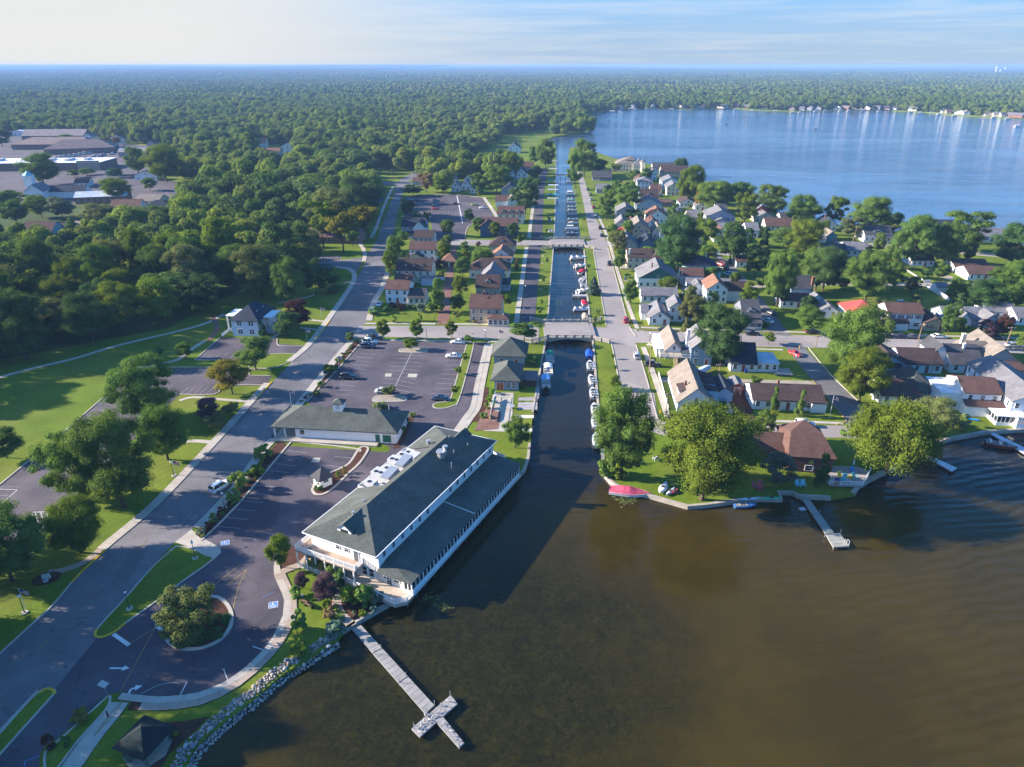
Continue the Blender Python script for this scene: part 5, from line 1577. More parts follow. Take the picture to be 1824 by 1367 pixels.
for nm,lb,px_,w_,d_,h_,k_,r_,wc,rc,rz_ in(('shopping_hall','wide brown roofed shopping hall behind the white flat store',(22,267),82,30,5,'hip',6,(0.2,0.12,0.1),(0.20,0.145,0.13),R(4)),('shopping_hall','brown hipped shopping hall with cross gable nearest the van row',(80,276),62,30,5,'hip',7,(0.2,0.12,0.1),(0.22,0.16,0.14),R(20)),('shopping_hall','long grey brown roof beyond the shopping halls',(40,250),70,24,5,'x',6,(0.2,0.14,0.13),(0.22,0.18,0.18),R(3)),('warehouse','pale flat warehouse along the edge of the woods',(72,240),66,14,5,'flat',0.1,(0.55,0.55,0.55),(0.62,0.63,0.64),R(2)),('warehouse','small white warehouse at the woods edge by the picture border',(14,243),26,16,5,'y',2,(0.6,0.6,0.6),(0.62,0.63,0.64),R(2)),('side_store','low grey roofed store next to the rows of parked vans',(212,280),28,18,4.5,'x',2.5,(0.34,0.3,0.3),(0.24,0.22,0.24),R(14)),('park_office','long low building with brown roof under the trees by the side street',(492,432),42,12,3.4,'x',3.0,(0.22,0.13,0.10),(0.18,0.11,0.10),R(-4))):
 x,y=g(*px_)
 t=thing(nm,lb,'office' if 'office' in nm else('warehouse' if 'ware' in nm else 'store'),(x,y,0),rz_)
 block(t,0,0,w_,d_,h_,k_,r_,wc,rc,0.8,'plain')
 win_row(t,'f',0,0,w_,d_,1.0,int(w_/6),1.6,1.5)
for x0,x1,yb,d,st,kd,rs,wc,rc,lb in((45,95,425,11,1.5,'x',3.6,(0.34,0.42,0.50),R_BROWN,'blue grey house with brown dormered roof in the woods near the church'),(98,130,418,10,1,'x',2.2,GREY,R_DKGREY,'grey roofed house behind the pointed conifer in the woods'),(128,160,413,9,1,'x',1.8,CREAM,R_TAN,'tan roofed garage behind the pointed conifer in the woods'),(202,250,380,11,1.5,'x',3.2,WHITE,R_ORANGE,'white house with orange brown dormered roof by the angled car park'),(258,306,382,12,1.5,'hip',3.4,(0.3,0.22,0.17),R_NAVY,'dark blue hipped roof house by the angled car park'),(240,285,366,12,1,'x',3.0,CREAM,R_TAN,'house with pale tan roof along the angled car park'),(190,210,314,10,1.5,'y',3,WHITE,R_BROWN,'white gabled house in front of the flat store'),(240,282,322,12,1.5,'y',3.4,WHITE,R_BROWN,'white house with tall gable and pale blue dormer behind the big round tree'),(135,158,333,10,1,'x',2.4,WHITE,R_BROWN,'small white brown roofed house near the church lawn'),(150,165,252,12,2,'y',3,WHITE,R_GREY,'white house at the woods edge beside the shopping halls'),(196,222,256,12,2,'y',3.4,WHITE,R_BROWN,'white gabled house with red shrubs near the van row'),(262,276,262,10,1.5,'y',3,TAN,R_BROWN,'tan house half buried in trees beyond the van row'),(454,474,264,14,2,'x',3.4,WHITE,(0.28,0.12,0.09),'white house with brick red roof in a gap of the deep woods'),(499,528,273,14,2,'y',4.4,WHITE,R_BROWN,'white gabled house with brown roof in a gap of the deep woods'),(474,498,278,12,1.5,'x',3.0,(0.5,0.55,0.62),R_ORANGE,'pale house with tan roof in a gap of the deep woods'),(322,345,307,10,1,'x',2.6,(0.28,0.34,0.45),R_ORANGE,'small blue house with tan roof at the woods edge'),(776,786,262,10,1.5,'y',2.6,WHITE,R_BROWN,'white cottage beside the far street under trees'),(722,734,268,10,1.5,'x',2.6,(0.4,0.46,0.56),(0.28,0.09,0.08),'small blue house with a red roof by the far street'),(340,352,348,8,1,'x',1.8,(0.35,0.28,0.24),R_TAN,'tan shed roof at the end of the angled car park'),(478,500,456,8,1,'x',2,(0.5,0.5,0.52),R_BROWN,'low building glimpsed between trees behind the park house'),(130,150,524,8,1,'x',2,(0.42,0.36,0.32),R_TAN,'small pale building in deep shade inside the park wood')):
 house(x0,x1,yb,d,st,kd,rs,wc,rc,lb,rz=R(rng.choice([8,-6,12,3])),fn=3)
far_cols=[WHITE,WHITE,CREAM,(0.6,0.62,0.66),TAN,WHITE,(0.30,0.12,0.10)]
far_roofs=[R_GREY,R_BROWN,R_DKGREY,R_TAN,R_NAVY,R_GREY]
names={0:'white',1:'white',2:'cream',3:'pale blue',4:'tan',5:'white',6:'dark red'}
for i,(x,y,wp)in enumerate([(1100,195,9),(1123,191,8),(1155,191,9),(1207,192,18),(1246,191.5,16),(1279,191,22),(1310,189,10),(1330,191,8),(1361,193,9),(1410,195,9),(1428,192,8),(1441,191.5,6),(1457,193,9),(1491,193,9),(1503,194,10),(1520,192,7),(1541,193,12),(1550,194,7),(1562,195,6),(1578,195,9),(1592,194,6),(1625,198,10),(1682,203,7),(1690,202,8),(1710,203,16),(1722,202,10),(1762,206,14),(1775,205,10),(1788,205,9),(1806,205,17),(1838,208,14)]):
 c=rng.randrange(7)
 y=next(a[1]+(b[1]-a[1])*(x-a[0])/(b[0]-a[0])for a,b in zip(SHORE_FAR,SHORE_FAR[1:])if x<=b[0])-0.75
 house(x-wp*.5,x+wp*.5,y,12,1.5,rng.choice('xxy'),3.6,tuple(q*0.72 for q in far_cols[c]),far_roofs[rng.randrange(6)],names[c]+' shore cottage on the far side of the lake below the woods','shore_cottage',rz=R(rng.uniform(-50,-12)),fn=3,group='cottages along the far lake shore')
for x,y,wp in((958,160,12),(970,163,10),(980,162,12),(990,163,9),(1000,153,26),(860,155,8),(1733,152,9),(1752,154,10),(1558,149,4),(1003,147,20),(1148,150,8),(575,150,8),(330,158,8),(1216,140,14)):
 house(x-wp/2,x+wp/2,y,30,3,'x',4,WHITE,R_GREY,'pale farm building far off among the woods on the horizon','farm_building','building',rz=0,wins=False,group='pale buildings far off in the woods')
# ============= TREES
def crown_mesh(name,seed,n_leaf,leaf,shape='round',lobes=26,mats=None,solid_core=True):
 """crown in a unit box: radius 1, from z=0 to z=2 -- leaf-sized faces on many uneven clumps, with gaps between"""
 r=np.random.default_rng(seed)
 C,RAD=[],[]
 for i in range(lobes):
  u=r.uniform(-1,1)if shape!='willow' else r.uniform(-0.5,1)
  a=r.uniform(0,2*math.pi)
  if shape=='round':
   zz=u*0.80
   rad=math.sqrt(max(0,1-(u*0.92)**2))*r.uniform(0.35,0.80)
   lr=r.uniform(0.22,0.40)
  elif shape=='puff':
   zz=u*0.66
   rad=math.sqrt(max(0,1-(u*0.85)**2))*r.uniform(0.25,0.68)
   lr=r.uniform(0.30,0.52)
  elif shape=='lumpy':
   zz=u*0.78
   rad=math.sqrt(max(0,1-(u*0.88)**2))*r.uniform(0.3,0.84)
   lr=r.uniform(0.18,0.37)
  elif shape=='ragged':
   zz=u*0.85
   rad=math.sqrt(max(0,1-(u*0.85)**2))*r.uniform(0.30,0.95)
   lr=r.uniform(0.16,0.34)
  elif shape=='cone':
   zz=u*0.92
   rad=(1-(zz+1)/2)*r.uniform(0.5,0.75)*0.95
   lr=0.12+0.22*(1-(zz+1)/2)
  elif shape=='column':
   zz=u*0.85
   rad=r.uniform(0.2,0.6)*(1 if zz<0.4 else 0.6)
   lr=r.uniform(0.25,0.40)
  elif shape=='vase':
   zz=u*0.7
   rad=(0.45+0.5*(zz+1)/2)*r.uniform(0.4,0.9)
   lr=r.uniform(0.2,0.36)
  else:
   zz=u*0.75
   rad=math.sqrt(max(0,1-(u*0.8)**2))*r.uniform(0.45,0.85)
   lr=r.uniform(0.22,0.36)
  C.append((rad*math.cos(a),rad*math.sin(a),zz))
  RAD.append(lr)
 C,RAD=np.array(C),np.array(RAD)
 k=r.choice(lobes,n_leaf,p=RAD**2/(RAD**2).sum())
 d=r.normal(size=(n_leaf,3))
 d/=np.linalg.norm(d,axis=1)[:,None]
 d[:,2]=np.where(d[:,2]<-0.25,-d[:,2]*0.6,d[:,2])
 rr=RAD[k]*r.uniform(0.72,1.06,n_leaf)
 zs={'puff':1.0,'lumpy':1.0,'round':1.0,'ragged':1.0,'cone':1.0,'column':1.0,'vase':0.9,'willow':0.9}[shape]
 P=C[k]+d*rr[:,None]
 if shape=='willow':
  dr=r.uniform(0,1,n_leaf)**1.5*0.55
  P[:,2]-=dr*(np.hypot(P[:,0],P[:,1])>0.25)
 P[:,2]=np.clip(P[:,2]*zs,-1.05,1.1)
 nrm=d*0.95+r.normal(size=(n_leaf,3))*0.36
 nrm[:,2]+=0.18
 nrm/=np.linalg.norm(nrm,axis=1)[:,None]
 t=np.cross(nrm,r.normal(size=(n_leaf,3)))
 t/=np.linalg.norm(t,axis=1)[:,None]
 b=np.cross(nrm,t)
 s=leaf*r.uniform(0.6,1.35,n_leaf)[:,None]
 asp=1.9 if shape=='willow' else 1.25
 if shape=='willow':
  b=b*0.3+np.array([0,0,-1.0])
  b/=np.linalg.norm(b,axis=1)[:,None]
  t=np.cross(nrm,b)
  t/=np.linalg.norm(t,axis=1)[:,None]+1e-6
 V=np.stack([P-t*s*0.55,P-b*s*0.5*asp,P+t*s*0.55,P+b*s*0.62*asp],1)
 V[:,:,2]+=1.0
 V=V.reshape(-1,3)
 nv=len(V)
 core_v,core_f=[],[]
 if solid_core:
  mb=MB()
  rr2=random.Random(seed)
  for c,q in zip(C,RAD):mb.ball((c[0],c[1],c[2]*zs+1-(0.06 if shape=='willow' else 0)),q*0.50,n=6,m=4,jit=0.2,rr=rr2)
  core_v,core_f=mb.v,mb.f
 me=bpy.data.meshes.new(name)
 nf=n_leaf
 allv=np.concatenate([V,np.array(core_v).reshape(-1,3)])if core_v else V
 loops=np.arange(nv,dtype=np.int32)
 tot=np.full(nf,4,np.int32)
 if core_f:
  cl=np.array([i+nv for f in core_f for i in f],np.int32)
  ct=np.array([len(f)for f in core_f],np.int32)
  loops,tot=np.concatenate([loops,cl]),np.concatenate([tot,ct])
 start=np.concatenate([[0],np.cumsum(tot)[:-1]]).astype(np.int32)
 me.vertices.add(len(allv))
 me.vertices.foreach_set('co',allv.astype(np.float32).ravel())
 me.loops.add(len(loops))
 me.loops.foreach_set('vertex_index',loops)
 me.polygons.add(len(tot))
 me.polygons.foreach_set('loop_start',start)
 me.polygons.foreach_set('loop_total',tot)
 me.update(calc_edges=True)
 me.materials.append(mats or M['leaves'])
 return me,C,RAD
def trunk_mesh(name,C,seed,h=1.0):
 """trunk of unit height reaching the crown base (z=0..1), limbs running on to z~1.7 among the clumps"""
 r=random.Random(seed)
 mb=MB()
 mb.tube([(0,0,-0.05),(0.01,0,0.05),(0.015,0.01,0.5),(0.02,0.0,1.0),(0.0,0.02,1.5)],[0.085,0.06,0.05,0.042,0.02],7)
 for i in range(6):
  c=C[r.randrange(len(C))]
  z0=r.uniform(0.75,1.15)
  e=(c[0]*0.7,c[1]*0.7,1.0+(c[2]+1)*0.45)
  mb.tube([(0.01,0,z0),(e[0]*0.45,e[1]*0.45,z0+(e[2]-z0)*0.6),e],[0.03,0.02,0.008],5)
 return mb.mesh(name,M['bark'],True)
PROTO={}
def proto(key,*a,**k):
 me,C,RAD=crown_mesh('crown',*a,**k)
 PROTO[key]=(me,trunk_mesh('trunk',C,a[0]))
for i in range(4):proto(('round',i),100+i,10000,0.050,'round',38)
for i in range(4):proto(('ragged',i),200+i,11000,0.048,'ragged',44)
for i in range(2):proto(('big',i),300+i,44000,0.0235,'lumpy',84)
for i in range(3):proto(('wild',i),350+i,34000,0.026,'ragged',92)
for i in range(2):proto(('willow',i),400+i,36000,0.022,'willow',64)
for i in range(2):proto(('small',i),500+i,2200,0.11,'round',16)
for i in range(2):proto(('vase',i),600+i,5000,0.07,'vase',26)
proto(('cone',0),700,4200,0.075,'cone',50)
proto(('column',0),800,3000,0.09,'column',22)
for i in range(3):proto(('shrub',i),900+i,1300,0.16,'round',14)
LEAF=dict(green=(0.109,0.178,0.038),bright=(0.120,0.168,0.022),dark=(0.062,0.117,0.038),olive=(0.150,0.172,0.059),yellow=(0.187,0.170,0.024),purple=(0.105,0.062,0.079),red=(0.075,0.036,0.030),grey=(0.129,0.163,0.105),gold=(0.205,0.157,0.037),blue=(0.094,0.148,0.116),brown=(0.173,0.117,0.056))
TREES=[]
def tree(x,y,h,rad,kind,colour,label,group=None,name=None,cat='tree',bare=None,jit=0.12):
 """crown and trunk fitted to height h and crown radius rad (metres)"""
 ks=[k for k in PROTO if k[0]==kind]
 cm,tm=PROTO[rng.choice(ks)]
 nm=name or{'willow':'willow_tree','cone':'spruce_tree','column':'clipped_conifer','shrub':'shrub'}.get(kind,'broadleaf_tree')
 t=thing(nm,label,cat,(x,y,0),rng.uniform(0,6.28),group)
 bare=bare if bare is not None else{'round':0.16,'big':0.12,'ragged':0.16,'wild':0.14,'willow':0.04,'small':0.22,'vase':0.34,'cone':0.04,'column':0.03,'shrub':0.0}[kind]
 z0=h*bare
 c=link('crown',cm,t,None,(0,0,z0))
 f_={'big':1.12,'wild':0.98,'willow':1.04}.get(kind,1.2)
 c.scale=(rad*f_*rng.uniform(0.94,1.06),rad*f_*rng.uniform(0.94,1.06),(h-z0)/2.0)
 b=LEAF[colour]
 j=1+rng.uniform(-jit,jit)
 if kind=='shrub':j*=1.35
 c.color=(b[0]*j*rng.uniform(0.92,1.08),b[1]*j,b[2]*j*rng.uniform(0.9,1.1),1)
 if kind!='shrub':
  tr=link('trunk',tm,t)
  k=max(0.8,min(rad*0.9,h*0.42))*(0.8 if kind in('small','cone')else 1.0)
  zz=max(z0+(h-z0)*0.25,0.6)
  tr.scale=(k,k,min(zz,h*0.5))
 TREES.append((x,y,rad))
 return t
def ptree(px,py,ty,wpx,kind,colour,label,**k):
 x,y=g(px,py)
 h=max(1.0,height(px,py,ty))
 return tree(x,y,h,wpx/2/ppm(px,py),kind,colour,label,**k)
T=[(147,893,770,118,'wild','green','ragged tall maple at the park car park with open limbs over the stalls'),(221,903,737,142,'wild','green','very wide dark maple with forked trunk on the verge along the main street'),(299,819,722,84,'big','green','full leafed maple behind the wide forked maple on the street verge'),(264,748,640,122,'wild','green','tall open crowned maple at the bend of the park car park'),(146,985,892,100,'big','bright','round bright lime green tree below the hatched parking bay'),(22,1035,912,135,'wild','green','large tree cut by the picture edge on the shady lawn by the street'),(12,816,768,62,'round','green','small maple on the open lawn at the picture edge'),(456,659,600,66,'round','green','round crowned maple on the verge between the two park car parks'),(414,702,646,60,'round','yellow','yellowing round tree at the mouth of the park car park'),(414,739,716,28,'small','olive','thin young tree with yellow tie beside the park path'),(386,767,735,38,'small','olive','thin sapling on the verge near the plum tree'),(331,640,612,26,'round','green','small round tree by the park path near the house car park'),(283,640,618,20,'small','dark','tiny dark tree in the shade of the park lawn'),(468,530,434,90,'wild','olive','tall spreading oak behind the white park house with leaning trunk'),(516,543,462,56,'wild','green','slender tall oak between the park house and the street'),(564,524,464,42,'ragged','dark','dark oak above the sunken garden'),(596,511,488,24,'small','dark','small dark tree at the sunken garden corner'),(612,450,366,60,'vase','yellow','tall yellow green tree with bare trunk on the sunny side street lawn'),(577,446,350,56,'vase','bright','yellow green tree second on the sunny side street lawn'),(656,422,360,46,'vase','yellow','yellow green tree nearest the street pavement on the sunny lawn'),(600,415,336,88,'wild','olive','broad olive tree behind the yellow green lawn trees'),(628,440,405,24,'small','green','little tree beside the yellow green lawn trees'),(545,480,404,72,'wild','olive','big tree with yellow tips beside the long brown roofed park office'),(515,476,436,50,'ragged','green','leafy tree in front of the long brown roofed park office'),(452,478,410,40,'cone','green','layered spruce in the woods behind the park house'),(645,387,312,78,'big','dark','huge dark tree above the street pavement beyond the sunny lawn'),(706,478,422,32,'round','green','street tree beside the white house with rust roof'),(697,494,449,26,'round','bright','lime green street tree beside the cream house with three dormers'),(718,434,412,22,'round','green','street tree beneath the slate blue gabled house'),(727,386,358,24,'round','dark','dark tree on the street corner of the upper car park'),(735,349,329,34,'round','dark','broad dark tree behind the upper car park corner'),(740,393,376,18,'small','green','small tree in front of the slate blue gabled house'),(760,395,375,14,'small','olive','small tree by the slate blue house car park wall'),(777,557,500,32,'column','green','dense pair of columnar trees at the brick lane entrance'),(790,466,433,26,'round','bright','bright tree beside the brick lane garage'),(796,444,420,20,'round','green','dark green tree at the head of the brick lane'),(797,421,392,22,'round','green','round tree standing in the upper car park edge'),(836,397,373,18,'round','dark','round tree on the upper car park island'),(852,419,388,18,'round','green','tree at the corner of the navy house lawn'),(881,424,395,17,'round','bright','bright tree in front of the navy house door'),(915,426,397,20,'round','dark','dark tree at the navy house side by the promenade'),(928,438,415,14,'small','bright','small lime tree on the promenade corner of the upper bridge street'),(829,453,431,16,'round','green','tree on the upper bridge street verge across from the car park'),(831,469,443,22,'round','bright','bright tree facing the garage of the brick lane'),(824,493,459,26,'round','green','green tree on the canal side of the brick lane garage'),(860,478,439,40,'willow','green','weeping willow in the garden behind the brick lane'),(821,531,493,28,'round','bright','lime green tree halfway down the brick lane'),(816,557,527,26,'round','dark','dark tree on the brick lane beside the tan house'),(817,572,551,17,'small','olive','small tree at the brick lane corner of the tan house'),(905,548,525,17,'small','bright','small lime tree beside the tan house promenade side'),(920,483,462,11,'column','brown','thin browning conifer on the promenade lawn'),(684,603,571,24,'round','bright','first lime street tree on the bridge street, closest to the main street'),(743,604,570,23,'round','bright','second lime street tree on the bridge street, above the parking island'),(804.6,603,574,21,'round','bright','third lime street tree on the bridge street, opposite the brick lane'),(733,624,603,25,'round','bright','round tree on the kerbed island of the bridge car park'),(835,613,596,15,'small','green','small tree at the top of the car park verge'),(934,613,573,54,'vase','green','wide spreading tree beside the arched stone bridge'),(828,645,629,11,'small','bright','small tree on the car park verge beside the white sedan'),(816,668,653,15,'small','green','small tree midway along the car park verge'),(810,702,686,15,'small','bright','small tree on the car park verge above the black sedan'),(695,706,686,23,'small','olive','brownish small tree on the island hiding the silver sedan'),(626,611,593,16,'small','green','small tree in the planted strip by the parked trucks'),(588,669,649,21,'small','bright','small bright tree in the planted strip by the street'),(344,1135,1056,88,'ragged','olive','feathery cedar like tree on the turning circle island'),(1106,852,690,112,'wild','green','tall shaggy maple on the canal corner lawn'),(1250,890,724,168,'big','bright','huge sunlit yellow green maple on the shore lawn'),(1360,784,734,38,'ragged','green','small leafy tree beside the bottom street'),(1385,862,813,52,'ragged','grey','grey green shaggy tree in the shade beside the lodge'),(1378,733,690,16,'column','green','slim clipped conifer first in front of the brown roofed ranch house'),(1422,742,698,17,'column','green','slim clipped conifer second in front of the brown roofed ranch house'),(1460,868,813,30,'column','dark','dark pointed conifer at the lodge deck'),(1578,840,711,148,'willow','bright','enormous bright weeping willow on the lake shore'),(1655,778,710,80,'big','olive','round olive tree between the willow and the white lake house'),(1508,676,545,102,'big','green','large dark green tree on the corner of the village street'),(1530,717,622,84,'wild','bright','yellow green tree just below the large corner tree'),(1281,652,543,94,'wild','dark','massive dark oak over the blue grey house'),(1369,614,591,20,'small','bright','small lime tree on the bridge street verge near the dark oak'),(1221,590,565,17,'cone','olive','brownish cone shaped shrub tree beside the bridge street'),(1095,694,670,21,'round','bright','small round tree on the canal bank lawn below the bridge'),(1057,525,492,26,'cone','blue','blue spruce on the canal bank'),(1205,487,383,78,'big','dark','big dark round tree behind the cream two storey house'),(1300,470,398,54,'round','dark','dense dark round tree by the upper end of the village street'),(1343,494,442,44,'round','dark','dark round tree shading a white garage'),(1383,547,445,58,'wild','green','tall pale trunked tree over the village lawn'),(1452,517,442,62,'big','green','large green tree behind the red roofed house'),(1395,441,407,52,'round','green','green tree in front of the red brown roofed cottage'),(1430,462,390,64,'big','bright','large lighter green tree in the middle of the village'),(1360,441,404,18,'cone','dark','dark spruce near the red brown roofed cottage'),(1270,377,322,62,'big','green','broad tree on the lake lawn beside the white cottage'),(1249,374,331,26,'round','gold','golden yellow tree next to the broad lake lawn tree'),(1228,364,294,48,'wild','bright','tall yellow green tree on the lake side of the north lane'),(1315,373,324,46,'round','green','round tree along the lake shore beyond the mauve house'),(1293,365,328,40,'round','dark','darker tree along the lake shore beyond the mauve house'),(1370,387,328,58,'wild','green','tall tree by the dark red house on the shore'),(1428,402,348,60,'big','green','broad round tree alone on the lake shore'),(1210,313,283,28,'round','dark','dark tree on the lake edge behind the brown roofed house'),(1325,402,344,38,'ragged','bright','bright tree in front of the dark red house'),(1120,373,330,46,'round','green','round tree on the canal street above the grey gabled house'),(1128,396,373,36,'round','dark','dark round tree among the grey gabled houses'),(1255,437,390,38,'ragged','bright','airy light green tree at the top of the village street'),(1252,449,418,16,'cone','dark','dark spruce at the top of the village street'),(1196,400,368,22,'ragged','green','green tree by the brown flat roofed building'),(1547,417,349,68,'big','green','large full tree at the lake drive beside the white dormered house'),(1485,402,352,34,'ragged','bright','yellow green tree on the lake edge'),(1513,425,384,40,'ragged','olive','olive tree with bare branches by the leaning utility pole'),(1587,410,379,36,'round','dark','dark tree on the lake edge past the white dormered house'),(1622,474,384,76,'wild','green','large loose tree over the glazed blue porch'),(1680,476,402,60,'big','green','full green tree above the long white cottage'),(1712,448,376,70,'ragged','green','sparse leaning tree against the lake with pale branches'),(1800,474,400,76,'wild','dark','dark trees at the picture edge by the lake'),(1466,519,440,60,'big','dark','broad dark tree on the lawn north of the blue house'),(1540,538,445,76,'wild','green','wide tree with several trunks behind the red roof'),(1752,554,500,74,'big','dark','dense dark tree behind the wide blue grey house'),(1805,538,466,74,'wild','green','tall leafy tree at the picture edge behind the long garage'),(1649,498,480,21,'round','green','small round tree on the lawn by the white posts'),(1440,593,548,48,'round','green','round tree beside the bridge street corner car'),(1581,596,570,18,'round','green','small tree in front of the white shuttered house'),(1754,600,572,33,'ragged','purple','purple leaved tree in front of the wide blue grey house'),(1785,600,564,31,'ragged','red','reddish brown tree next to the purple tree'),(1737,620,589,21,'ragged','bright','yellow green tree on the verge by the tan roofed house'),(1705,590,565,20,'round','green','small tree at the wide blue grey house path'),(1822,624,597,28,'round','green','round tree cut by the picture edge on the bridge street'),(936,382,316,50,'ragged','dark','tall dark trees over the promenade houses'),(972,302,247,36,'wild','green','tall tree at the canal head on the village side'),(912,315,271,32,'round','bright','bright tree on the lawn near the canal head'),(950,297,261,20,'round','green','slim tree near the canal head'),(952,326,296,24,'round','dark','dark round tree beside the canal promenade end'),(884,347,295,44,'ragged','green','tall tree group behind the dark grey gabled house'),(850,345,308,26,'ragged','green','green tree beside the white garage of the upper car park'),(788,345,310,36,'big','bright','bright round tree behind the upper car park'),(760,343,309,26,'ragged','brown','pinkish brown tree at the street bend'),(853,353,335,11,'small','bright','small lime tree at the corner of the upper car park'),(1040,315,248,46,'wild','green','tall clump of trees at the canal mouth'),(1025,337,272,28,'ragged','green','slim trees on the canal bank by the footbridge'),(1066,312,284,30,'round','dark','dark tree beside the canal mouth clump'),(1080,394,336,30,'ragged','green','tall tree on the canal street verge'),(1092,442,401,20,'ragged','dark','dark tree at the canal street end of the upper bridge'),(1098,345,322,22,'round','green','garden tree by the grey bungalow'),(1128,322,303,24,'round','green','garden tree below the beige mansions'),(1150,325,300,20,'round','dark','dark tree between the mansions and the white houses'),(1062,300,283,20,'round','green','tree behind the canal mouth bungalow'),(930,690,676,15,'cone','olive','pale young conifer beside the boathouse'),(918,798,748,44,'ragged','green','leafy tree between the restaurant yard and the canal'),(1345,690,668,18,'small','green','small tree by the alley fence'),(500,1012,958,42,'round','bright','big bright shrub at the corner of the restaurant balcony'),(583,1073,1024,40,'round','purple','large purple leaved shrub tree in the restaurant garden'),(538,1048,1022,26,'round','purple','small purple leaved shrub in the restaurant garden'),(373,748,712,40,'round','purple','plum coloured round tree on the street verge'),(533,586,535,42,'round','red','dark red leaved tree beside the white park house'),(513,600,555,46,'round','dark','dark brownish green round tree at the white park house path'),]
T+=[(79,330,272,60,'big','green','large round tree on the lawn in front of the flat white store'),(156,312,300,26,'round','green','round tree against the store brick wall'),(132,316,303,20,'round','green','smaller round tree against the store brick wall'),(205,317,300,26,'round','dark','dark round tree at the store parapet corner'),(209,358,317,50,'big','bright','bright round tree at the end of the parish hall'),(247,311,262,38,'wild','green','tall tree beside the store parapet'),(297,324,257,64,'big','bright','big yellow green tree by the angled car park'),(194,264,246,17,'round','red','reddish tree by the van row'),(208,258,244,17,'round','brown','brownish tree by the van row'),(75,388,349,48,'round','green','broad tree beneath the church front'),(113,392,351,42,'round','grey','grey green tree in front of the parish hall'),(132,421,387,34,'cone','green','pointed conifer beside the blue grey dormered house'),(181,404,362,60,'wild','olive','airy tree below the parish hall end'),(232,412,380,56,'big','bright','bright full tree below the angled car park houses'),(22,372,340,44,'round','green','tree at the picture edge beside the church'),(30,398,356,52,'big','green','leafy tree at the picture edge below the church'),(268,340,318,24,'round','green','tree at the angled car park kerb'),(120,258,240,24,'round','green','tree behind the shopping halls'),(5,262,232,34,'round','dark','dark tree at the picture edge by the shopping halls'),(285,400,366,44,'wild','green','tree hiding the dark blue roof near the angled car park'),(330,392,350,46,'big','green','round tree at the lower end of the angled car park'),(335,322,300,26,'round','green','tree beyond the angled car park'),]
for(px,py,ty,wp,kind,col,lab)in T:
 ptree(px,py,ty,wp,kind,col,lab)
for i,(px,py,h,r)in enumerate([(-110,1115,19,8),(-230,1000,20,8),(-160,1225,19,7.5),(-330,1140,20,8),(-300,1320,18,7.5),(-490,1270,20,8),(-430,1430,18,8),(-110,682,15,7),(-170,702,17,8),(-60,652,15,7),(-190,728,13,6)]):
 tree(*g(px,py),h,r,'wild','green','tall street tree beyond the picture edge, shading the entrance lanes',group='street trees beyond the picture edge')
n=0
VILL=[(1085,460),(1085,400),(1060,330),(1110,296),(1215,312),(1310,365),(1480,412),(1800,440),(1824,600),(1300,590),(1120,580)]
while n<78:
 px,py=rng.uniform(1060,1824),rng.uniform(296,600)
 if not inside((px,py),VILL):continue
 x,y=g(px,py)
 if any(inside((px,py),q)for q in PAVED):continue
 if any((x-a)**2+(y-b)**2<(3+r*0.8)**2 for a,b,r in TREES):continue
 if any(abs(x-a)<w/2+2.5 and-2.5<y-b<d+2.5 for a,b,w,d,rz in HOUSES):continue
 tree(x,y,rng.uniform(4,11),rng.uniform(1.8,4.0),rng.choice(['round','ragged','round','small']),rng.choice(['green','dark','bright','olive','green']),'leafy garden tree among the houses of the lake village',group='garden trees of the lake village',jit=0.2)
 n+=1
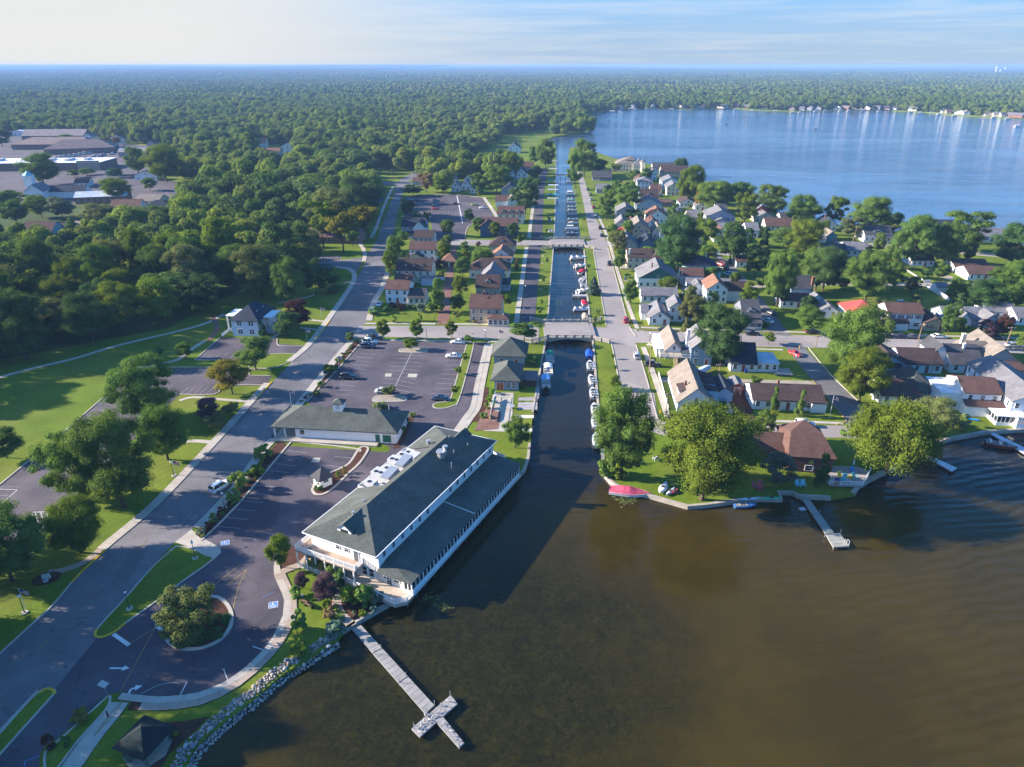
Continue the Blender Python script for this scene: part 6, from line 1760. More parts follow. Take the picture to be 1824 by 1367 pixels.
SH=[(471,815,791,30,'green','round green shrub in the planted strip along the street, beside the long hall'),(457,846,828,26,'bright','bright green shrub second in the planted strip along the street'),(427,872,835,28,'green','upright green shrub in the planted strip above the white car'),(416,891,872,28,'green','low spreading shrub in the planted strip beside the white car'),(380,930,915,16,'green','small shrub near the lower end of the planted strip'),(372,944,930,14,'red','dark red shrub at the lower end of the planted strip'),(358,950,940,16,'grey','pale grey green shrub at the tip of the planted strip'),(395,912,903,14,'red','reddish shrub midway down the planted strip'),(442,862,850,12,'grey','small grey shrub between larger ones in the planted strip'),(596,1000+40,1008,30,'green','broad green shrub below the restaurant balcony'),(572,1018,992,32,'olive','olive shrub under the balcony posts'),(556,1010,978,18,'green','tall narrow shrub climbing by the balcony'),(606,1046,1018,26,'dark','dark shrub at the restaurant terrace steps'),(628,1075,1042,36,'bright','large bright shrub in the terrace bed'),(650,1078,1040,38,'green','large green shrub in the terrace bed near the seawall'),(672,1074,1052,24,'grey','grey green shrub at the seawall end of the terrace bed'),(646,1098,1086,14,'bright','small lime shrub at the edge of the terrace bed'),(666,1090,1078,12,'blue','small dark blue green shrub near the seawall'),(533,1122,1088,28,'green','pointed green shrub on the garden lawn beside the promenade'),(582,1082,1070,16,'bright','lime green ball shrub in the garden'),(586,1100,1084,22,'brown','brownish shrub beside the garden walk'),(600,1128,1108,34,'blue','blue green spreading juniper above the stones by the dock'),(534,1165,1140,32,'bright','sprawling lime shrub at the top of the stone bank'),(545,1172,1158,20,'green','low shrub touching the stone bank'),(528,1062,1046,24,'green','green shrub beside the small purple shrub'),(146,1282,1264,28,'gold','golden shrub at the kerb of the entrance drive'),(90,1332,1310,24,'red','dark red shrub at the entrance verge'),(120,1330,1312,16,'dark','dark shrub on the entrance verge'),(228,1340,1322,14,'grey','pale grass like shrub beside the pavilion'),(232,1358,1345,14,'grey','pale shrub in front of the pavilion'),(300,1308,1300,10,'bright','small pale shrub at the pavilion corner'),(314,1312,1303,10,'bright','small pale shrub in the mulch by the stones'),(610,643,633,10,'bright','small lime shrub in the strip by the bridge car park'),(572,690,678,12,'green','green shrub in the upper planted strip'),(565,705,694,12,'olive','olive shrub in the upper planted strip'),(600,660,650,9,'olive','small olive shrub in the upper planted strip'),(677,728,716,26,'olive','dull olive shrub behind the long hall'),(735,742,734,10,'green','shrub at the corner of the long hall bed'),(728,756,744,10,'dark','dark shrub beside the long hall end wall'),(720,772,758,11,'dark','second dark shrub beside the long hall end wall'),(604,850,838,10,'bright','yellow green shrub beside the kiosk'),(614,843,831,9,'gold','golden shrub beside the kiosk'),(568,872,862,14,'dark','low dark shrub in front of the kiosk'),(574,852,842,9,'bright','small lime shrub behind the kiosk'),(877,702,692,12,'green','shrub at the boathouse corner'),(872,716,704,13,'bright','lime shrub along the kayak fence'),(868,728,718,12,'bright','lime shrub halfway along the kayak fence'),(862,744,734,13,'green','green shrub at the lower end of the kayak fence'),(950,652,634,20,'dark','dark round shrub beside the green roofed house'),(1082,848,812,32,'green','green bank shrub at the canal corner'),(1102,852,822,30,'bright','bright bank shrub at the canal corner'),(1064,562,548,10,'green','small shrub on the canal bank'),(1098,686,680,14,'dark','low dark shrub on the canal bank lawn'),(1708,763,737,30,'olive','round olive shrub beside the blue kayak'),(1232,370,360,16,'dark','long clipped hedge on the lake lawn'),(1216,386,376,22,'dark','dark hedge bush on the lake lawn'),(1500,775,765,12,'green','shrub by the bottom street corner'),(1444,582,574,16,'green','shrub in front of the low white house'),(1120,540,530,10,'green','hedge ball at the low white house'),(1131,528,518,10,'green','hedge ball below the green gable'),(1117,495,486,14,'green','hedge in front of the cream house'),(1106,470,456,12,'dark','shrub beside the canal street pavement'),(1620,600,592,14,'green','shrub between the shuttered house and tan bungalow'),(1690,580,570,16,'red','red shrub between the tan and blue grey houses'),(1720,588,580,14,'bright','lime shrub in front of the blue grey house'),(1362,582,572,14,'bright','lime shrub beside the dark bungalow'),(700,548,538,14,'red','reddish shrub in front of the corner garden house'),(714,552,540,18,'red','round reddish shrub in front of the white corner house'),(690,558,544,12,'dark','dark shrub at the white corner house'),(734,549,543,14,'dark','low dark hedge at the white corner house wing'),(750,556,540,16,'grey','grey green bush on the corner garden lawn'),(702,575,562,10,'green','small conifer on the corner garden lawn'),(747,572,558,10,'green','second small conifer on the corner garden lawn'),(665,560,548,22,'green','hedge along the street at the corner garden'),(845,576,570,9,'gold','yellow shrub in front of the tan house'),(858,572,562,14,'bright','lime shrub in front of the tan house'),(786,497,485,16,'red','dark red shrub beside the brick lane'),(780,477,462,20,'red','dark red shrub behind the brick lane garage'),(756,427,414,13,'red','dark red shrub beside the slate blue house'),(852,440,430,11,'red','dark red shrub on the upper bridge street'),(577,482,470,32,'blue','blue green bush at the side street parking'),(596,520,508,30,'dark','dark ivy mound in the sunken garden'),(1462,848,840,12,'dark','small dark shrub behind the lodge conifer'),(468,600,572,14,'dark','dark shrub against the white park house wall'),]
for(px,py,ty,wp,col,lab)in SH:
 ptree(px,py,ty,wp,'shrub',col,lab,cat='shrub')
for(px,py)in[(964,545),(968,505),(971,520),(962,560),(975,470),(1048,480),(1060,575),(1052,510),(974,415),(977,395),(979,372),(981,352),(1040,395),(1095,660),(1091,640)]:
 ptree(px,py,py-11 if py>440 else py-8,7,'small','green','little sapling in a mulch ring along the canal bank',group='saplings along the canal banks',name='sapling')
RP=gs(ROUND)
n=0
while n<46:
 px,py=rng.uniform(300,412),rng.uniform(1098,1154)
 if inside((px,py),ROUND)and math.hypot((px-345)/40,(py-1108)/24)>0.8:
  x,y=g(px,py)
  tree(x,y,rng.uniform(0.5,0.8),rng.uniform(0.45,0.65),'shrub','dark','low round clump in the planting around the turning circle tree',group='clumps on the turning circle',cat='shrub',name='low_shrub')
  n+=1
for poly,k in(([(348,952),(360,961),(422,898),(512,794),(503,787),(495,787),(425,866)],26),([(546,715),(600,659),(645,607),(630,607),(600,640),(560,688),(536,716)],30),([(595,1122),(622,1112),(604,1092),(603,1064),(614,1045),(600,1030),(590,1060),(585,1095)],14),([(628,1112),(690,1078),(700,1062),(660,1035),(630,1030),(616,1046),(606,1066),(607,1082)],16)):
 xs,ys=[a for a,b in poly],[b for a,b in poly]
 n=0
 while n<k:
  px,py=rng.uniform(min(xs),max(xs)),rng.uniform(min(ys),max(ys))
  if inside((px,py),poly):
   x,y=g(px,py)
   tree(x,y,rng.uniform(0.35,0.9),rng.uniform(0.3,0.7),'shrub',rng.choice(['green','olive','grey','red','bright','green']),'small bedding plant in the mulch of a planted strip',group='bedding plants in the mulch',cat='plant',name='bedding_plant')
   n+=1
CLEAR=[[(-300,700),(-300,690),(0,662),(130,628),(250,598),(345,568),(400,545),(470,545),(505,520),(540,490),(540,425),(645,440),(662,335),(735,322),(770,288),(800,256),(830,252),(800,285),(760,305),(740,335),(900,335),(960,250),(1060,236),(1070,300),(2400,520),(2400,1400),(-300,1400)],[(-300,236),(5,240),(160,244),(230,256),(300,262),(335,268),(330,276),(290,300),(300,318),(350,327),(400,335),(352,370),(320,412),(250,418),(165,448),(20,448),(-300,440)],[(655,300),(700,300),(735,324),(735,335),(640,335)],[(690,332),(730,332),(745,310),(815,256),(800,250),(740,300),(705,316)],[(820,296),(935,300),(985,246),(985,230),(900,240),(895,252),(862,262)],[(450,258),(535,258),(535,296),(450,296)],[(470,446),(560,446),(560,415),(470,415)],[(190,380),(310,384),(310,366),(190,366)],[(40,440),(160,440),(160,408),(40,408)],[(60,418),(300,400),(345,352),(352,352),(352,358),(306,402),(60,428)]]
FIELDS=[[(1092,152.5),(1100,150.6),(1214,150.6),(1240,153.5),(1190,155)],[(1583,150.5),(1590,147.3),(1640,147.6),(1652,152),(1642,156),(1600,153)],[(1695,152.5),(1720,151.8),(1745,158),(1720,157)],[(-20,178),(-20,174.5),(48,175),(45,178.5)],[(985,134.8),(1060,134.4),(1050,136),(990,136.4)],[(1400,131.2),(1450,130.4),(1445,132)],[(1605,135),(1640,134.2),(1630,135.5)],[(640,141),(700,140),(690,142)],[(300,147),(340,146),(335,148)],[(1800,126.6),(1850,126.4),(1850,127.6)],[(600,149.2),(640,148.6),(640,150.5)]]
def clear(x,y):
 p=pix(x,y)
 return any(inside(p,c)for c in CLEAR)or any(inside((p[0],p[1]-q),c)for c in FIELDS for q in(0,2.5,5))
main_all=main_poly
def on_land(x,y):return inside((x,y),main_poly)or y>1750 or x<-1690
cand=[]
rw=random.Random(5)
cell={}
def far_enough(x,y,r):
 i,j=int(x//8),int(y//8)
 for a in range(i-2,i+3):
  for b in range(j-2,j+3):
   for(u,v_)in cell.get((a,b),()):
    if(u-x)**2+(v_-y)**2<r*r:return False
 return True
for(x,y,r)in TREES:cell.setdefault((int(x//8),int(y//8)),[]).append((x,y))
for(x,y,w,d,rz)in HOUSES:
 for a in(0.1,0.5,0.9):
  for b in(-0.4,0,0.4):cell.setdefault((int((x+b*w)//8),int((y+a*d)//8)),[]).append((x+b*w,y+a*d))
FARW,SPC=walk(w_far,25.0),{}
tries=0
while tries<120000:
 tries+=1
 y=190+1750*rw.random()**0.8
 x=rw.uniform(-0.85,0.95)*y+(-30)
 if abs(pix(x,y)[0]-912)>1130:continue
 if not on_land(x,y)or clear(x,y):continue
 sp=10.6+3.6*math.sin(x*0.019+2*math.sin(y*0.011))*math.cos(y*0.016+math.sin(x*0.009))+rw.uniform(-1.4,1.4)
 if y<420:sp*=0.85
 if not far_enough(x,y,sp):continue
 SPC[(x,y)]=sp
 if y>850 and min((x-p)**2+(y-q)**2 for p,q,a in FARW)<1100 and rw.random()<0.8:continue
 cell.setdefault((int(x//8),int(y//8)),[]).append((x,y))
 cand.append((math.hypot(x,y),x,y))
for(x,y,a)in walk(w_far,8.0):
 for o in(7,30,38,47):
  if rw.random()<(0.22 if o==7 else 0.85):
   u,v_=x-math.sin(a)*o+rw.uniform(-3,3),y+math.cos(a)*o+rw.uniform(-3,3)
   if on_land(u,v_)and not any(abs(u-p)<w/2+3 and-8<v_-q<d+2 for p,q,w,d,rz in HOUSES):cand.append((math.hypot(u,v_),u,v_))
cand.sort()
print('CAND',len(cand))
NIND=45
wood=cand[:NIND]
for dd,x,y in wood:
 k=rw.random()
 col=rw.choice(['green','green','bright','dark','olive','green','green','bright'])
 tree(x,y,rw.choice([rw.uniform(11,16),rw.uniform(15,20),rw.uniform(19,25)]),rw.uniform(5.2,9.5),rw.choice(['wild','big','wild','ragged','round']),col,'tall leafy tree of the dense wood behind the park and its white house',group='trees of the wood behind the park',jit=0.2)
def scatter_mass(name,pts,protos):
 """one object that spreads instances of the prototypes over its points"""
 col=bpy.data.collections.new(name+'_kinds')
 for i,(meshes,mm)in enumerate(protos):
  o=bpy.data.objects.new('kind_%02d'%i,meshes)
  col.objects.link(o)
 me=bpy.data.meshes.new(name)
 me.from_pydata([(p[0],p[1],p[2])for p in pts],[],[])
 A=me.attributes.new('size','FLOAT_VECTOR','POINT')
 A.data.foreach_set('vector',[c for p in pts for c in p[3]])
 A=me.attributes.new('turn','FLOAT_VECTOR','POINT')
 A.data.foreach_set('vector',[c for p in pts for c in(0,0,p[4])])
 A=me.attributes.new('which','INT','POINT')
 A.data.foreach_set('value',[p[5]for p in pts])
 o=link(name,me)
 tag(o,kind='stuff')
 ng=bpy.data.node_groups.new(name,'GeometryNodeTree')
 ng.interface.new_socket('Geometry',in_out='INPUT',socket_type='NodeSocketGeometry')
 ng.interface.new_socket('Geometry',in_out='OUTPUT',socket_type='NodeSocketGeometry')
 N,L=ng.nodes,ng.links
 gi,go=N.new('NodeGroupInput'),N.new('NodeGroupOutput')
 ip=N.new('GeometryNodeInstanceOnPoints')
 ci=N.new('GeometryNodeCollectionInfo')
 ci.inputs['Collection'].default_value=col
 ci.inputs['Separate Children'].default_value=True
 ci.inputs['Reset Children'].default_value=True
 def attr(nm,ty):
  a=N.new('GeometryNodeInputNamedAttribute')
  a.data_type=ty
  a.inputs['Name'].default_value=nm
  return a.outputs[0]
 L.new(gi.outputs[0],ip.inputs['Points'])
 L.new(ci.outputs[0],ip.inputs['Instance'])
 ip.inputs['Pick Instance'].default_value=True
 L.new(attr('which','INT'),ip.inputs['Instance Index'])
 L.new(attr('turn','FLOAT_VECTOR'),ip.inputs['Rotation'])
 L.new(attr('size','FLOAT_VECTOR'),ip.inputs['Scale'])
 L.new(ip.outputs[0],go.inputs[0])
 md=o.modifiers.new('spread','NODES')
 md.node_group=ng
 return o
FPROTO=[]
for i in range(7):
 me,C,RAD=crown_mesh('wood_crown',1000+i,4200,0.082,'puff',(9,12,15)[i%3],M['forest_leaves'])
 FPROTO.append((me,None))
pts=[]
for dd,x,y in cand[NIND:]:
 sp=SPC.get((x,y),8.5)
 r=sp*rw.uniform(0.58,0.86)
 h=(5.5+sp*rw.uniform(0.85,1.35))*(1+0.12*math.sin(x*0.021+1.3*math.sin(y*0.013)))
 pts.append((x,y,-0.5,(r*1.2,r*rw.uniform(1.05,1.3),h/2.05),rw.uniform(0,6.28),rw.randrange(7)))
scatter_mass('woods',pts,FPROTO)
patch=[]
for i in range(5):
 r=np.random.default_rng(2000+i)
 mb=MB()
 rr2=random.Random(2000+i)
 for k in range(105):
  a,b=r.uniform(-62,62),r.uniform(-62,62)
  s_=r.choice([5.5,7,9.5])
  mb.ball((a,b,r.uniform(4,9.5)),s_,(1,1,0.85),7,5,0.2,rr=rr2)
 patch.append((mb.mesh('canopy',M['far_leaves_baked_shade']),None))
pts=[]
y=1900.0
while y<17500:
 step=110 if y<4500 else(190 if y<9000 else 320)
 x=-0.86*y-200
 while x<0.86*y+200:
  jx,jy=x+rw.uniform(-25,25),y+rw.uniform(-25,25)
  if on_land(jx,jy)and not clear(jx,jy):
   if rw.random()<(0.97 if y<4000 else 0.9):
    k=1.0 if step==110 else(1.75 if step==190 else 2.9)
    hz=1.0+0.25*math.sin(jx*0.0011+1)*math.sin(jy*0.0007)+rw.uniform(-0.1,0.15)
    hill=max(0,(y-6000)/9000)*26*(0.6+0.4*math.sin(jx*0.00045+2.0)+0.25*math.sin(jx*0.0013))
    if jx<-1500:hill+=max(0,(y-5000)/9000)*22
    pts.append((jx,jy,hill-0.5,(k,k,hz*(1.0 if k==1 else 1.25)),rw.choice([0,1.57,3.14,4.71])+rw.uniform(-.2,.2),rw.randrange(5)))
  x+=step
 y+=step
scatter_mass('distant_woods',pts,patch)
for i,f in enumerate(FIELDS):
 ground('field',[f],'gravel' if i in(1,3)else 'grass',0.06)
# ============= STONES, BRIDGES, WALLS, DOCKS
def seawall(name,px,w,label,z1=0.14,cat='seawall',dl=None):
 mb=MB()
 pts=gs(px)
 strip(mb,pts,w if dl is None else dl,0.0 if dl is None else w-dl,-2.0,z1)
 return tag(mb.build(name,M['seawall_concrete']),label,cat)
seawall('seawall',SHORE_PEN_W[12:28],0.7,'pale concrete seawall curving round the canal corner and the shore lawn',0.16,dl=0.65)
seawall('seawall',SHORE_PEN_W[28:],0.8,'weathered seawall from the dock basin past the lodge deck to the lake houses',0.2,dl=0.75)
seawall('canal_wall',SHORE_PEN_W[6:13],0.5,'concrete canal wall along the boats on the street side',0.14,dl=0.45)
seawall('canal_wall',SHORE_CANAL_W[4:8]+[(974,600)],0.5,'concrete canal wall on the boathouse side below the arched bridge',0.12,dl=0.45)
seawall('canal_wall',SHORE_CANAL_W[8:15],0.5,'concrete canal wall along the promenade lawn',0.12,dl=0.45)
seawall('seawall',[(598,1138),(612,1124),(640,1106),(700,1072)],0.5,'dark seawall below the restaurant garden where the grey dock begins',0.12,dl=0.45)
seawall('seawall',[(905,868),(935,838),(943,815),(945,790)],0.6,'curved seawall at the restaurant far corner',0.14,dl=0.55)
rs=thing('stone_bank','bank of pale round boulders along the shore below the curved promenade','stone bank',(*g(450,1240),0))
ox,oy=rs.location[0],rs.location[1]
STONES=[]
for i in range(9):
 mb=MB()
 mb.ball((0,0,0),0.5,(1,rng.uniform(0.7,0.95),rng.uniform(0.55,0.8)),7,5,0.2)
 STONES.append(mb.mesh('stone',M['stone']))
line=gs([(318,1385),(345,1335),(372,1308),(410,1274),(455,1240),(505,1197),(540,1177),(575,1153),(598,1140)])
spine=walk(smooth_line(line,4),0.25)
cols=[(0.32,0.27,0.24),(0.38,0.33,0.29),(0.20,0.19,0.20),(0.33,0.24,0.19),(0.46,0.41,0.37),(0.16,0.155,0.16)]
place=[]
tries=0
while len(place)<640 and tries<30000:
 tries+=1
 x,y,a=rng.choice(spine)
 o=rng.uniform(-1.1,1.6)
 s_=rng.choice([0.42,0.5,0.6,0.72,0.55,0.95])
 px_,py_=x-math.sin(a)*o,y+math.cos(a)*o
 if any((px_-q[0])**2+(py_-q[1])**2<((s_+q[3])*0.36)**2 for q in place):continue
 z=(0.06 if o>0.15 else(-0.62 if o<-0.5 else-0.42))
 place.append((px_,py_,z,s_))
place.sort(key=lambda q:-q[3])
rest=MB()
for i,(x,y,z,s_)in enumerate(place):
 if i<300:
  o=link('stone',rng.choice(STONES),rs,rng.choice(cols),(x-ox,y-oy,z),rng.uniform(0,6.28))
  o.scale=(s_,s_,s_*rng.uniform(0.8,1.1))
 else:
  rest.ball((x-ox,y-oy,z),s_*0.5,(1,0.85,0.7),6,4,0.2)
tag(rest.build('stones',M['stone'],rs,cols[0]),kind='stuff')
for px,py,s_,lb in((537,1062,0.9,'white boulder on the restaurant garden lawn'),(340,1318,1.7,'large flat pale boulder at the water below the pavilion'),(585,1152,0.8,'single pale boulder lying in the water by the stone bank')):
 o=link('boulder',STONES[0],None,(0.55,0.52,0.50),(*g(px,py),0.05 if s_<1.5 else-0.5),0.7)
 o.scale=(s_,s_*0.8,s_*0.7)
 tag(o,lb,'boulder')
def arch_bridge(name,label,pl,pr,y0p,y1p,posts,wing=True):
 """concrete arch bridge between two canal banks: pl/pr pixel columns at the near face row y0p, far face row y1p"""
 a,b=g(pl,y0p),g(pr,y0p)
 c=g(pl,y1p)
 L_=b[0]-a[0]
 D=c[1]-a[1]
 t=thing(name,label,'bridge',(a[0],a[1],0),0)
 n=14
 m=MB()
 for y in(0.0,D-0.35):
  top,bot=[],[]
  for i in range(n+1):
   x=L_*i/n
   top.append((x,0.55))
   bot.append((x,-1.0+1.25*math.sin(math.pi*i/n)**0.75))
  v=[(x,y,z)for x,z in top]+[(x,y,z)for x,z in bot]+[(x,y+0.35,z)for x,z in top]+[(x,y+0.35,z)for x,z in bot]
  f=[]
  for i in range(n):
   f+=[(i,n+1+i,n+2+i,i+1),(2*n+2+i,2*n+3+i,3*n+4+i,3*n+3+i),(i,i+1,2*n+3+i,2*n+2+i),(n+1+i,3*n+3+i,3*n+4+i,n+2+i)]
  m.add(v,f)
 m.build('arch',M['seawall_concrete'],t)
 m=MB()
 m.box(-0.5,L_+0.5,0.36,D-0.36,0.25,0.50)
 m.build('deck',M['pale_street'],t)
 for y0,y1 in((0.36,1.7),(D-1.7,D-0.36)):
  m=MB()
  m.box(-0.3,L_+0.3,y0,y1,0.50,0.64)
  m.build('pavement',M['concrete'],t)
 for s_ in(0,1):
  m=MB()
  m.box(-1.0,-0.01,0.2,D-0.2,0.0,0.48)if s_==0 else m.box(L_+0.51,L_+1.6,0.2,D-0.2,0.0,0.46)
  m.build('ramp',M['pale_street'],t)
 for y in(0.03,D-0.32):
  for i in range(posts+2):
   x=L_*i/(posts+1)
   m=MB()
   m.box(x-0.38,x+0.38,y-0.12,y+0.42,0.1 if 0<i<=posts else-0.4,1.75)
   m.build('pier',M['seawall_concrete'],t)
   if i<=posts:
    x1=L_*(i+1)/(posts+1)
    for z0,z1 in((1.36,1.56),(0.86,1.02),(0.551,0.66)):
     m=MB()
     m.box(x+0.38,x1-0.38,y+0.02,y+0.26,z0,z1)
     m.build('rail',M['concrete'],t)
 if wing:
  for(x,dx),y,dy in(((0,-1),0.1,-1),((L_,1),0.1,-1),((0,-1),D-0.2,1),((L_,1),D-0.2,1)):
   for i in range(2):
    p=(x+dx*(0.4+2.4*i),y+dy*(0.2+1.6*i))
    q=(x+dx*(2.8+2.4*i),y+dy*(1.8+1.6*i))
    for z in(0.35,0.85,1.35):
     m=MB()
     m.bar((*p,z),(*q,z-0.05),0.22,0.24)
     m.build('wing_rail',M['concrete'],t)
    m=MB()
    m.obox(q[0],q[1],-0.2,1.5,0.5,0.5)
    m.build('wing_post',M['concrete'],t)
 return t
arch_bridge('arched_bridge','pale concrete arched bridge with square piers carrying the bridge street over the canal',976,1054,606,577,4)
arch_bridge('arched_bridge','smaller concrete arched bridge carrying the upper street over the canal',985,1039,442,428,4)
p,q=g(988,319),g(1018,319)
t=thing('footbridge','thin dark footbridge with side posts across the far canal','footbridge',(p[0],p[1],0))
l=q[0]-p[0]
m=MB()
m.box(0,l,-0.9,0.9,2.3,2.5)
m.build('deck',M['wood'],t,(0.16,0.15,0.16))
for x in(0.1,l*0.33,l*0.66,l-0.1):
 m=MB()
 m.box(x-0.15,x+0.15,-0.9,0.9,-2,2.3)
 m.build('pier',M['dark_metal'],t)
for y in(-0.85,0.85):
 m=MB()
 m.box(0,l,y-0.05,y+0.05,3.3,3.42).box(0,l,y-0.04,y+0.04,2.85,2.93)
 for i in range(9):m.box(l*i/8-0.05,l*i/8+0.05,y-0.05,y+0.05,2.5,3.3)
 m.build('railing',M['dark_metal'],t)
DZ=-0.12
def dock_section(t,poly,color,z=DZ,name='deck_section',plank=0.0):
 ox,oy=t.location[0],t.location[1]
 P=[(x-ox,y-oy)for x,y in poly]
 m=MB()
 m.prism(P,z-0.28,z-0.06)
 o=m.build(name,M['metal'],t)
 (x0,y0),(x1,y1),(x2,y2),(x3,y3)=P
 ln=math.hypot(x3-x0,y3-y0)
 n=max(3,int(ln/plank))if plank else 1
 for i in range(n):
  a,b=(i+0.03)/n,(i+0.97)/n
  L1=lambda u,s:(x0+(x3-x0)*u,y0+(y3-y0)*u)if s==0 else(x1+(x2-x1)*u,y1+(y2-y1)*u)
  k=MB()
  k.prism([L1(a,0),L1(a,1),L1(b,1),L1(b,0)],z-0.06,z+rng.uniform(-0.006,0.006))
  kk=1+rng.uniform(-0.07,0.07)
  k.build('plank',M['wood'],o,tuple(c*kk for c in color))
 return o
def dock_post(t,px,py,h=1.1,r=0.05):
 x,y=g(px,py,DZ)
 ox,oy=t.location[0],t.location[1]
 m=MB()
 m.tube([(x-ox,y-oy,-2.2),(x-ox,y-oy,DZ+h)],r,6)
 m.build('post',M['metal'],t)
GD=(0.27,0.25,0.235)
t=thing('grey_dock','long grey dock with a crosswise platform and many gulls on it','dock',(*g(700,1190),0))
A0,A1,B0,B1=g(625.4,1119,DZ),g(642.5,1113,DZ),g(758.6,1272,DZ),g(774,1257,DZ)
lerp=lambda p,q,u:(p[0]+(q[0]-p[0])*u,p[1]+(q[1]-p[1])*u)
cuts=[0,0.32,0.67,1.0]
for i in range(3):
 u,v_=cuts[i]+0.003,cuts[i+1]-0.003
 dock_section(t,[lerp(A0,B0,u),lerp(A1,B1,u),lerp(A1,B1,v_),lerp(A0,B0,v_)],GD,plank=0.95)
dock_section(t,gs([(733,1298),(747.7,1313),(815,1253.5),(803,1238)],DZ),GD,plank=0.95)
dock_section(t,gs([(777.4,1286.5),(789,1277),(827,1323.5),(818,1332)],DZ),GD,plank=0.95)
for px,py in((711,1216),(723,1207),(760,1270),(774,1257),(737,1297),(802,1240),(668,1166),(679,1157),(818,1330)):dock_post(t,px,py,1.0)
t=thing('timber_dock','weathered timber dock with square platform reaching out from the lodge shore','dock',(*g(1450,920),0))
C0,C1,D0,D1=g(1427,887,DZ),g(1438.5,885,DZ),g(1471,951,DZ),g(1486,950,DZ)
for i in range(3):
 u,v_=i/3+0.003,(i+1)/3-0.003
 dock_section(t,[lerp(C0,D0,u),lerp(C1,D1,u),lerp(C1,D1,v_),lerp(C0,D0,v_)],(0.24,0.25,0.22),plank=0.9)
dock_section(t,gs([(1471,952),(1495.7,949.7),(1513,973),(1484.5,975)],DZ),(0.29,0.28,0.24),plank=0.9)
for px,py in((1448,917),(1460,916),(1470,952),(1497,950),(1512,972),(1485,975),(1427,889)):dock_post(t,px,py,0.9,0.08)
m=MB()
ox,oy=t.location[0],t.location[1]
for dx in(-0.25,0.25):
 x,y=g(1506,968,DZ)
 m.tube([(x-ox+dx,y-oy,DZ),(x-ox+dx,y-oy,DZ+0.9),(x-ox+dx+0.1,y-oy-0.5,DZ+0.9),(x-ox+dx+0.1,y-oy-0.5,-1.2)],0.035,5)
m.build('ladder',M['trim'],t)
t=thing('white_dock','short white dock below the big willow','dock',(*g(1670,820),0))
E0,E1,F0,F1=g(1637,808,DZ),g(1641,804.5,DZ),g(1696,840,DZ),g(1705,834,DZ)
for i in range(2):
 u,v_=i/2+0.003,(i+1)/2-0.003
 dock_section(t,[lerp(E0,F0,u),lerp(E1,F1,u),lerp(E1,F1,v_),lerp(E0,F0,v_)],(0.52,0.54,0.57),plank=0.9)
t=thing('white_dock','white dock beside the dark wooden boat at the lake houses','dock',(*g(1795,790),0))
E0,E1,F0,F1=g(1764,773,DZ),g(1769,770,DZ),g(1832,812,DZ),g(1842,806,DZ)
for i in range(2):
 u,v_=i/2+0.003,(i+1)/2-0.003
 dock_section(t,[lerp(E0,F0,u),lerp(E1,F1,u),lerp(E1,F1,v_),lerp(E0,F0,v_)],(0.50,0.52,0.56),plank=0.9)
for i,(poly,lab,c)in enumerate((([(922,730),(957,730),(957,717),(923,717)],'greyed timber boat slip platform below the kayak fence',(0.34,0.31,0.31)),([(918,745),(951,745),(951,740),(918,740)],'narrow white finger pier next to the timber boat slip',(0.60,0.60,0.60)),([(922,714),(957,714),(959,708),(925,708)],'small timber platform above the boat slip',(0.30,0.27,0.27)),([(953,712),(960,710),(962,672),(955,672)],'canal side boardwalk along the boathouse lawn',(0.28,0.27,0.29)),([(930,767),(948,769),(948,764),(930,763)],'small white pier behind the leafy canal tree',(0.6,0.6,0.6)),([(1020,528),(1046,528),(1046,525),(1020,525)],'narrow pier among the boats between the bridges',(0.34,0.34,0.36)))):
 P=gs(poly,0.0)
 t=thing('boat_pier',lab,'pier',(*P[0],0.15))
 dock_section(t,[P[0],P[1],P[2],P[3]]if i<3 else[P[0],P[1],P[2],P[3]],c,plank=0.9)
 for qx,qy in P:
  m=MB()
  m.tube([(qx-P[0][0],qy-P[0][1],-2.2),(qx-P[0][0],qy-P[0][1],0.5)],0.09,6)
  m.build('post',M['pole_wood'],t)
mat('gull_feathers',(0.42,0.42,0.44),0.8,0.3,6.0,0,1,coords='obj')
gm=MB()
gm.loft([[(x,r_*math.cos(a),0.19+zc+r_*0.85*math.sin(a))for a in[2*math.pi*k/6 for k in range(6)]]for x,r_,zc in((-0.26,0.015,0.02),(-0.14,0.06,0.0),(0.02,0.085,0.01),(0.12,0.06,0.05),(0.17,0.05,0.11),(0.22,0.05,0.14),(0.26,0.03,0.13),(0.31,0.008,0.12))],0)
gm.box(-0.01,0.01,0.03,0.05,0,0.14,1).box(-0.01,0.01,-0.05,-0.03,0,0.14,1)
GULL=gm.mesh('gull',[M['gull_feathers'],M['rubber']],True)
G_=[(757,1276),(762,1274),(781,1270),(792,1268),(797,1250),(806,1251),(755,1285),(762,1288),(770,1279),(750,1294),(744,1299),(753,1300),(747,1306),(740,1297),(775,1276),(787,1258),(790,1290),(797,1296),(803,1304),(808,1312),(815,1320),(765,1284),(748,1290)]
for px,py in G_:
 o=link('gull',GULL,None,None,(*g(px,py,DZ),DZ+0.002),rng.uniform(0,6.28))
 o.scale=(1.05,1.05,1.05)
 tag(o,'white gull standing on the crosswise platform of the grey dock','gull','gulls on the grey dock')
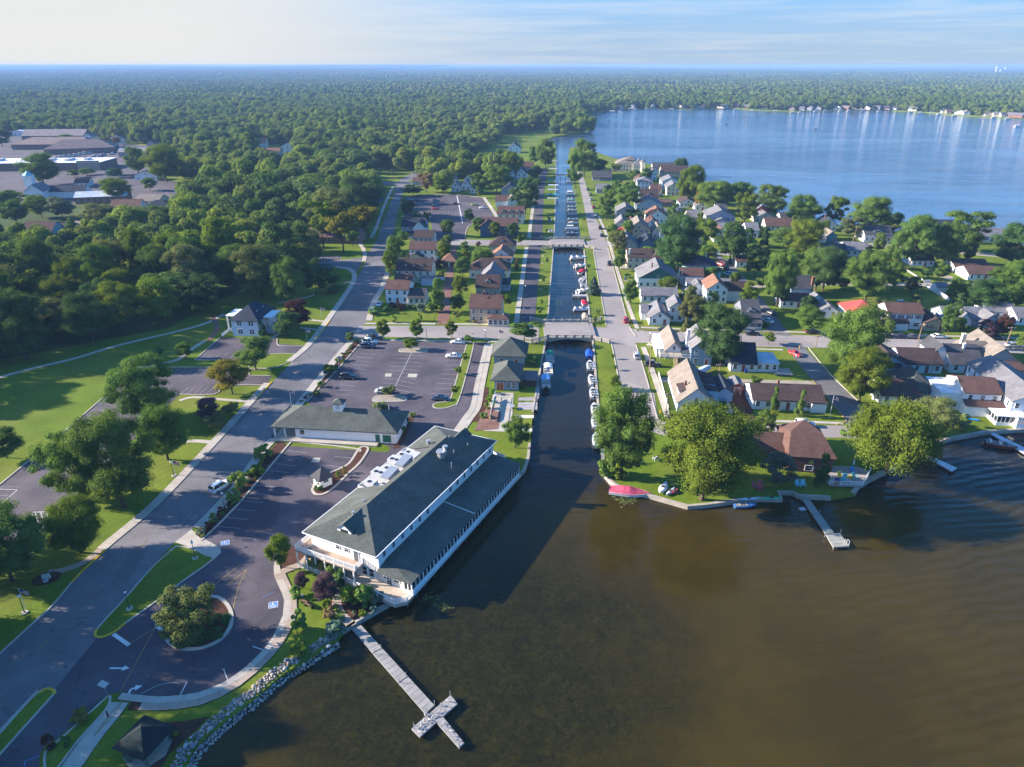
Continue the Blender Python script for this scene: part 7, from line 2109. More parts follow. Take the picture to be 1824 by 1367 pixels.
# ============= VEHICLES
CARS={}
def car_proto(kind):
 L_,W,Hb,Ht={'sedan':(4.7,1.82,0.92,1.44),'suv':(4.8,1.95,1.10,1.78),'pickup':(5.7,2.0,1.12,1.88),'van':(5.6,2.0,1.2,2.25),'coupe':(4.4,1.8,0.88,1.34)}[kind]
 t=bpy.data.objects.new('parked_car' if kind!='pickup' else 'pickup_truck',None)
 COL.objects.link(t)
 h,w=L_/2,W/2
 def ring(x,k,z0,z1):return[(x,-w*k,z0),(x,w*k,z0),(x,w*k*1.02,(z0+z1)/2),(x,w*k*0.93,z1-0.05),(x,w*k*0.8,z1),(x,-w*k*0.8,z1),(x,-w*k*0.93,z1-0.05),(x,-w*k*1.02,(z0+z1)/2)]
 m=MB()
 m.loft([ring(-h,0.82,0.42,Hb*0.86),ring(-h+0.12,0.95,0.26,Hb*0.98),ring(-h*0.5,1.0,0.22,Hb),ring(h*0.3,1.0,0.22,Hb),ring(h*0.62,0.99,0.22,Hb*0.93),ring(h-0.15,0.92,0.26,Hb*0.82),ring(h,0.78,0.40,Hb*0.68)])
 c0,c1,t0,t1={'sedan':(-1.65,1.05,-1.0,0.25),'suv':(-2.25,1.05,-2.0,0.35),'pickup':(-0.75,1.15,-0.6,0.5),'van':(-2.7,1.9,-2.6,1.2),'coupe':(-1.6,0.9,-0.85,0.1)}[kind]
 m.add([(t0-.05,-w*.74,Ht-.04),(t1+.05,-w*.74,Ht-.04),(t1+.05,w*.74,Ht-.04),(t0-.05,w*.74,Ht-.04),(t0,-w*.68,Ht+.03),(t1,-w*.68,Ht+.03),(t1,w*.68,Ht+.03),(t0,w*.68,Ht+.03)],[(0,3,2,1),(4,5,6,7),(0,1,5,4),(1,2,6,5),(2,3,7,6),(3,0,4,7)])
 for s_ in(-1,1):
  for a,b in((c0,t0),((c0+c1)/2,(t0+t1)/2),(c1,t1)):
   m.bar((a,s_*w*0.90,Hb-0.02),(b,s_*w*0.735,Ht-0.02),0.09,0.06)
 if kind=='pickup':m.box(-h+0.15,-0.8,-w*0.92,-w*0.84,Hb-0.05,Hb+0.12).box(-h+0.15,-0.8,w*0.84,w*0.92,Hb-0.05,Hb+0.12)
 m.build('body',M['paint'],t,(1,1,1),True)
 m=MB()
 m.add([(c0,-w*.89,Hb-.04),(c1,-w*.89,Hb-.04),(c1,w*.89,Hb-.04),(c0,w*.89,Hb-.04),(t0,-w*.72,Ht-.03),(t1,-w*.72,Ht-.03),(t1,w*.72,Ht-.03),(t0,w*.72,Ht-.03)],[(0,1,5,4),(1,2,6,5),(2,3,7,6),(3,0,4,7)])
 m.build('window_band',M['glass'],t)
 wr=0.33 if kind in('sedan','coupe')else 0.39
 for x in(-h*0.58,h*0.62):
  for s_ in(-1,1):
   m=MB()
   m.tube([(x,s_*(w-0.24),wr),(x,s_*(w+0.01),wr)],wr,12)
   wh=m.build('wheel',M['rubber'],t)
   m=MB()
   m.tube([(x,s_*(w+0.011),wr),(x,s_*(w+0.02),wr)],wr*0.6,8)
   m.build('rim',M['metal'],wh)
 for s_ in(-1,1):
  m=MB()
  m.box(h-0.16,h+0.005,s_*w*0.62-0.2,s_*w*0.62+0.2,Hb*0.60,Hb*0.74)
  m.build('headlight',M['lens'],t)
  m=MB()
  m.box(-h-0.01,-h+0.1,s_*w*0.64-0.16,s_*w*0.64+0.16,Hb*0.66,Hb*0.84)
  m.build('tail_light',M['red_lens'],t)
 return t
def car(px,py,heading,kind,color,label,group=None,z=0.03):
 """heading in degrees from +X"""
 if kind not in CARS:
  t=CARS[kind]=car_proto(kind)
 else:
  t=copy_tree(CARS[kind])
 t.location=(*g(px,py),z)
 t.rotation_euler=(0,0,R(heading))
 tag(t,label,'pickup truck' if kind=='pickup' else('van' if kind=='van' else 'car'))
 if group:t['group']=group
 elif 'group' in t:del t['group']
 for c in t.children:
  if c.name.startswith('body'):c.color=(*color,1)
 return t
CW,CB,CS,CN,CR,CG=(0.72,0.72,0.72),(0.012,0.012,0.014),(0.38,0.39,0.41),(0.015,0.025,0.06),(0.45,0.012,0.014),(0.08,0.085,0.09)
GD_=math.degrees(GRID)
for a in[(393,871,62,'suv',CW,'white car driving up the main street beside the planted strip'),(667,605,GD_,'pickup',CB,'black pickup truck at the top corner of the bridge car park'),(660,612,GD_,'suv',CW,'white car parked between two dark ones at the corner of the bridge car park'),(656,620,GD_,'suv',CN,'dark blue car below the white one at the corner of the bridge car park'),(621,675,GD_+3,'suv',CB,'black car alone beside the planted strip of the bridge car park'),(816,612,180+GD_,'sedan',CW,'white sedan in the top row of the bridge car park by the drive'),(808,637,180+GD_,'sedan',CW,'white sedan beside the grassy verge of the bridge car park'),(784,713,GD_,'sedan',CN,'dark navy sedan at the end of the grassy verge'),(684,700,GD_,'sedan',CS,'silver sedan half hidden by the island bush'),(676,544,88,'sedan',CW,'white car parked on the street at the corner garden hedge'),(777,360,GD_,'suv',CN,'dark blue car at the top of a short row in the upper car park'),(777,364.5,GD_,'suv',CG,'dark grey car second in the short row of the upper car park'),(776,369,GD_,'suv',CN,'dark blue car third in the short row of the upper car park'),(776,373.5,GD_,'sedan',CR,'red car at the bottom of the short row in the upper car park'),(812,365,GD_,'sedan',(0.08,0.02,0.015),'dark maroon car alone in the middle of the upper car park'),(846,366.5,GD_,'sedan',(0.28,0.32,0.06),'yellow green car in the upper car park'),(860.5,372,GD_,'sedan',CW,'pale car at the lot pavement of the upper car park'),(764,389,85,'sedan',(0.25,0.33,0.42),'pale blue car beside the slate blue gabled house'),(742,359,GD_,'sedan',CN,'dark car near the street end of the upper car park'),(730,357,GD_,'suv',CS,'grey car parked at the dark corner tree of the upper car park'),(718,357,86,'sedan',(0.2,0.02,0.02),'dark red car parked along the street by the upper car park'),(708,356.5,86,'sedan',CW,'white car driving down the main street beside the woods'),(1115.5,573.5,82,'suv',(0.30,0.012,0.025),'dark red car on the canal street just above the crossing'),(1085.5,472,82,'suv',CB,'black car parked on the canal street below the upper bridge'),(1069,408,84,'suv',CB,'black car on the canal street above the upper bridge'),(1072,421,84,'sedan',CN,'navy car second above the upper bridge on the canal street'),(1057.5,371,84,'suv',(0.24,0.02,0.02),'maroon car parked far along the canal street'),(1061,385,84,'sedan',CW,'white car parked far along the canal street'),(1051.5,348,84,'sedan',CG,'grey car near the far end of the canal street'),(1053,357,84,'suv',CS,'silver car near the far end of the canal street'),(1047,339,84,'sedan',CN,'dark car at the farthest end of the canal street'),(1134,637,84,'suv',CS,'silver car parked on the canal street below the crossing'),(1163,653,GD_,'suv',CB,'black car on the concrete drive below the raised deck'),(1185,590.5,GD_,'sedan',CB,'black sedan parked on the bridge street in front of the twin gables'),(1416,633,-66,'coupe',(0.60,0.015,0.012),'bright red car at the mouth of the village street'),(1447,594,GD_,'suv',(0.05,0.015,0.018),'very dark red car at the bridge street corner'),(1558,600.5,GD_,'suv',(0.09,0.01,0.012),'maroon car first in the row parked on the bridge street'),(1582,602,GD_,'sedan',CB,'black car second in the row parked on the bridge street'),(1605,602.5,GD_,'sedan',CN,'navy car third in the row parked on the bridge street'),(1627,603,GD_,'sedan',CG,'dark grey car last in the row parked on the bridge street'),(1671,602.5,GD_,'sedan',CW,'white car parked on the bridge street in front of the blue grey house'),(1776,605,GD_,'sedan',CB,'black car near the tan roofed house on the bridge street'),(1804,618,GD_,'sedan',CS,'silver car half hidden beside the leaning pole at the bridge street'),(1340,597,GD_,'sedan',CB,'black car on the bridge street beside the dark oak'),(1433,759.5,GD_,'suv',CW,'white car on the bottom street behind the lodge'),(1366.5,574,120,'sedan',CW,'white car on the village street beside the dark bungalow'),(1373,560,120,'sedan',CB,'black car on the village street above the white one'),(1334,536,118,'suv',CB,'black car on the village street beside the tall white house'),(1329,526,118,'sedan',CS,'silver car on the village street behind a black one'),(1320,519,118,'sedan',CR,'red car on the village street at the gravel lane corner'),(1297,491,125,'suv',(0.5,0.56,0.62),'pale blue car beside the aqua house'),(1303,496,125,'sedan',CG,'grey car beside the aqua house'),(1289,480,125,'suv',CB,'black car beneath the red canopy of the village street'),(1283,473,125,'suv',(0.62,0.02,0.04),'bright red covered car at the aqua house'),(1262,455,125,'suv',CB,'black car in the tree shade of the upper village street'),(1606,543.5,GD_,'suv',CW,'white car parked on the lawn behind the shuttered white house'),(1671,697,88,'pickup',CW,'white pickup truck in the alley next to the white lake house'),(1251,390,GD_,'sedan',(0.35,0.02,0.03),'dark red car on the lake lawn drive'),(1178,350,60,'suv',CS,'silver car on the north lane'),(1304,467,GD_,'sedan',CS,'grey car next to the small garage under the dark tree'),(1537,437,GD_,'sedan',CB,'black car on the lake drive near the leaning pole'),(395,338,20,'sedan',CW,'white car at the edge of the angled car park'),(325,335,15,'sedan',CW,'white car on the angled car park by the woods'),(342,332,15,'suv',CN,'dark car on the angled car park by the woods'),(670,354,GD_,'suv',CB,'black car in the shaded bay off the main street'),]:
 car(*a)
for i in range(15):
 u=i/14
 car(101+120*u,283.5-20*u,70,'van',(0.78,0.74,0.62),'cream van in the long diagonal row beside the flat store','cream vans parked in a row')
cc=[CS,CW,CN,CB,(0.3,0.36,0.45)]
for i in range(22):
 u=rng.random()
 k=rng.choice([0,1,1])
 car(*((150+70*u,284-12*u+rng.choice([0,-1.6]))if k else(48+26*u,262-2*u)),72,'sedan',rng.choice(cc),'car in the store car park among the rows beyond the flat roof','cars in the store car park')
# ============= BOATS
BOATS={}
def hullrings(L_,W,Hh,n=7):
 rings=[]
 for i in range(n):
  u=i/(n-1)
  x=-L_/2+L_*u
  k=(1-max(0,(u-0.45)/0.55)**2.2)*(0.93+0.07*min(1,u*4))
  k=max(k,0.04)
  zb=-0.25+0.45*max(0,(u-0.6)/0.4)**1.5
  zt=Hh*(0.86+0.24*u)
  rings.append([(x,-W/2*k*0.55,zb),(x,W/2*k*0.55,zb),(x,W/2*k*0.95,zb+0.35),(x,W/2*k,zt),(x,-W/2*k,zt),(x,-W/2*k*0.95,zb+0.35)])
 return rings
def motor(t,x):
 m=MB()
 m.box(x-0.45,x+0.02,-0.2,0.2,0.45,1.0).box(x-0.25,x-0.1,-0.08,0.08,-0.4,0.45)
 m.build('outboard_motor',M['dark_metal'],t)
def boat_proto(kind):
 t=bpy.data.objects.new({'runabout':'motor_boat','covered':'covered_boat','pontoon':'pontoon_boat','canopy':'boat_lift','rowboat':'rowing_boat'}[kind],None)
 COL.objects.link(t)
 if kind in('runabout','covered','rowboat'):
  L_,W,Hh={'runabout':(6.2,2.3,0.8),'covered':(6.2,2.3,0.8),'rowboat':(4.6,1.5,0.5)}[kind]
  m=MB()
  rg=hullrings(L_,W,Hh)
  m.loft(rg)
  m.build('hull',M['paint'],t,(1,1,1))
  if kind=='covered':
   m=MB()
   R2=[]
   for i,r_ in enumerate(rg):
    x=r_[0][0]
    w2=r_[3][1]*1.02
    b=0.45*math.sin(math.pi*min(1,(i+0.6)/6.2))+(0.25 if i in(2,3)else 0)+0.02
    zt=r_[3][2]
    R2.append([(x,-w2,zt-0.08),(x,w2,zt-0.08),(x,w2*0.7,zt+b*0.7),(x,0,zt+b),(x,-w2*0.7,zt+b*0.7)])
   m.loft(R2)
   m.build('cover',M['fabric'],t,(1,1,1))
   motor(t,-L_/2)
  else:
   m=MB()
   z=Hh*0.93
   y=W*0.36
   m.prism([(-L_*0.42,-y),(L_*0.12,-y),(L_*0.34,-y*0.45),(L_*0.34,y*0.45),(L_*0.12,y),(-L_*0.42,y)],z-0.1,z+0.03)
   m.build('cockpit',M['fabric'],t,(0.16,0.15,0.15))
   m=MB()
   if kind=='runabout':
    for x,yy in((-L_*0.36,0),(-L_*0.05,0.42),(-L_*0.05,-0.42)):
     m.box(x-0.25,x+0.25,yy-(0.8 if yy==0 else 0.25),yy+(0.8 if yy==0 else 0.25),z+0.03,z+0.34).box(x-0.27,x-0.15,yy-(0.8 if yy==0 else 0.25),yy+(0.8 if yy==0 else 0.25),z+0.34,z+0.6)
    m.build('seats',M['plain'],t,(0.62,0.58,0.52))
    m=MB()
    m.add([(L_*.12,-y,z+.02),(L_*.22,-y*.4,z+.02),(L_*.22,y*.4,z+.02),(L_*.12,y,z+.02),(L_*.04,-y*.95,z+.5),(L_*.13,-y*.35,z+.55),(L_*.13,y*.35,z+.55),(L_*.04,y*.95,z+.5)],[(0,1,5,4),(1,2,6,5),(2,3,7,6)])
    m.build('windshield',M['glass'],t)
    motor(t,-L_/2)
   else:
    for x in(-1.2,0.2):m.box(x-0.15,x+0.15,-y,y,z+0.03,z+0.09)
    m.build('thwarts',M['wood'],t,(0.4,0.36,0.3))
 else:
  L_,W=7.2,2.5
  if kind=='pontoon':
   for s_ in(-1,1):
    m=MB()
    m.tube([(-L_/2,s_*0.9,0),(L_/2-0.6,s_*0.9,0),(L_/2,s_*0.9,0.22)],[0.32,0.32,0.05],8)
    m.build('pontoon',M['metal'],t)
   m=MB()
   m.box(-L_/2,L_/2-0.3,-W/2,W/2,0.36,0.46)
   m.build('deck',M['plain'],t,(0.46,0.44,0.42))
   for(x0,x1,y0,y1)in((-L_/2,L_/2-0.4,-W/2,-W/2+0.06),(-L_/2,L_/2-0.4,W/2-0.06,W/2),(L_/2-0.46,L_/2-0.4,-W/2+0.07,W/2-0.07),(-L_/2,-L_/2+0.06,-W/2+0.07,W/2-0.07)):
    m=MB()
    m.box(x0,x1,y0,y1,0.46,1.1)
    m.build('side_panel',M['paint'],t,(0.66,0.66,0.66))
   m=MB()
   m.box(1.0,3.0,-1.1,-0.6,0.46,0.9).box(1.0,3.0,0.6,1.1,0.46,0.9).box(-3.3,-2.6,-1.1,1.1,0.46,0.9).box(-1.2,-0.6,0.4,1.0,0.46,1.1)
   m.build('seats',M['plain'],t,(0.60,0.56,0.50))
   motor(t,-L_/2)
  cz=2.4 if kind=='pontoon' else 2.6
  cx0,cx1=(-2.9,0.6)if kind=='pontoon' else(-3.6,3.6)
  hw=W/2-0.05 if kind=='pontoon' else 1.75
  m=MB()
  n=6
  top=[[(x,-hw+2*hw*k/n,cz+0.28*math.sin(math.pi*k/n))for k in range(n+1)]for x in(cx0,(cx0+cx1)/2,cx1)]
  v=[p for r_ in top for p in r_]
  m.solid(v,[(i*(n+1)+k,(i+1)*(n+1)+k,(i+1)*(n+1)+k+1,i*(n+1)+k+1)for i in range(2)for k in range(n)],0.05)
  m.build('canopy',M['fabric'],t,(1,1,1))
  for x in(cx0+0.1,cx1-0.1):
   for s_ in(-1,1):
    m=MB()
    m.tube([(x,s_*hw,0.46 if kind=='pontoon' else-1.6),(x,s_*hw,cz)],0.035 if kind=='pontoon' else 0.07,5)
    m.build('canopy_post',M['metal'],t)
  if kind=='canopy':
   m=MB()
   for s_ in(-1,1):m.box(-3.6,3.6,s_*1.7-0.08,s_*1.7+0.08,0.2,0.34)
   for x in(-2.2,2.2):m.box(x-0.1,x+0.1,-1.7,1.7,0.02,0.18)
   m.build('lift_frame',M['metal'],t)
 return t
def boat(px,py,heading,kind,color,label,hull=None,group=None,sc_=1.0,z=None):
 if kind not in BOATS:t=BOATS[kind]=boat_proto(kind)
 else:t=copy_tree(BOATS[kind])
 t.location=(*g(px,py),WATER+0.12 if z is None else z)
 t.rotation_euler=(0,0,R(heading))
 t.scale=(sc_,sc_,sc_)
 tag(t,label,'boat lift' if kind=='canopy' else 'boat')
 if group:t['group']=group
 elif 'group' in t:del t['group']
 for c in t.children:
  if c.name.startswith(('cover','canopy'))and not c.name.startswith('canopy_post'):c.color=(*color,1)
  if c.name.startswith('hull'):c.color=(*(hull or color),1)
 return t
BW,BB,BR_,BT,BG=(0.72,0.72,0.72),(0.02,0.08,0.36),(0.42,0.02,0.05),(0.03,0.34,0.38),(0.02,0.20,0.14)
for a in[(1049,629,88,'covered',BB,'boat under a bright blue cover just below the arched bridge',BB),(1051.5,650,88,'runabout',BW,'white open boat behind the blue covered one'),(1054.5,676,95,'runabout',BW,'white speedboat with grey seats lying alone at the canal bank'),(1057,699,90,'runabout',(0.6,0.6,0.6),'long white boat with dark canopy at the small round bank tree'),(1060,728,90,'runabout',(0.62,0.62,0.60),'white cabin boat with black windscreen beside the shaggy maple'),(1061,750,90,'runabout',BW,'white fishing boat half hidden by the shaggy maple'),(1063,783,90,'runabout',(0.35,0.5,0.48),'green striped white boat nearest the canal corner',BW),(979,637,90,'pontoon',BG,'pontoon boat with a dark green canopy below the arched bridge'),(976,659,90,'pontoon',(0.55,0.57,0.60),'pontoon boat with a pale grey canopy at the boardwalk'),(972,680,90,'pontoon',(0.16,0.36,0.62),'pontoon boat with a sky blue canopy at the boardwalk end'),(1030,459,12,'runabout',BW,'big white motor boat with red trim just below the upper bridge'),(1034,473,30,'runabout',BW,'white boat second below the upper bridge'),(1037.5,483,60,'covered',BR_,'boat with a dark red cover between the bridges',BW),(1037,497,75,'runabout',BW,'white boat above the blue spruce'),(1038,507,90,'runabout',(0.6,0.6,0.62),'grey white boat level with the blue spruce'),(1038.5,517,40,'runabout',(0.25,0.42,0.66),'blue and white boat below the blue spruce',BW),(1040.5,539,95,'covered',BR_,'boat with a wine red cover below the narrow pier',BW),(1036,550,5,'runabout',BW,'white and navy speedboat pointing across the canal',(0.5,0.55,0.65)),(1042,563,90,'covered',(0.42,0.32,0.24),'boat under a tan cover just above the arched bridge',BW),(1122,876,-14,'covered',(0.42,0.075,0.13),'big pontoon boat under a dusty pink cover at the shore lawn',(0.6,0.6,0.6)),(1328,898,4,'rowboat',(0.05,0.14,0.34),'blue rowing boat with white rim moored at the shore wall'),(1784,792,-28,'runabout',(0.20,0.045,0.025),'dark varnished wooden boat alongside the white dock'),]:
 t=boat(*a)
 if 'dusty pink' in a[5]:t.scale=(1.35,1.3,1.0)
 if 'red trim' in a[5]:t.scale=(1.3,1.25,1.2)
for i,(x,y,h,k,c,lb)in enumerate([(985.5,326,0,'canopy',BT,'boat lift with teal canopy nearest the footbridge'),(985.5,335,0,'canopy',(0.5,0.55,0.6),'boat lift with pale canopy second from the footbridge'),(985,343,0,'canopy',(0.3,0.4,0.5),'boat lift with grey blue canopy third from the footbridge'),(984.5,352,0,'canopy',(0.02,0.30,0.45),'boat lift with turquoise canopy on the promenade side'),(984.5,359,0,'canopy',(0.30,0.36,0.30),'boat lift with olive canopy below the turquoise one'),(979,392,90,'runabout',BW,'white boat at the promenade side of the far canal'),(980,411,90,'runabout',BW,'white boat near the upper bridge on the promenade side'),(1016,324,0,'runabout',(0.05,0.2,0.5),'blue boat beside the footbridge'),(1018,341,0,'runabout',(0.5,0.06,0.08),'red and white boat in the far canal'),(1018,346,0,'pontoon',BW,'white canopied pontoon boat in the far canal'),(1019,354,0,'runabout',BW,'white boat third along the street side of the far canal'),(1019,361,0,'pontoon',(0.10,0.28,0.24),'pontoon with green canopy on the street side of the far canal'),(1019.5,368,0,'runabout',(0.5,0.52,0.55),'grey boat on the street side of the far canal'),(1020,374,0,'runabout',BW,'white boat next to the grey one on the far canal'),(1020.5,381,0,'runabout',(0.45,0.05,0.06),'boat with red deck on the street side of the far canal'),(1021,390,0,'runabout',(0.35,0.4,0.5),'grey blue boat on the street side of the far canal'),(1021,397,0,'covered',(0.4,0.34,0.3),'boat with beige cover on the street side of the far canal'),(1019,408,0,'pontoon',(0.6,0.6,0.6),'long white pontoon boat near the upper bridge'),(1020,415,0,'runabout',(0.25,0.3,0.42),'blue hulled boat just above the upper bridge'),(985,305,0,'canopy',(0.4,0.4,0.42),'boat lift above the footbridge on the promenade side'),(985,298,0,'runabout',BW,'white boat above the footbridge'),(986,291,0,'canopy',(0.3,0.28,0.28),'brown canopied boat lift near the canal head')]):
 boat(x,y,h+rng.uniform(-4,4),k,c,lb,BW if k in('runabout','covered')and c!=BW and 'hulled' not in lb else None,sc_=1.0)
for i,(x,y)in enumerate([(1090,201),(1093,200),(1105,200.5),(1122,196),(1132,195.5),(1152,195.5),(1195,197),(1310,196.5),(1340,199),(1380,199.5),(1412,201),(1425,201),(1441,200),(1453,199),(1470,198.5),(1490,198),(1497,198.5),(1512,198),(1528,198.5),(1538,198),(1566,199),(1580,198.5),(1622,200.5),(1640,202),(1660,203),(1672,204),(1700,207),(1752,209.5),(1770,210),(1795,212.5)]):
 if i%3==0:boat(x,y,rng.uniform(-10,10),'canopy',(0.6,0.6,0.62),'pale boat lift at the far shore of the lake',group='boat lifts along the far shore',sc_=1.3)
 else:boat(x,y,rng.uniform(-20,20),'pontoon',BW,'white moored boat at the far shore of the lake',group='boats along the far shore',sc_=1.2)
for x,y,lb in((1084,214.5,'tiny fishing boat out on the lake, nearest the wooded point'),(1133,213,'tiny fishing boat out on the lake, in front of the far woods'),(1294,221,'tiny fishing boat alone in the middle of the lake'),(1453,229.5,'small boat with a long wake on the open lake'),(1811,225.5,'white boat on the lake at the picture edge')):
 boat(x,y,20,'pontoon' if '1811' in str(x)else 'rowboat',BW if x>1800 else(0.05,0.05,0.06),lb,sc_=1.3)
for x,y,lb in((1047,235,'boat lift at the tip of the wooded point'),(1055,233.5,'boat lift in the water off the wooded point'),(1046,239,'white boat hoist on the point beach')):
 boat(x,y,10,'canopy',(0.30,0.40,0.55),lb)
def board(px,py,rz,l,w,h,color,label,name='kayak',z=0.05):
 m=MB()
 rg=[]
 for i in range(7):
  u=i/6
  k=max(0.06,math.sin(math.pi*u)**0.6)
  x=-l/2+l*u
  rg.append([(x,-w/2*k,h*0.55),(x,0,0.02+h*0.35*(1-k)),(x,w/2*k,h*0.55),(x,w/4*k,h),(x,-w/4*k,h)])
 m.loft(rg)
 t=thing(name,label,name.replace('_',' '),(*g(px,py),z),R(rz))
 m.build('hull',M['paint'],t,color)
 m=MB()
 m.prism([(-0.4,-w*0.25),(0.4,-w*0.25),(0.4,w*0.25),(-0.4,w*0.25)],h+0.002,h+0.03)
 m.build('seat_opening' if name=='kayak' else 'deck_pad',M['fabric'],t,(0.05,0.05,0.06))
 return t
board(1181,872,62,4.6,1.7,0.7,(0.66,0.66,0.66),'white upturned dinghy on the shore lawn','dinghy')
board(1194,878,50,3.6,1.0,0.5,(0.55,0.57,0.6),'grey white small boat beside the upturned dinghy','dinghy')
board(1202,878,45,2.0,0.8,0.5,(0.55,0.04,0.03),'short red kayak under the big sunlit maple','kayak')
board(1334,890.5,5,4.8,0.8,0.15,(0.55,0.66,0.74),'white paddle board lying on the shore wall above the rowing boat','paddle_board',0.2)
board(1374,889.5,4,4.6,0.9,0.18,(0.03,0.45,0.22),'green paddle board at the dock basin','paddle_board',0.2)
board(1730,748,150,3.6,1.0,0.4,(0.02,0.20,0.62),'bright blue kayak on the grass beside the glazed sunporch','kayak')
board(1640,770,30,2.6,0.9,0.4,(0.5,0.55,0.6),'pale small boat in the shade beside the olive tree','dinghy')
for i,(c,nm)in enumerate((((0.02,0.16,0.55),'blue'),((0.10,0.50,0.05),'green'),((0.60,0.50,0.04),'yellow green'),((0.60,0.04,0.03),'red'),((0.55,0.03,0.04),'crimson'),((0.62,0.42,0.03),'yellow'))):
 x,y=(880-6*i/5*1.2,716+30*i/5)
 t=board(x,y,76,3.4,0.7,0.4,c,nm+' kayak hung on the slanting rack beside the boathouse patio','kayak',0.9)
 t.rotation_euler=(R(70),0,R(78))
m=MB()
for i in range(5):
 x,y=g(882-9*i/4,708+44*i/4)
 m.obox(x,y,0,2.0,0.09,0.09)
t=thing('kayak_rack','pale post and rail rack holding the coloured kayaks','rack',(0,0,0))
m.build('posts',M['trim'],t)
m=MB()
for z in(0.7,1.7):
 p,q=g(882,708),g(873,752)
 m.bar((*p,z),(*q,z),0.07,0.07)
m.build('rails',M['trim'],t)
# ============= POLES, LAMPS, FLAGS, SIGNS, FURNITURE
def pole(px,py,ty,lean,label,arm=True):
 h=height(px,py,ty)
 t=thing('utility_pole',label,'utility pole',(*g(px,py),0))
 m=MB()
 m.tube([(0,0,-0.2),(lean,0,h)],[0.16,0.11],7)
 m.build('pole',M['pole_wood'],t)
 if arm:
  m=MB()
  m.box(lean-1.1,lean+1.1,-0.06,0.06,h-0.6,h-0.46)
  m.build('crossarm',M['pole_wood'],t)
  for x in(-1.0,-0.4,0.4,1.0):
   m=MB()
   m.tube([(lean+x,0,h-0.46),(lean+x,0,h-0.28)],0.06,6)
   m.build('insulator',M['lens'],t)
for a in((1633,617,577,0.1,'utility pole beside the black row of cars on the bridge street'),(1791,618,582,0.3,'leaning utility pole at the tan roofed house'),(1518,433,404,0.9,'strongly leaning utility pole on the lake drive'),(1156,665,617,0.1,'white weathered utility pole beside the raised deck'),(1278,682,648,0.1,'utility pole in the alley behind the broad tan roofed house'),(1186,740,700,0.0,'utility pole on the canal street pavement'),(1651,690,640,0.2,'utility pole in the alley behind the white cottages'),(1452,620,597,0.2,'stubby utility pole at the village street corner'),(1233,528,500,0.0,'utility pole beside the long white house'),(1318,410,388,0.0,'utility pole near the dark red house'),(699,324,302,0.0,'utility pole at the street crossing by the woods'),(822,272,256,0.0,'utility pole by the far street'),(965,317,300,0.0,'utility pole on the far promenade'),(164,395,372,0.0,'utility pole beside the church'),(1144,400,380,0.0,'utility pole among the grey gabled houses'),(1213,512,480,0.0,'utility pole in front of the aqua house')):
 pole(*a)
def lamp(px,py,label,h=3.6,group=None):
 t=thing('street_lamp',label,'street lamp',(*g(px,py),0.1),0,group)
 m=MB()
 m.tube([(0,0,0),(0,0,0.5),(0,0,h-0.5)],[0.14,0.07,0.05],7)
 m.build('post',M['plain'],t,(0.02,0.06,0.05))
 m=MB()
 m.ball((0,0,h-0.25),0.24,(1,1,1.15),8,5)
 m.build('globe',M['lens'],t)
 m=MB()
 m.tube([(0,0,h+0.02),(0,0,h+0.25)],[0.18,0.03],7)
 m.build('cap',M['plain'],t,(0.02,0.06,0.05))
 m=MB()
 m.tube([(0,0,-0.05),(0,0,0.04)],0.55,10)
 m.build('base',M['concrete'],t)
for a in((348,995,'dark green street lamp on the round pad of the median lawn'),(231,1085,'dark green street lamp on the lower part of the median lawn'),(44,1092,'dark green street lamp on the shady lawn beside the flag'),(310,848,'street lamp on the verge above the wide forked maple'),(760,604,'street lamp between the lime trees of the bridge street'),(897,578,'street lamp in front of the tan house'),(525,722,'street lamp on the street pavement near the long hall'),(400,905,'street lamp beside the white car on the main street'),(1157,612,'street lamp on the crossing corner'),(962,515,'street lamp on the promenade lawn between the bridges'),(967,470,'street lamp higher on the promenade lawn'),(933,566,'street lamp near the arched bridge on the promenade'),(936,525,'street lamp beside the promenade houses'),(865,606,'street lamp at the drive entrance')):
 lamp(*a)
FLAGS={}
def flag(px,py,h,label,heading=0.0,s=1.0):
 t=thing('flagpole',label,'flag',(*g(px,py),0.05),heading)
 m=MB()
 m.tube([(0,0,0),(0,0,h)],[0.05,0.03],6).ball((0,0,h+0.06),0.08,n=6,m=4)
 m.build('pole',M['trim'],t)
 W,Hh=1.5*s,0.9*s
 n=8
 wave=lambda u:(u*W*0.92,0.10*s*math.sin(u*6.0),-0.22*s*u*u)
 def cell(u0,u1,v0,v1,m,mt,dy=0.0):
  k=max(1,int(round((u1-u0)*n)))
  for i in range(k):
   a,b=u0+(u1-u0)*i/k,u0+(u1-u0)*(i+1)/k
   (ax,ay,az),(bx,by,bz)=wave(a),wave(b)
   z0,z1=h-0.1-Hh+Hh*v0,h-0.1-Hh+Hh*v1
   m.add([(ax,ay+dy,z0+az),(bx,by+dy,z0+bz),(bx,by+dy,z1+bz),(ax,ay+dy,z1+az)],[(0,1,2,3)],mt)
 m=MB()
 for i in range(13):cell(0,1,i/13,(i+1)/13,m,0 if i%2==0 else 1)
 fl=m.build('flag',[MATS['flag_red'],M['trim']],t)
 for d in(-0.012,0.012):
  m=MB()
  cell(0,0.4,6/13,1,m,0,d)
  m.build('canton',MATS['flag_blue'],fl)
  m=MB()
  for r_ in range(5):
   for c_ in range(6):
    u,v_=0.03+0.34*(c_+0.5)/6,6/13+(7/13)*(r_+0.5)/5
    (ax,ay,az)=wave(u)
    z=h-0.1-Hh+Hh*v_+az
    m.add([(ax+0.03*s*math.cos(k*1.2566+1.57),ay+d*1.3,z+0.03*s*math.sin(k*1.2566+1.57))for k in(0,2,4,1,3)],[(0,1,2),(0,3,4),(1,3,2)])
  m.build('stars',M['trim'],fl)
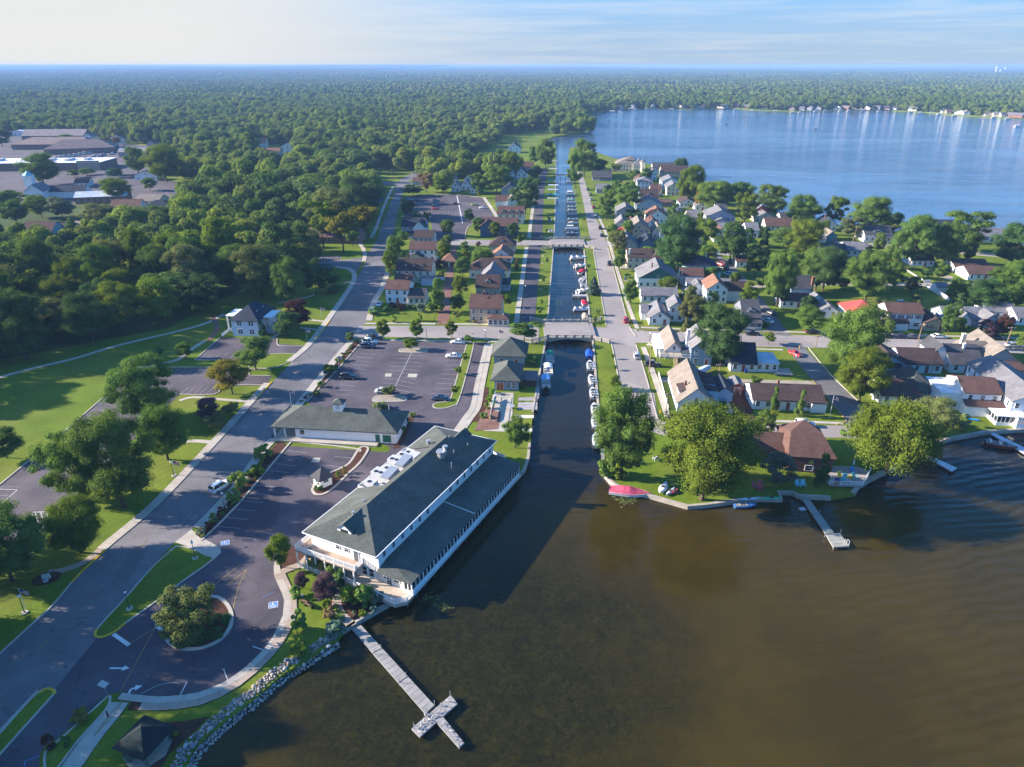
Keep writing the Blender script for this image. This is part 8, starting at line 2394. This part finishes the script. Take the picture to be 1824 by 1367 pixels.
mat('flag_red',(0.45,0.02,0.03),0.85,0.05,1,0,1,coords='obj')
mat('flag_blue',(0.02,0.04,0.18),0.85,0.05,1,0,1,coords='obj')
for a in((46,1085,4.0,'striped flag on a pole on the shady lawn at the picture edge'),(1477,746,6.0,'striped flag on a white pole in the ranch house garden'),(547,606,3.6,'striped flag at the white park house sign'),(573,566,3.6,'striped flag on the lawn above the park house path'),(520,727,5.0,'striped flag on the street pavement near the long hall'),(889,606,3.4,'striped flag at the drive entrance beside the bridge'),(604,655,3.6,'striped flag in the planted strip of the bridge car park'),(313,846,3.4,'striped flag on the verge beside the maple'),(900,577,3.8,'striped flag in front of the tan house')):
 flag(*a)
t=thing('road_sign','pale diamond road sign seen from its back at the cycle path','sign',(*g(191,1240),0.1),R(12))
m=MB()
m.tube([(0,0,0),(0,0,2.4)],0.04,6)
m.build('post',M['metal'],t)
m=MB()
m.prism([(-0.55,-0.02),(0.55,-0.02),(0.55,0.02),(-0.55,0.02)],-0.55,0.55)
o=m.build('plate',M['plain'],t,(0.5,0.55,0.58))
o.rotation_euler=(0,R(45),0)
o.location=(0,-0.05,2.2)
t=thing('post_bollard','short dark bollard in the middle of the cycle path','bollard',(*g(193,1278),0.12))
m=MB()
m.tube([(0,0,0),(0,0,0.95),(0,0,1.0)],[0.11,0.11,0.06],8)
m.build('post',M['dark_metal'],t)
def bench(px,py,rz,label):
 t=thing('park_bench',label,'bench',(*g(px,py),0.02),R(rz))
 for i in range(4):
  m=MB()
  m.box(-0.85,0.85,-0.25+i*0.13,-0.15+i*0.13,0.42,0.46)
  m.build('slat',M['wood'],t,(0.16,0.10,0.06))
 for i in range(3):
  m=MB()
  m.box(-0.85,0.85,0.27,0.31,0.52+i*0.14,0.63+i*0.14)
  m.build('slat',M['wood'],t,(0.16,0.10,0.06))
 for x in(-0.7,0.7):
  m=MB()
  m.box(x-0.04,x+0.04,-0.25,0.3,0,0.42).box(x-0.04,x+0.04,0.27,0.33,0.42,0.95)
  m.build('leg',M['dark_metal'],t)
bench(545,1076,150,'dark slatted bench on the restaurant garden lawn')
bench(551,1081,150,'second dark slatted bench beside the first on the garden lawn')
def chair(px,py,rz,color,label,group=None,z=0.02,sc_=1.0):
 t=thing('garden_chair',label,'chair',(*g(px,py),z),R(rz),group)
 t.scale=(sc_,sc_,sc_)
 m=MB()
 m.add([(-0.3,-0.3,0.38),(0.3,-0.3,0.38),(0.3,0.3,0.26),(-0.3,0.3,0.26)],[(0,1,2,3)])
 m.box(-0.3,0.3,-0.32,-0.28,0.3,0.38)
 m.build('seat',M['plain'],t,color)
 m=MB()
 m.loft([[(-0.28,0.28,0.26),(0.28,0.28,0.26),(0.28,0.33,0.26),(-0.28,0.33,0.26)],[(-0.34,0.55,1.0),(0.34,0.55,1.0),(0.34,0.6,1.0),(-0.34,0.6,1.0)]])
 m.build('backrest',M['plain'],t,color)
 for s_ in(-1,1):
  m=MB()
  m.box(s_*0.36-0.06,s_*0.36+0.06,-0.35,0.4,0.52,0.56).box(s_*0.36-0.03,s_*0.36+0.03,-0.33,-0.25,0,0.52).box(s_*0.36-0.03,s_*0.36+0.03,0.3,0.38,0,0.52)
  m.build('arm',M['plain'],t,color)
for a in((1421,867,10,(0.20,0.50,0.60),'pale turquoise garden chair facing the timber dock'),(1430,866.5,-5,(0.20,0.50,0.60),'second turquoise garden chair facing the timber dock'),(1345,870,30,(0.45,0.10,0.13),'red garden chair in the shade of the big maple'),(1353,874,-10,(0.45,0.08,0.10),'red garden chair on the shore lawn behind the paddle boards'),(1355,868,15,(0.45,0.10,0.12),'third red garden chair beside the shore wall'),(1136,810,40,(0.03,0.10,0.30),'blue garden chair between the two shore maples'),(1139,827,20,(0.03,0.10,0.30),'blue garden chair lower between the two shore maples'),(1167,820,200,(0.45,0.45,0.48),'pale garden lounger beside the big sunlit maple')):
 chair(*a,sc_=1.25)
pal=[(0.5,0.42,0.03),(0.03,0.30,0.45),(0.5,0.40,0.04),(0.02,0.12,0.40),(0.08,0.42,0.42),(0.45,0.5,0.55),(0.03,0.2,0.5),(0.4,0.15,0.05),(0.05,0.35,0.4)]
for i,(x,y)in enumerate(((1495,856),(1504,854),(1512,857),(1490,862),(1500,863),(1509,864),(1517,846),(1488,868),(1521,857))):
 chair(x,y,rng.uniform(0,360),pal[i],['yellow','teal','golden','navy','aqua','pale','blue','rust','green blue'][i]+' chair among the bright seats on the lodge deck','bright chairs on the lodge deck',0.6,1.15)
t=thing('parasol','folded pale parasol at the back of the lodge deck','parasol',(*g(1518,838),0.6))
m=MB()
m.tube([(0,0,0),(0,0,2.4)],0.03,6)
m.build('pole',M['metal'],t)
m=MB()
m.tube([(0,0,0.9),(0,0,1.5),(0,0,2.4)],[0.2,0.16,0.03],8)
m.build('canopy',M['fabric'],t,(0.5,0.55,0.62))
for x,y,lb in((1700,718-48,'round'),):
 pass
def bin_(px,py,label,color=(0.02,0.06,0.28)):
 t=thing('wheelie_bin',label,'bin',(*g(px,py),0.02),rng.uniform(-.3,.3))
 m=MB()
 m.obox(0,0,0.08,1.0,0.62,0.7,0,0,1.12)
 m.build('body',M['plain'],t,color)
 m=MB()
 m.box(-0.38,0.38,-0.42,0.42,1.0,1.07)
 m.build('lid',M['plain'],t,color)
for a in((1738,669,'blue bin first of a pair at the grey roofed cottage corner'),(1745,669.5,'blue bin second of a pair at the grey roofed cottage corner'),(1734,679,'blue bin first of the pair on the lawn by the alley'),(1742,679,'blue bin second of the pair on the lawn by the alley'),(1665,677,'blue bin on the lawn in front of the almost black roof'),(1643,677,'blue bin at the teal cottage lawn'),(1328,664,'blue bin at the pale grey house wall'),(1114,499,'blue bin at the hedge of the cream house')):
 bin_(*a)
t=thing('garden_pavilion','dark green pyramid roofed pavilion on stones at the shore','pavilion',(*g(263,1335),0.05),R(-20))
for x in(-1.9,1.9):
 for y in(-1.9,1.9):
  m=MB()
  m.obox(x,y,0,2.3,0.18,0.18)
  m.build('post',M['wood'],t,(0.06,0.10,0.08))
b=MB()
v,f=roof_planes(-2.6,2.6,-2.6,2.6,2.2,'hip',1.9)
b.solid(v,f,0.12)
b.build('roof',M['roofing'],t,(0.013,0.024,0.025))
m=MB()
m.prism([(2.9*math.cos(k*.785),2.9*math.sin(k*.785))for k in range(8)],-0.04,0.08)
m.build('stone_floor',M['gravel'],t)
m=MB()
m.box(-0.8,0.8,-0.4,0.4,0.65,0.75).box(-0.6,-0.5,-0.3,0.3,0.08,0.65).box(0.5,0.6,-0.3,0.3,0.08,0.65)
m.build('table',M['plain'],t,(0.05,0.30,0.26))
t=thing('memorial_stone','pale memorial slab in a round dark planted bed on the shady lawn','memorial',(*g(83,1031),0.02),R(20))
m=MB()
m.prism([(2.3*math.cos(k*.628),1.7*math.sin(k*.628))for k in range(10)],-0.03,0.08)
m.build('bed',M['mulch'],t)
m=MB()
m.obox(0,0,0.08,0.9,1.3,0.4,0,0,0.85)
m.build('slab',M['stone'],t,(0.5,0.48,0.46))
m=MB()
m.obox(0.1,-0.9,0.08,0.3,0.7,0.5)
m.build('plaque',M['stone'],t,(0.46,0.45,0.44))
def fence(p,q,n,h,label,color=WHITE,gaps=0.06):
 a,b=g(*p),g(*q)
 ang=math.atan2(b[1]-a[1],b[0]-a[0])
 l=math.hypot(b[0]-a[0],b[1]-a[1])
 t=thing('fence',label,'fence',(*a,0),ang)
 for i in range(n):
  m=MB()
  m.box(l*i/n+gaps,l*(i+1)/n-gaps,-0.03,0.03,0.08,h)
  m.build('panel',M['plain'],t,color)
 for i in range(n+1):
  m=MB()
  m.obox(l*i/n,0,0,h+0.15,0.12,0.12)
  m.build('post',M['plain'],t,color)
fence((1650,513),(1690,537),10,1.5,'white fence running down the lawn beside the garden shed')
fence((1569,503),(1586,501),4,1.0,'short white fence piece at the gravel lane')
fence((1645,504),(1657,504),3,1.1,'short white gate fence beside the small round tree')
fence((1615,483),(1643,500),8,0.6,'low pale edging fence across the far lawn',(0.5,0.48,0.4))
fence((1280,690),(1303,738),8,1.1,'white fence beside the broad tan roofed house garden')
fence((1294,738),(1304,738),3,1.1,'short white fence at the gravel yard corner')
fence((1173,668),(1190,730),10,0.9,'low white fence along the tan roofed house path')
fence((766,500),(792,500),5,1.6,'pale grey garden fence beside the brick lane',(0.5,0.52,0.54))
fence((1352,590),(1384,594),5,0.5,'low hedge rail in front of the dark bungalow',(0.3,0.25,0.2))
t=thing('boat_trailer','pale blue covered boat standing on a trailer in the back yard','boat trailer',(*g(1253,665),0),R(40))
m=MB()
m.loft([[(x,y*k,z*kk+0.8)for y,z in((-1,0),(1,0),(1.1,0.7),(0.5,1.2),(-0.5,1.2),(-1.1,0.7))]for x,k,kk in((-2.6,0.8,0.8),(-1,1,1),(1,1,1.05),(2.2,0.7,0.9),(3,0.15,0.7))])
m.build('covered_hull',M['fabric'],t,(0.48,0.56,0.66))
for s_ in(-1,1):
 m=MB()
 m.tube([(-0.6,s_*1.0,0.35),(-0.6,s_*1.25,0.35)],0.35,10)
 m.build('wheel',M['rubber'],t)
m=MB()
m.bar((-2.4,0,0.55),(4.2,0,0.5),0.12,0.12)
m.build('frame',M['metal'],t)
for px,py,lb in((1176,736,'yellow hydrant at the canal street corner'),(1424,621,'yellow hydrant at the village street mouth')):
 t=thing('hydrant',lb,'hydrant',(*g(px,py),0.1))
 m=MB()
 m.tube([(0,0,0),(0,0,0.55),(0,0,0.62),(0,0,0.78)],[0.14,0.13,0.17,0.05],8).tube([(-0.22,0,0.45),(0.22,0,0.45)],0.07,6)
 m.build('body',M['yellow_paint'],t)
t=thing('patio_table','round grey table on the concrete patio beside the kayaks','table',(*g(911,728),0.05))
m=MB()
m.tube([(0,0,0.7),(0,0,0.76)],0.85,14)
m.build('top',M['plain'],t,(0.30,0.30,0.33))
m=MB()
m.tube([(0,0,0),(0,0,0.7)],[0.3,0.06],8)
m.build('leg',M['metal'],t)
for px,py,lb in((1096,858+10,'small grey swim raft at the canal corner wall'),(1430,903,'sunken dark swim platform beside the timber dock')):
 t=thing('swim_raft',lb,'raft',(*g(px-(4 if px<1200 else 0),py),WATER+0.05),R(20))
 m=MB()
 m.box(-0.6,0.6,-0.45,0.45,0,0.22)
 m.build('deck',M['plain'],t,(0.42,0.44,0.48))
t=thing('grain_elevator','tiny pale grain elevator towers on the horizon','elevator',(4640,7300,0))
for x,w_,h_ in((-40,16,66),(0,40,40),(45,18,58),(75,28,34)):
 m=MB()
 m.tube([(x,0,0),(x,0,h_),(x,0,h_+6)],[w_/2,w_/2,w_/6],10)
 m.build('silo',M['plain'],t,(0.5,0.48,0.46))
m=MB()
for i in range(150):
 cx,cy_=rng.choice([(1118,892),(1118,892),(1108,886),(790,1080),(770,1066),(893,722),(1000,540)])
 x,y=g(cx+rng.gauss(0,7),cy_+rng.gauss(0,4),WATER)
 r_=rng.uniform(0.12,0.3)
 m.prism([(x+r_*math.cos(k*0.9),y+r_*math.sin(k*0.9))for k in range(7)],WATER+0.005,WATER+0.012)
tag(m.build('lily_pads',M['plain'],None,(0.10,0.13,0.03)),kind='stuff')
# ============= AIR
hz=bpy.data.materials.new('air')
hz.use_nodes=True
N,L=hz.node_tree.nodes,hz.node_tree.links
N.clear()
o_=N.new('ShaderNodeOutputMaterial')
pv=N.new('ShaderNodeVolumePrincipled')
pv.inputs['Color'].default_value=(0.27,0.45,0.78,1)
pv.inputs['Density'].default_value=0.00012
pv.inputs['Anisotropy'].default_value=0.0
L.new(pv.outputs[0],o_.inputs['Volume'])
mb=MB()
mb.box(-16000,16000,-400,20500,-4.5,84)
tag(mb.build('haze',hz),kind='stuff')
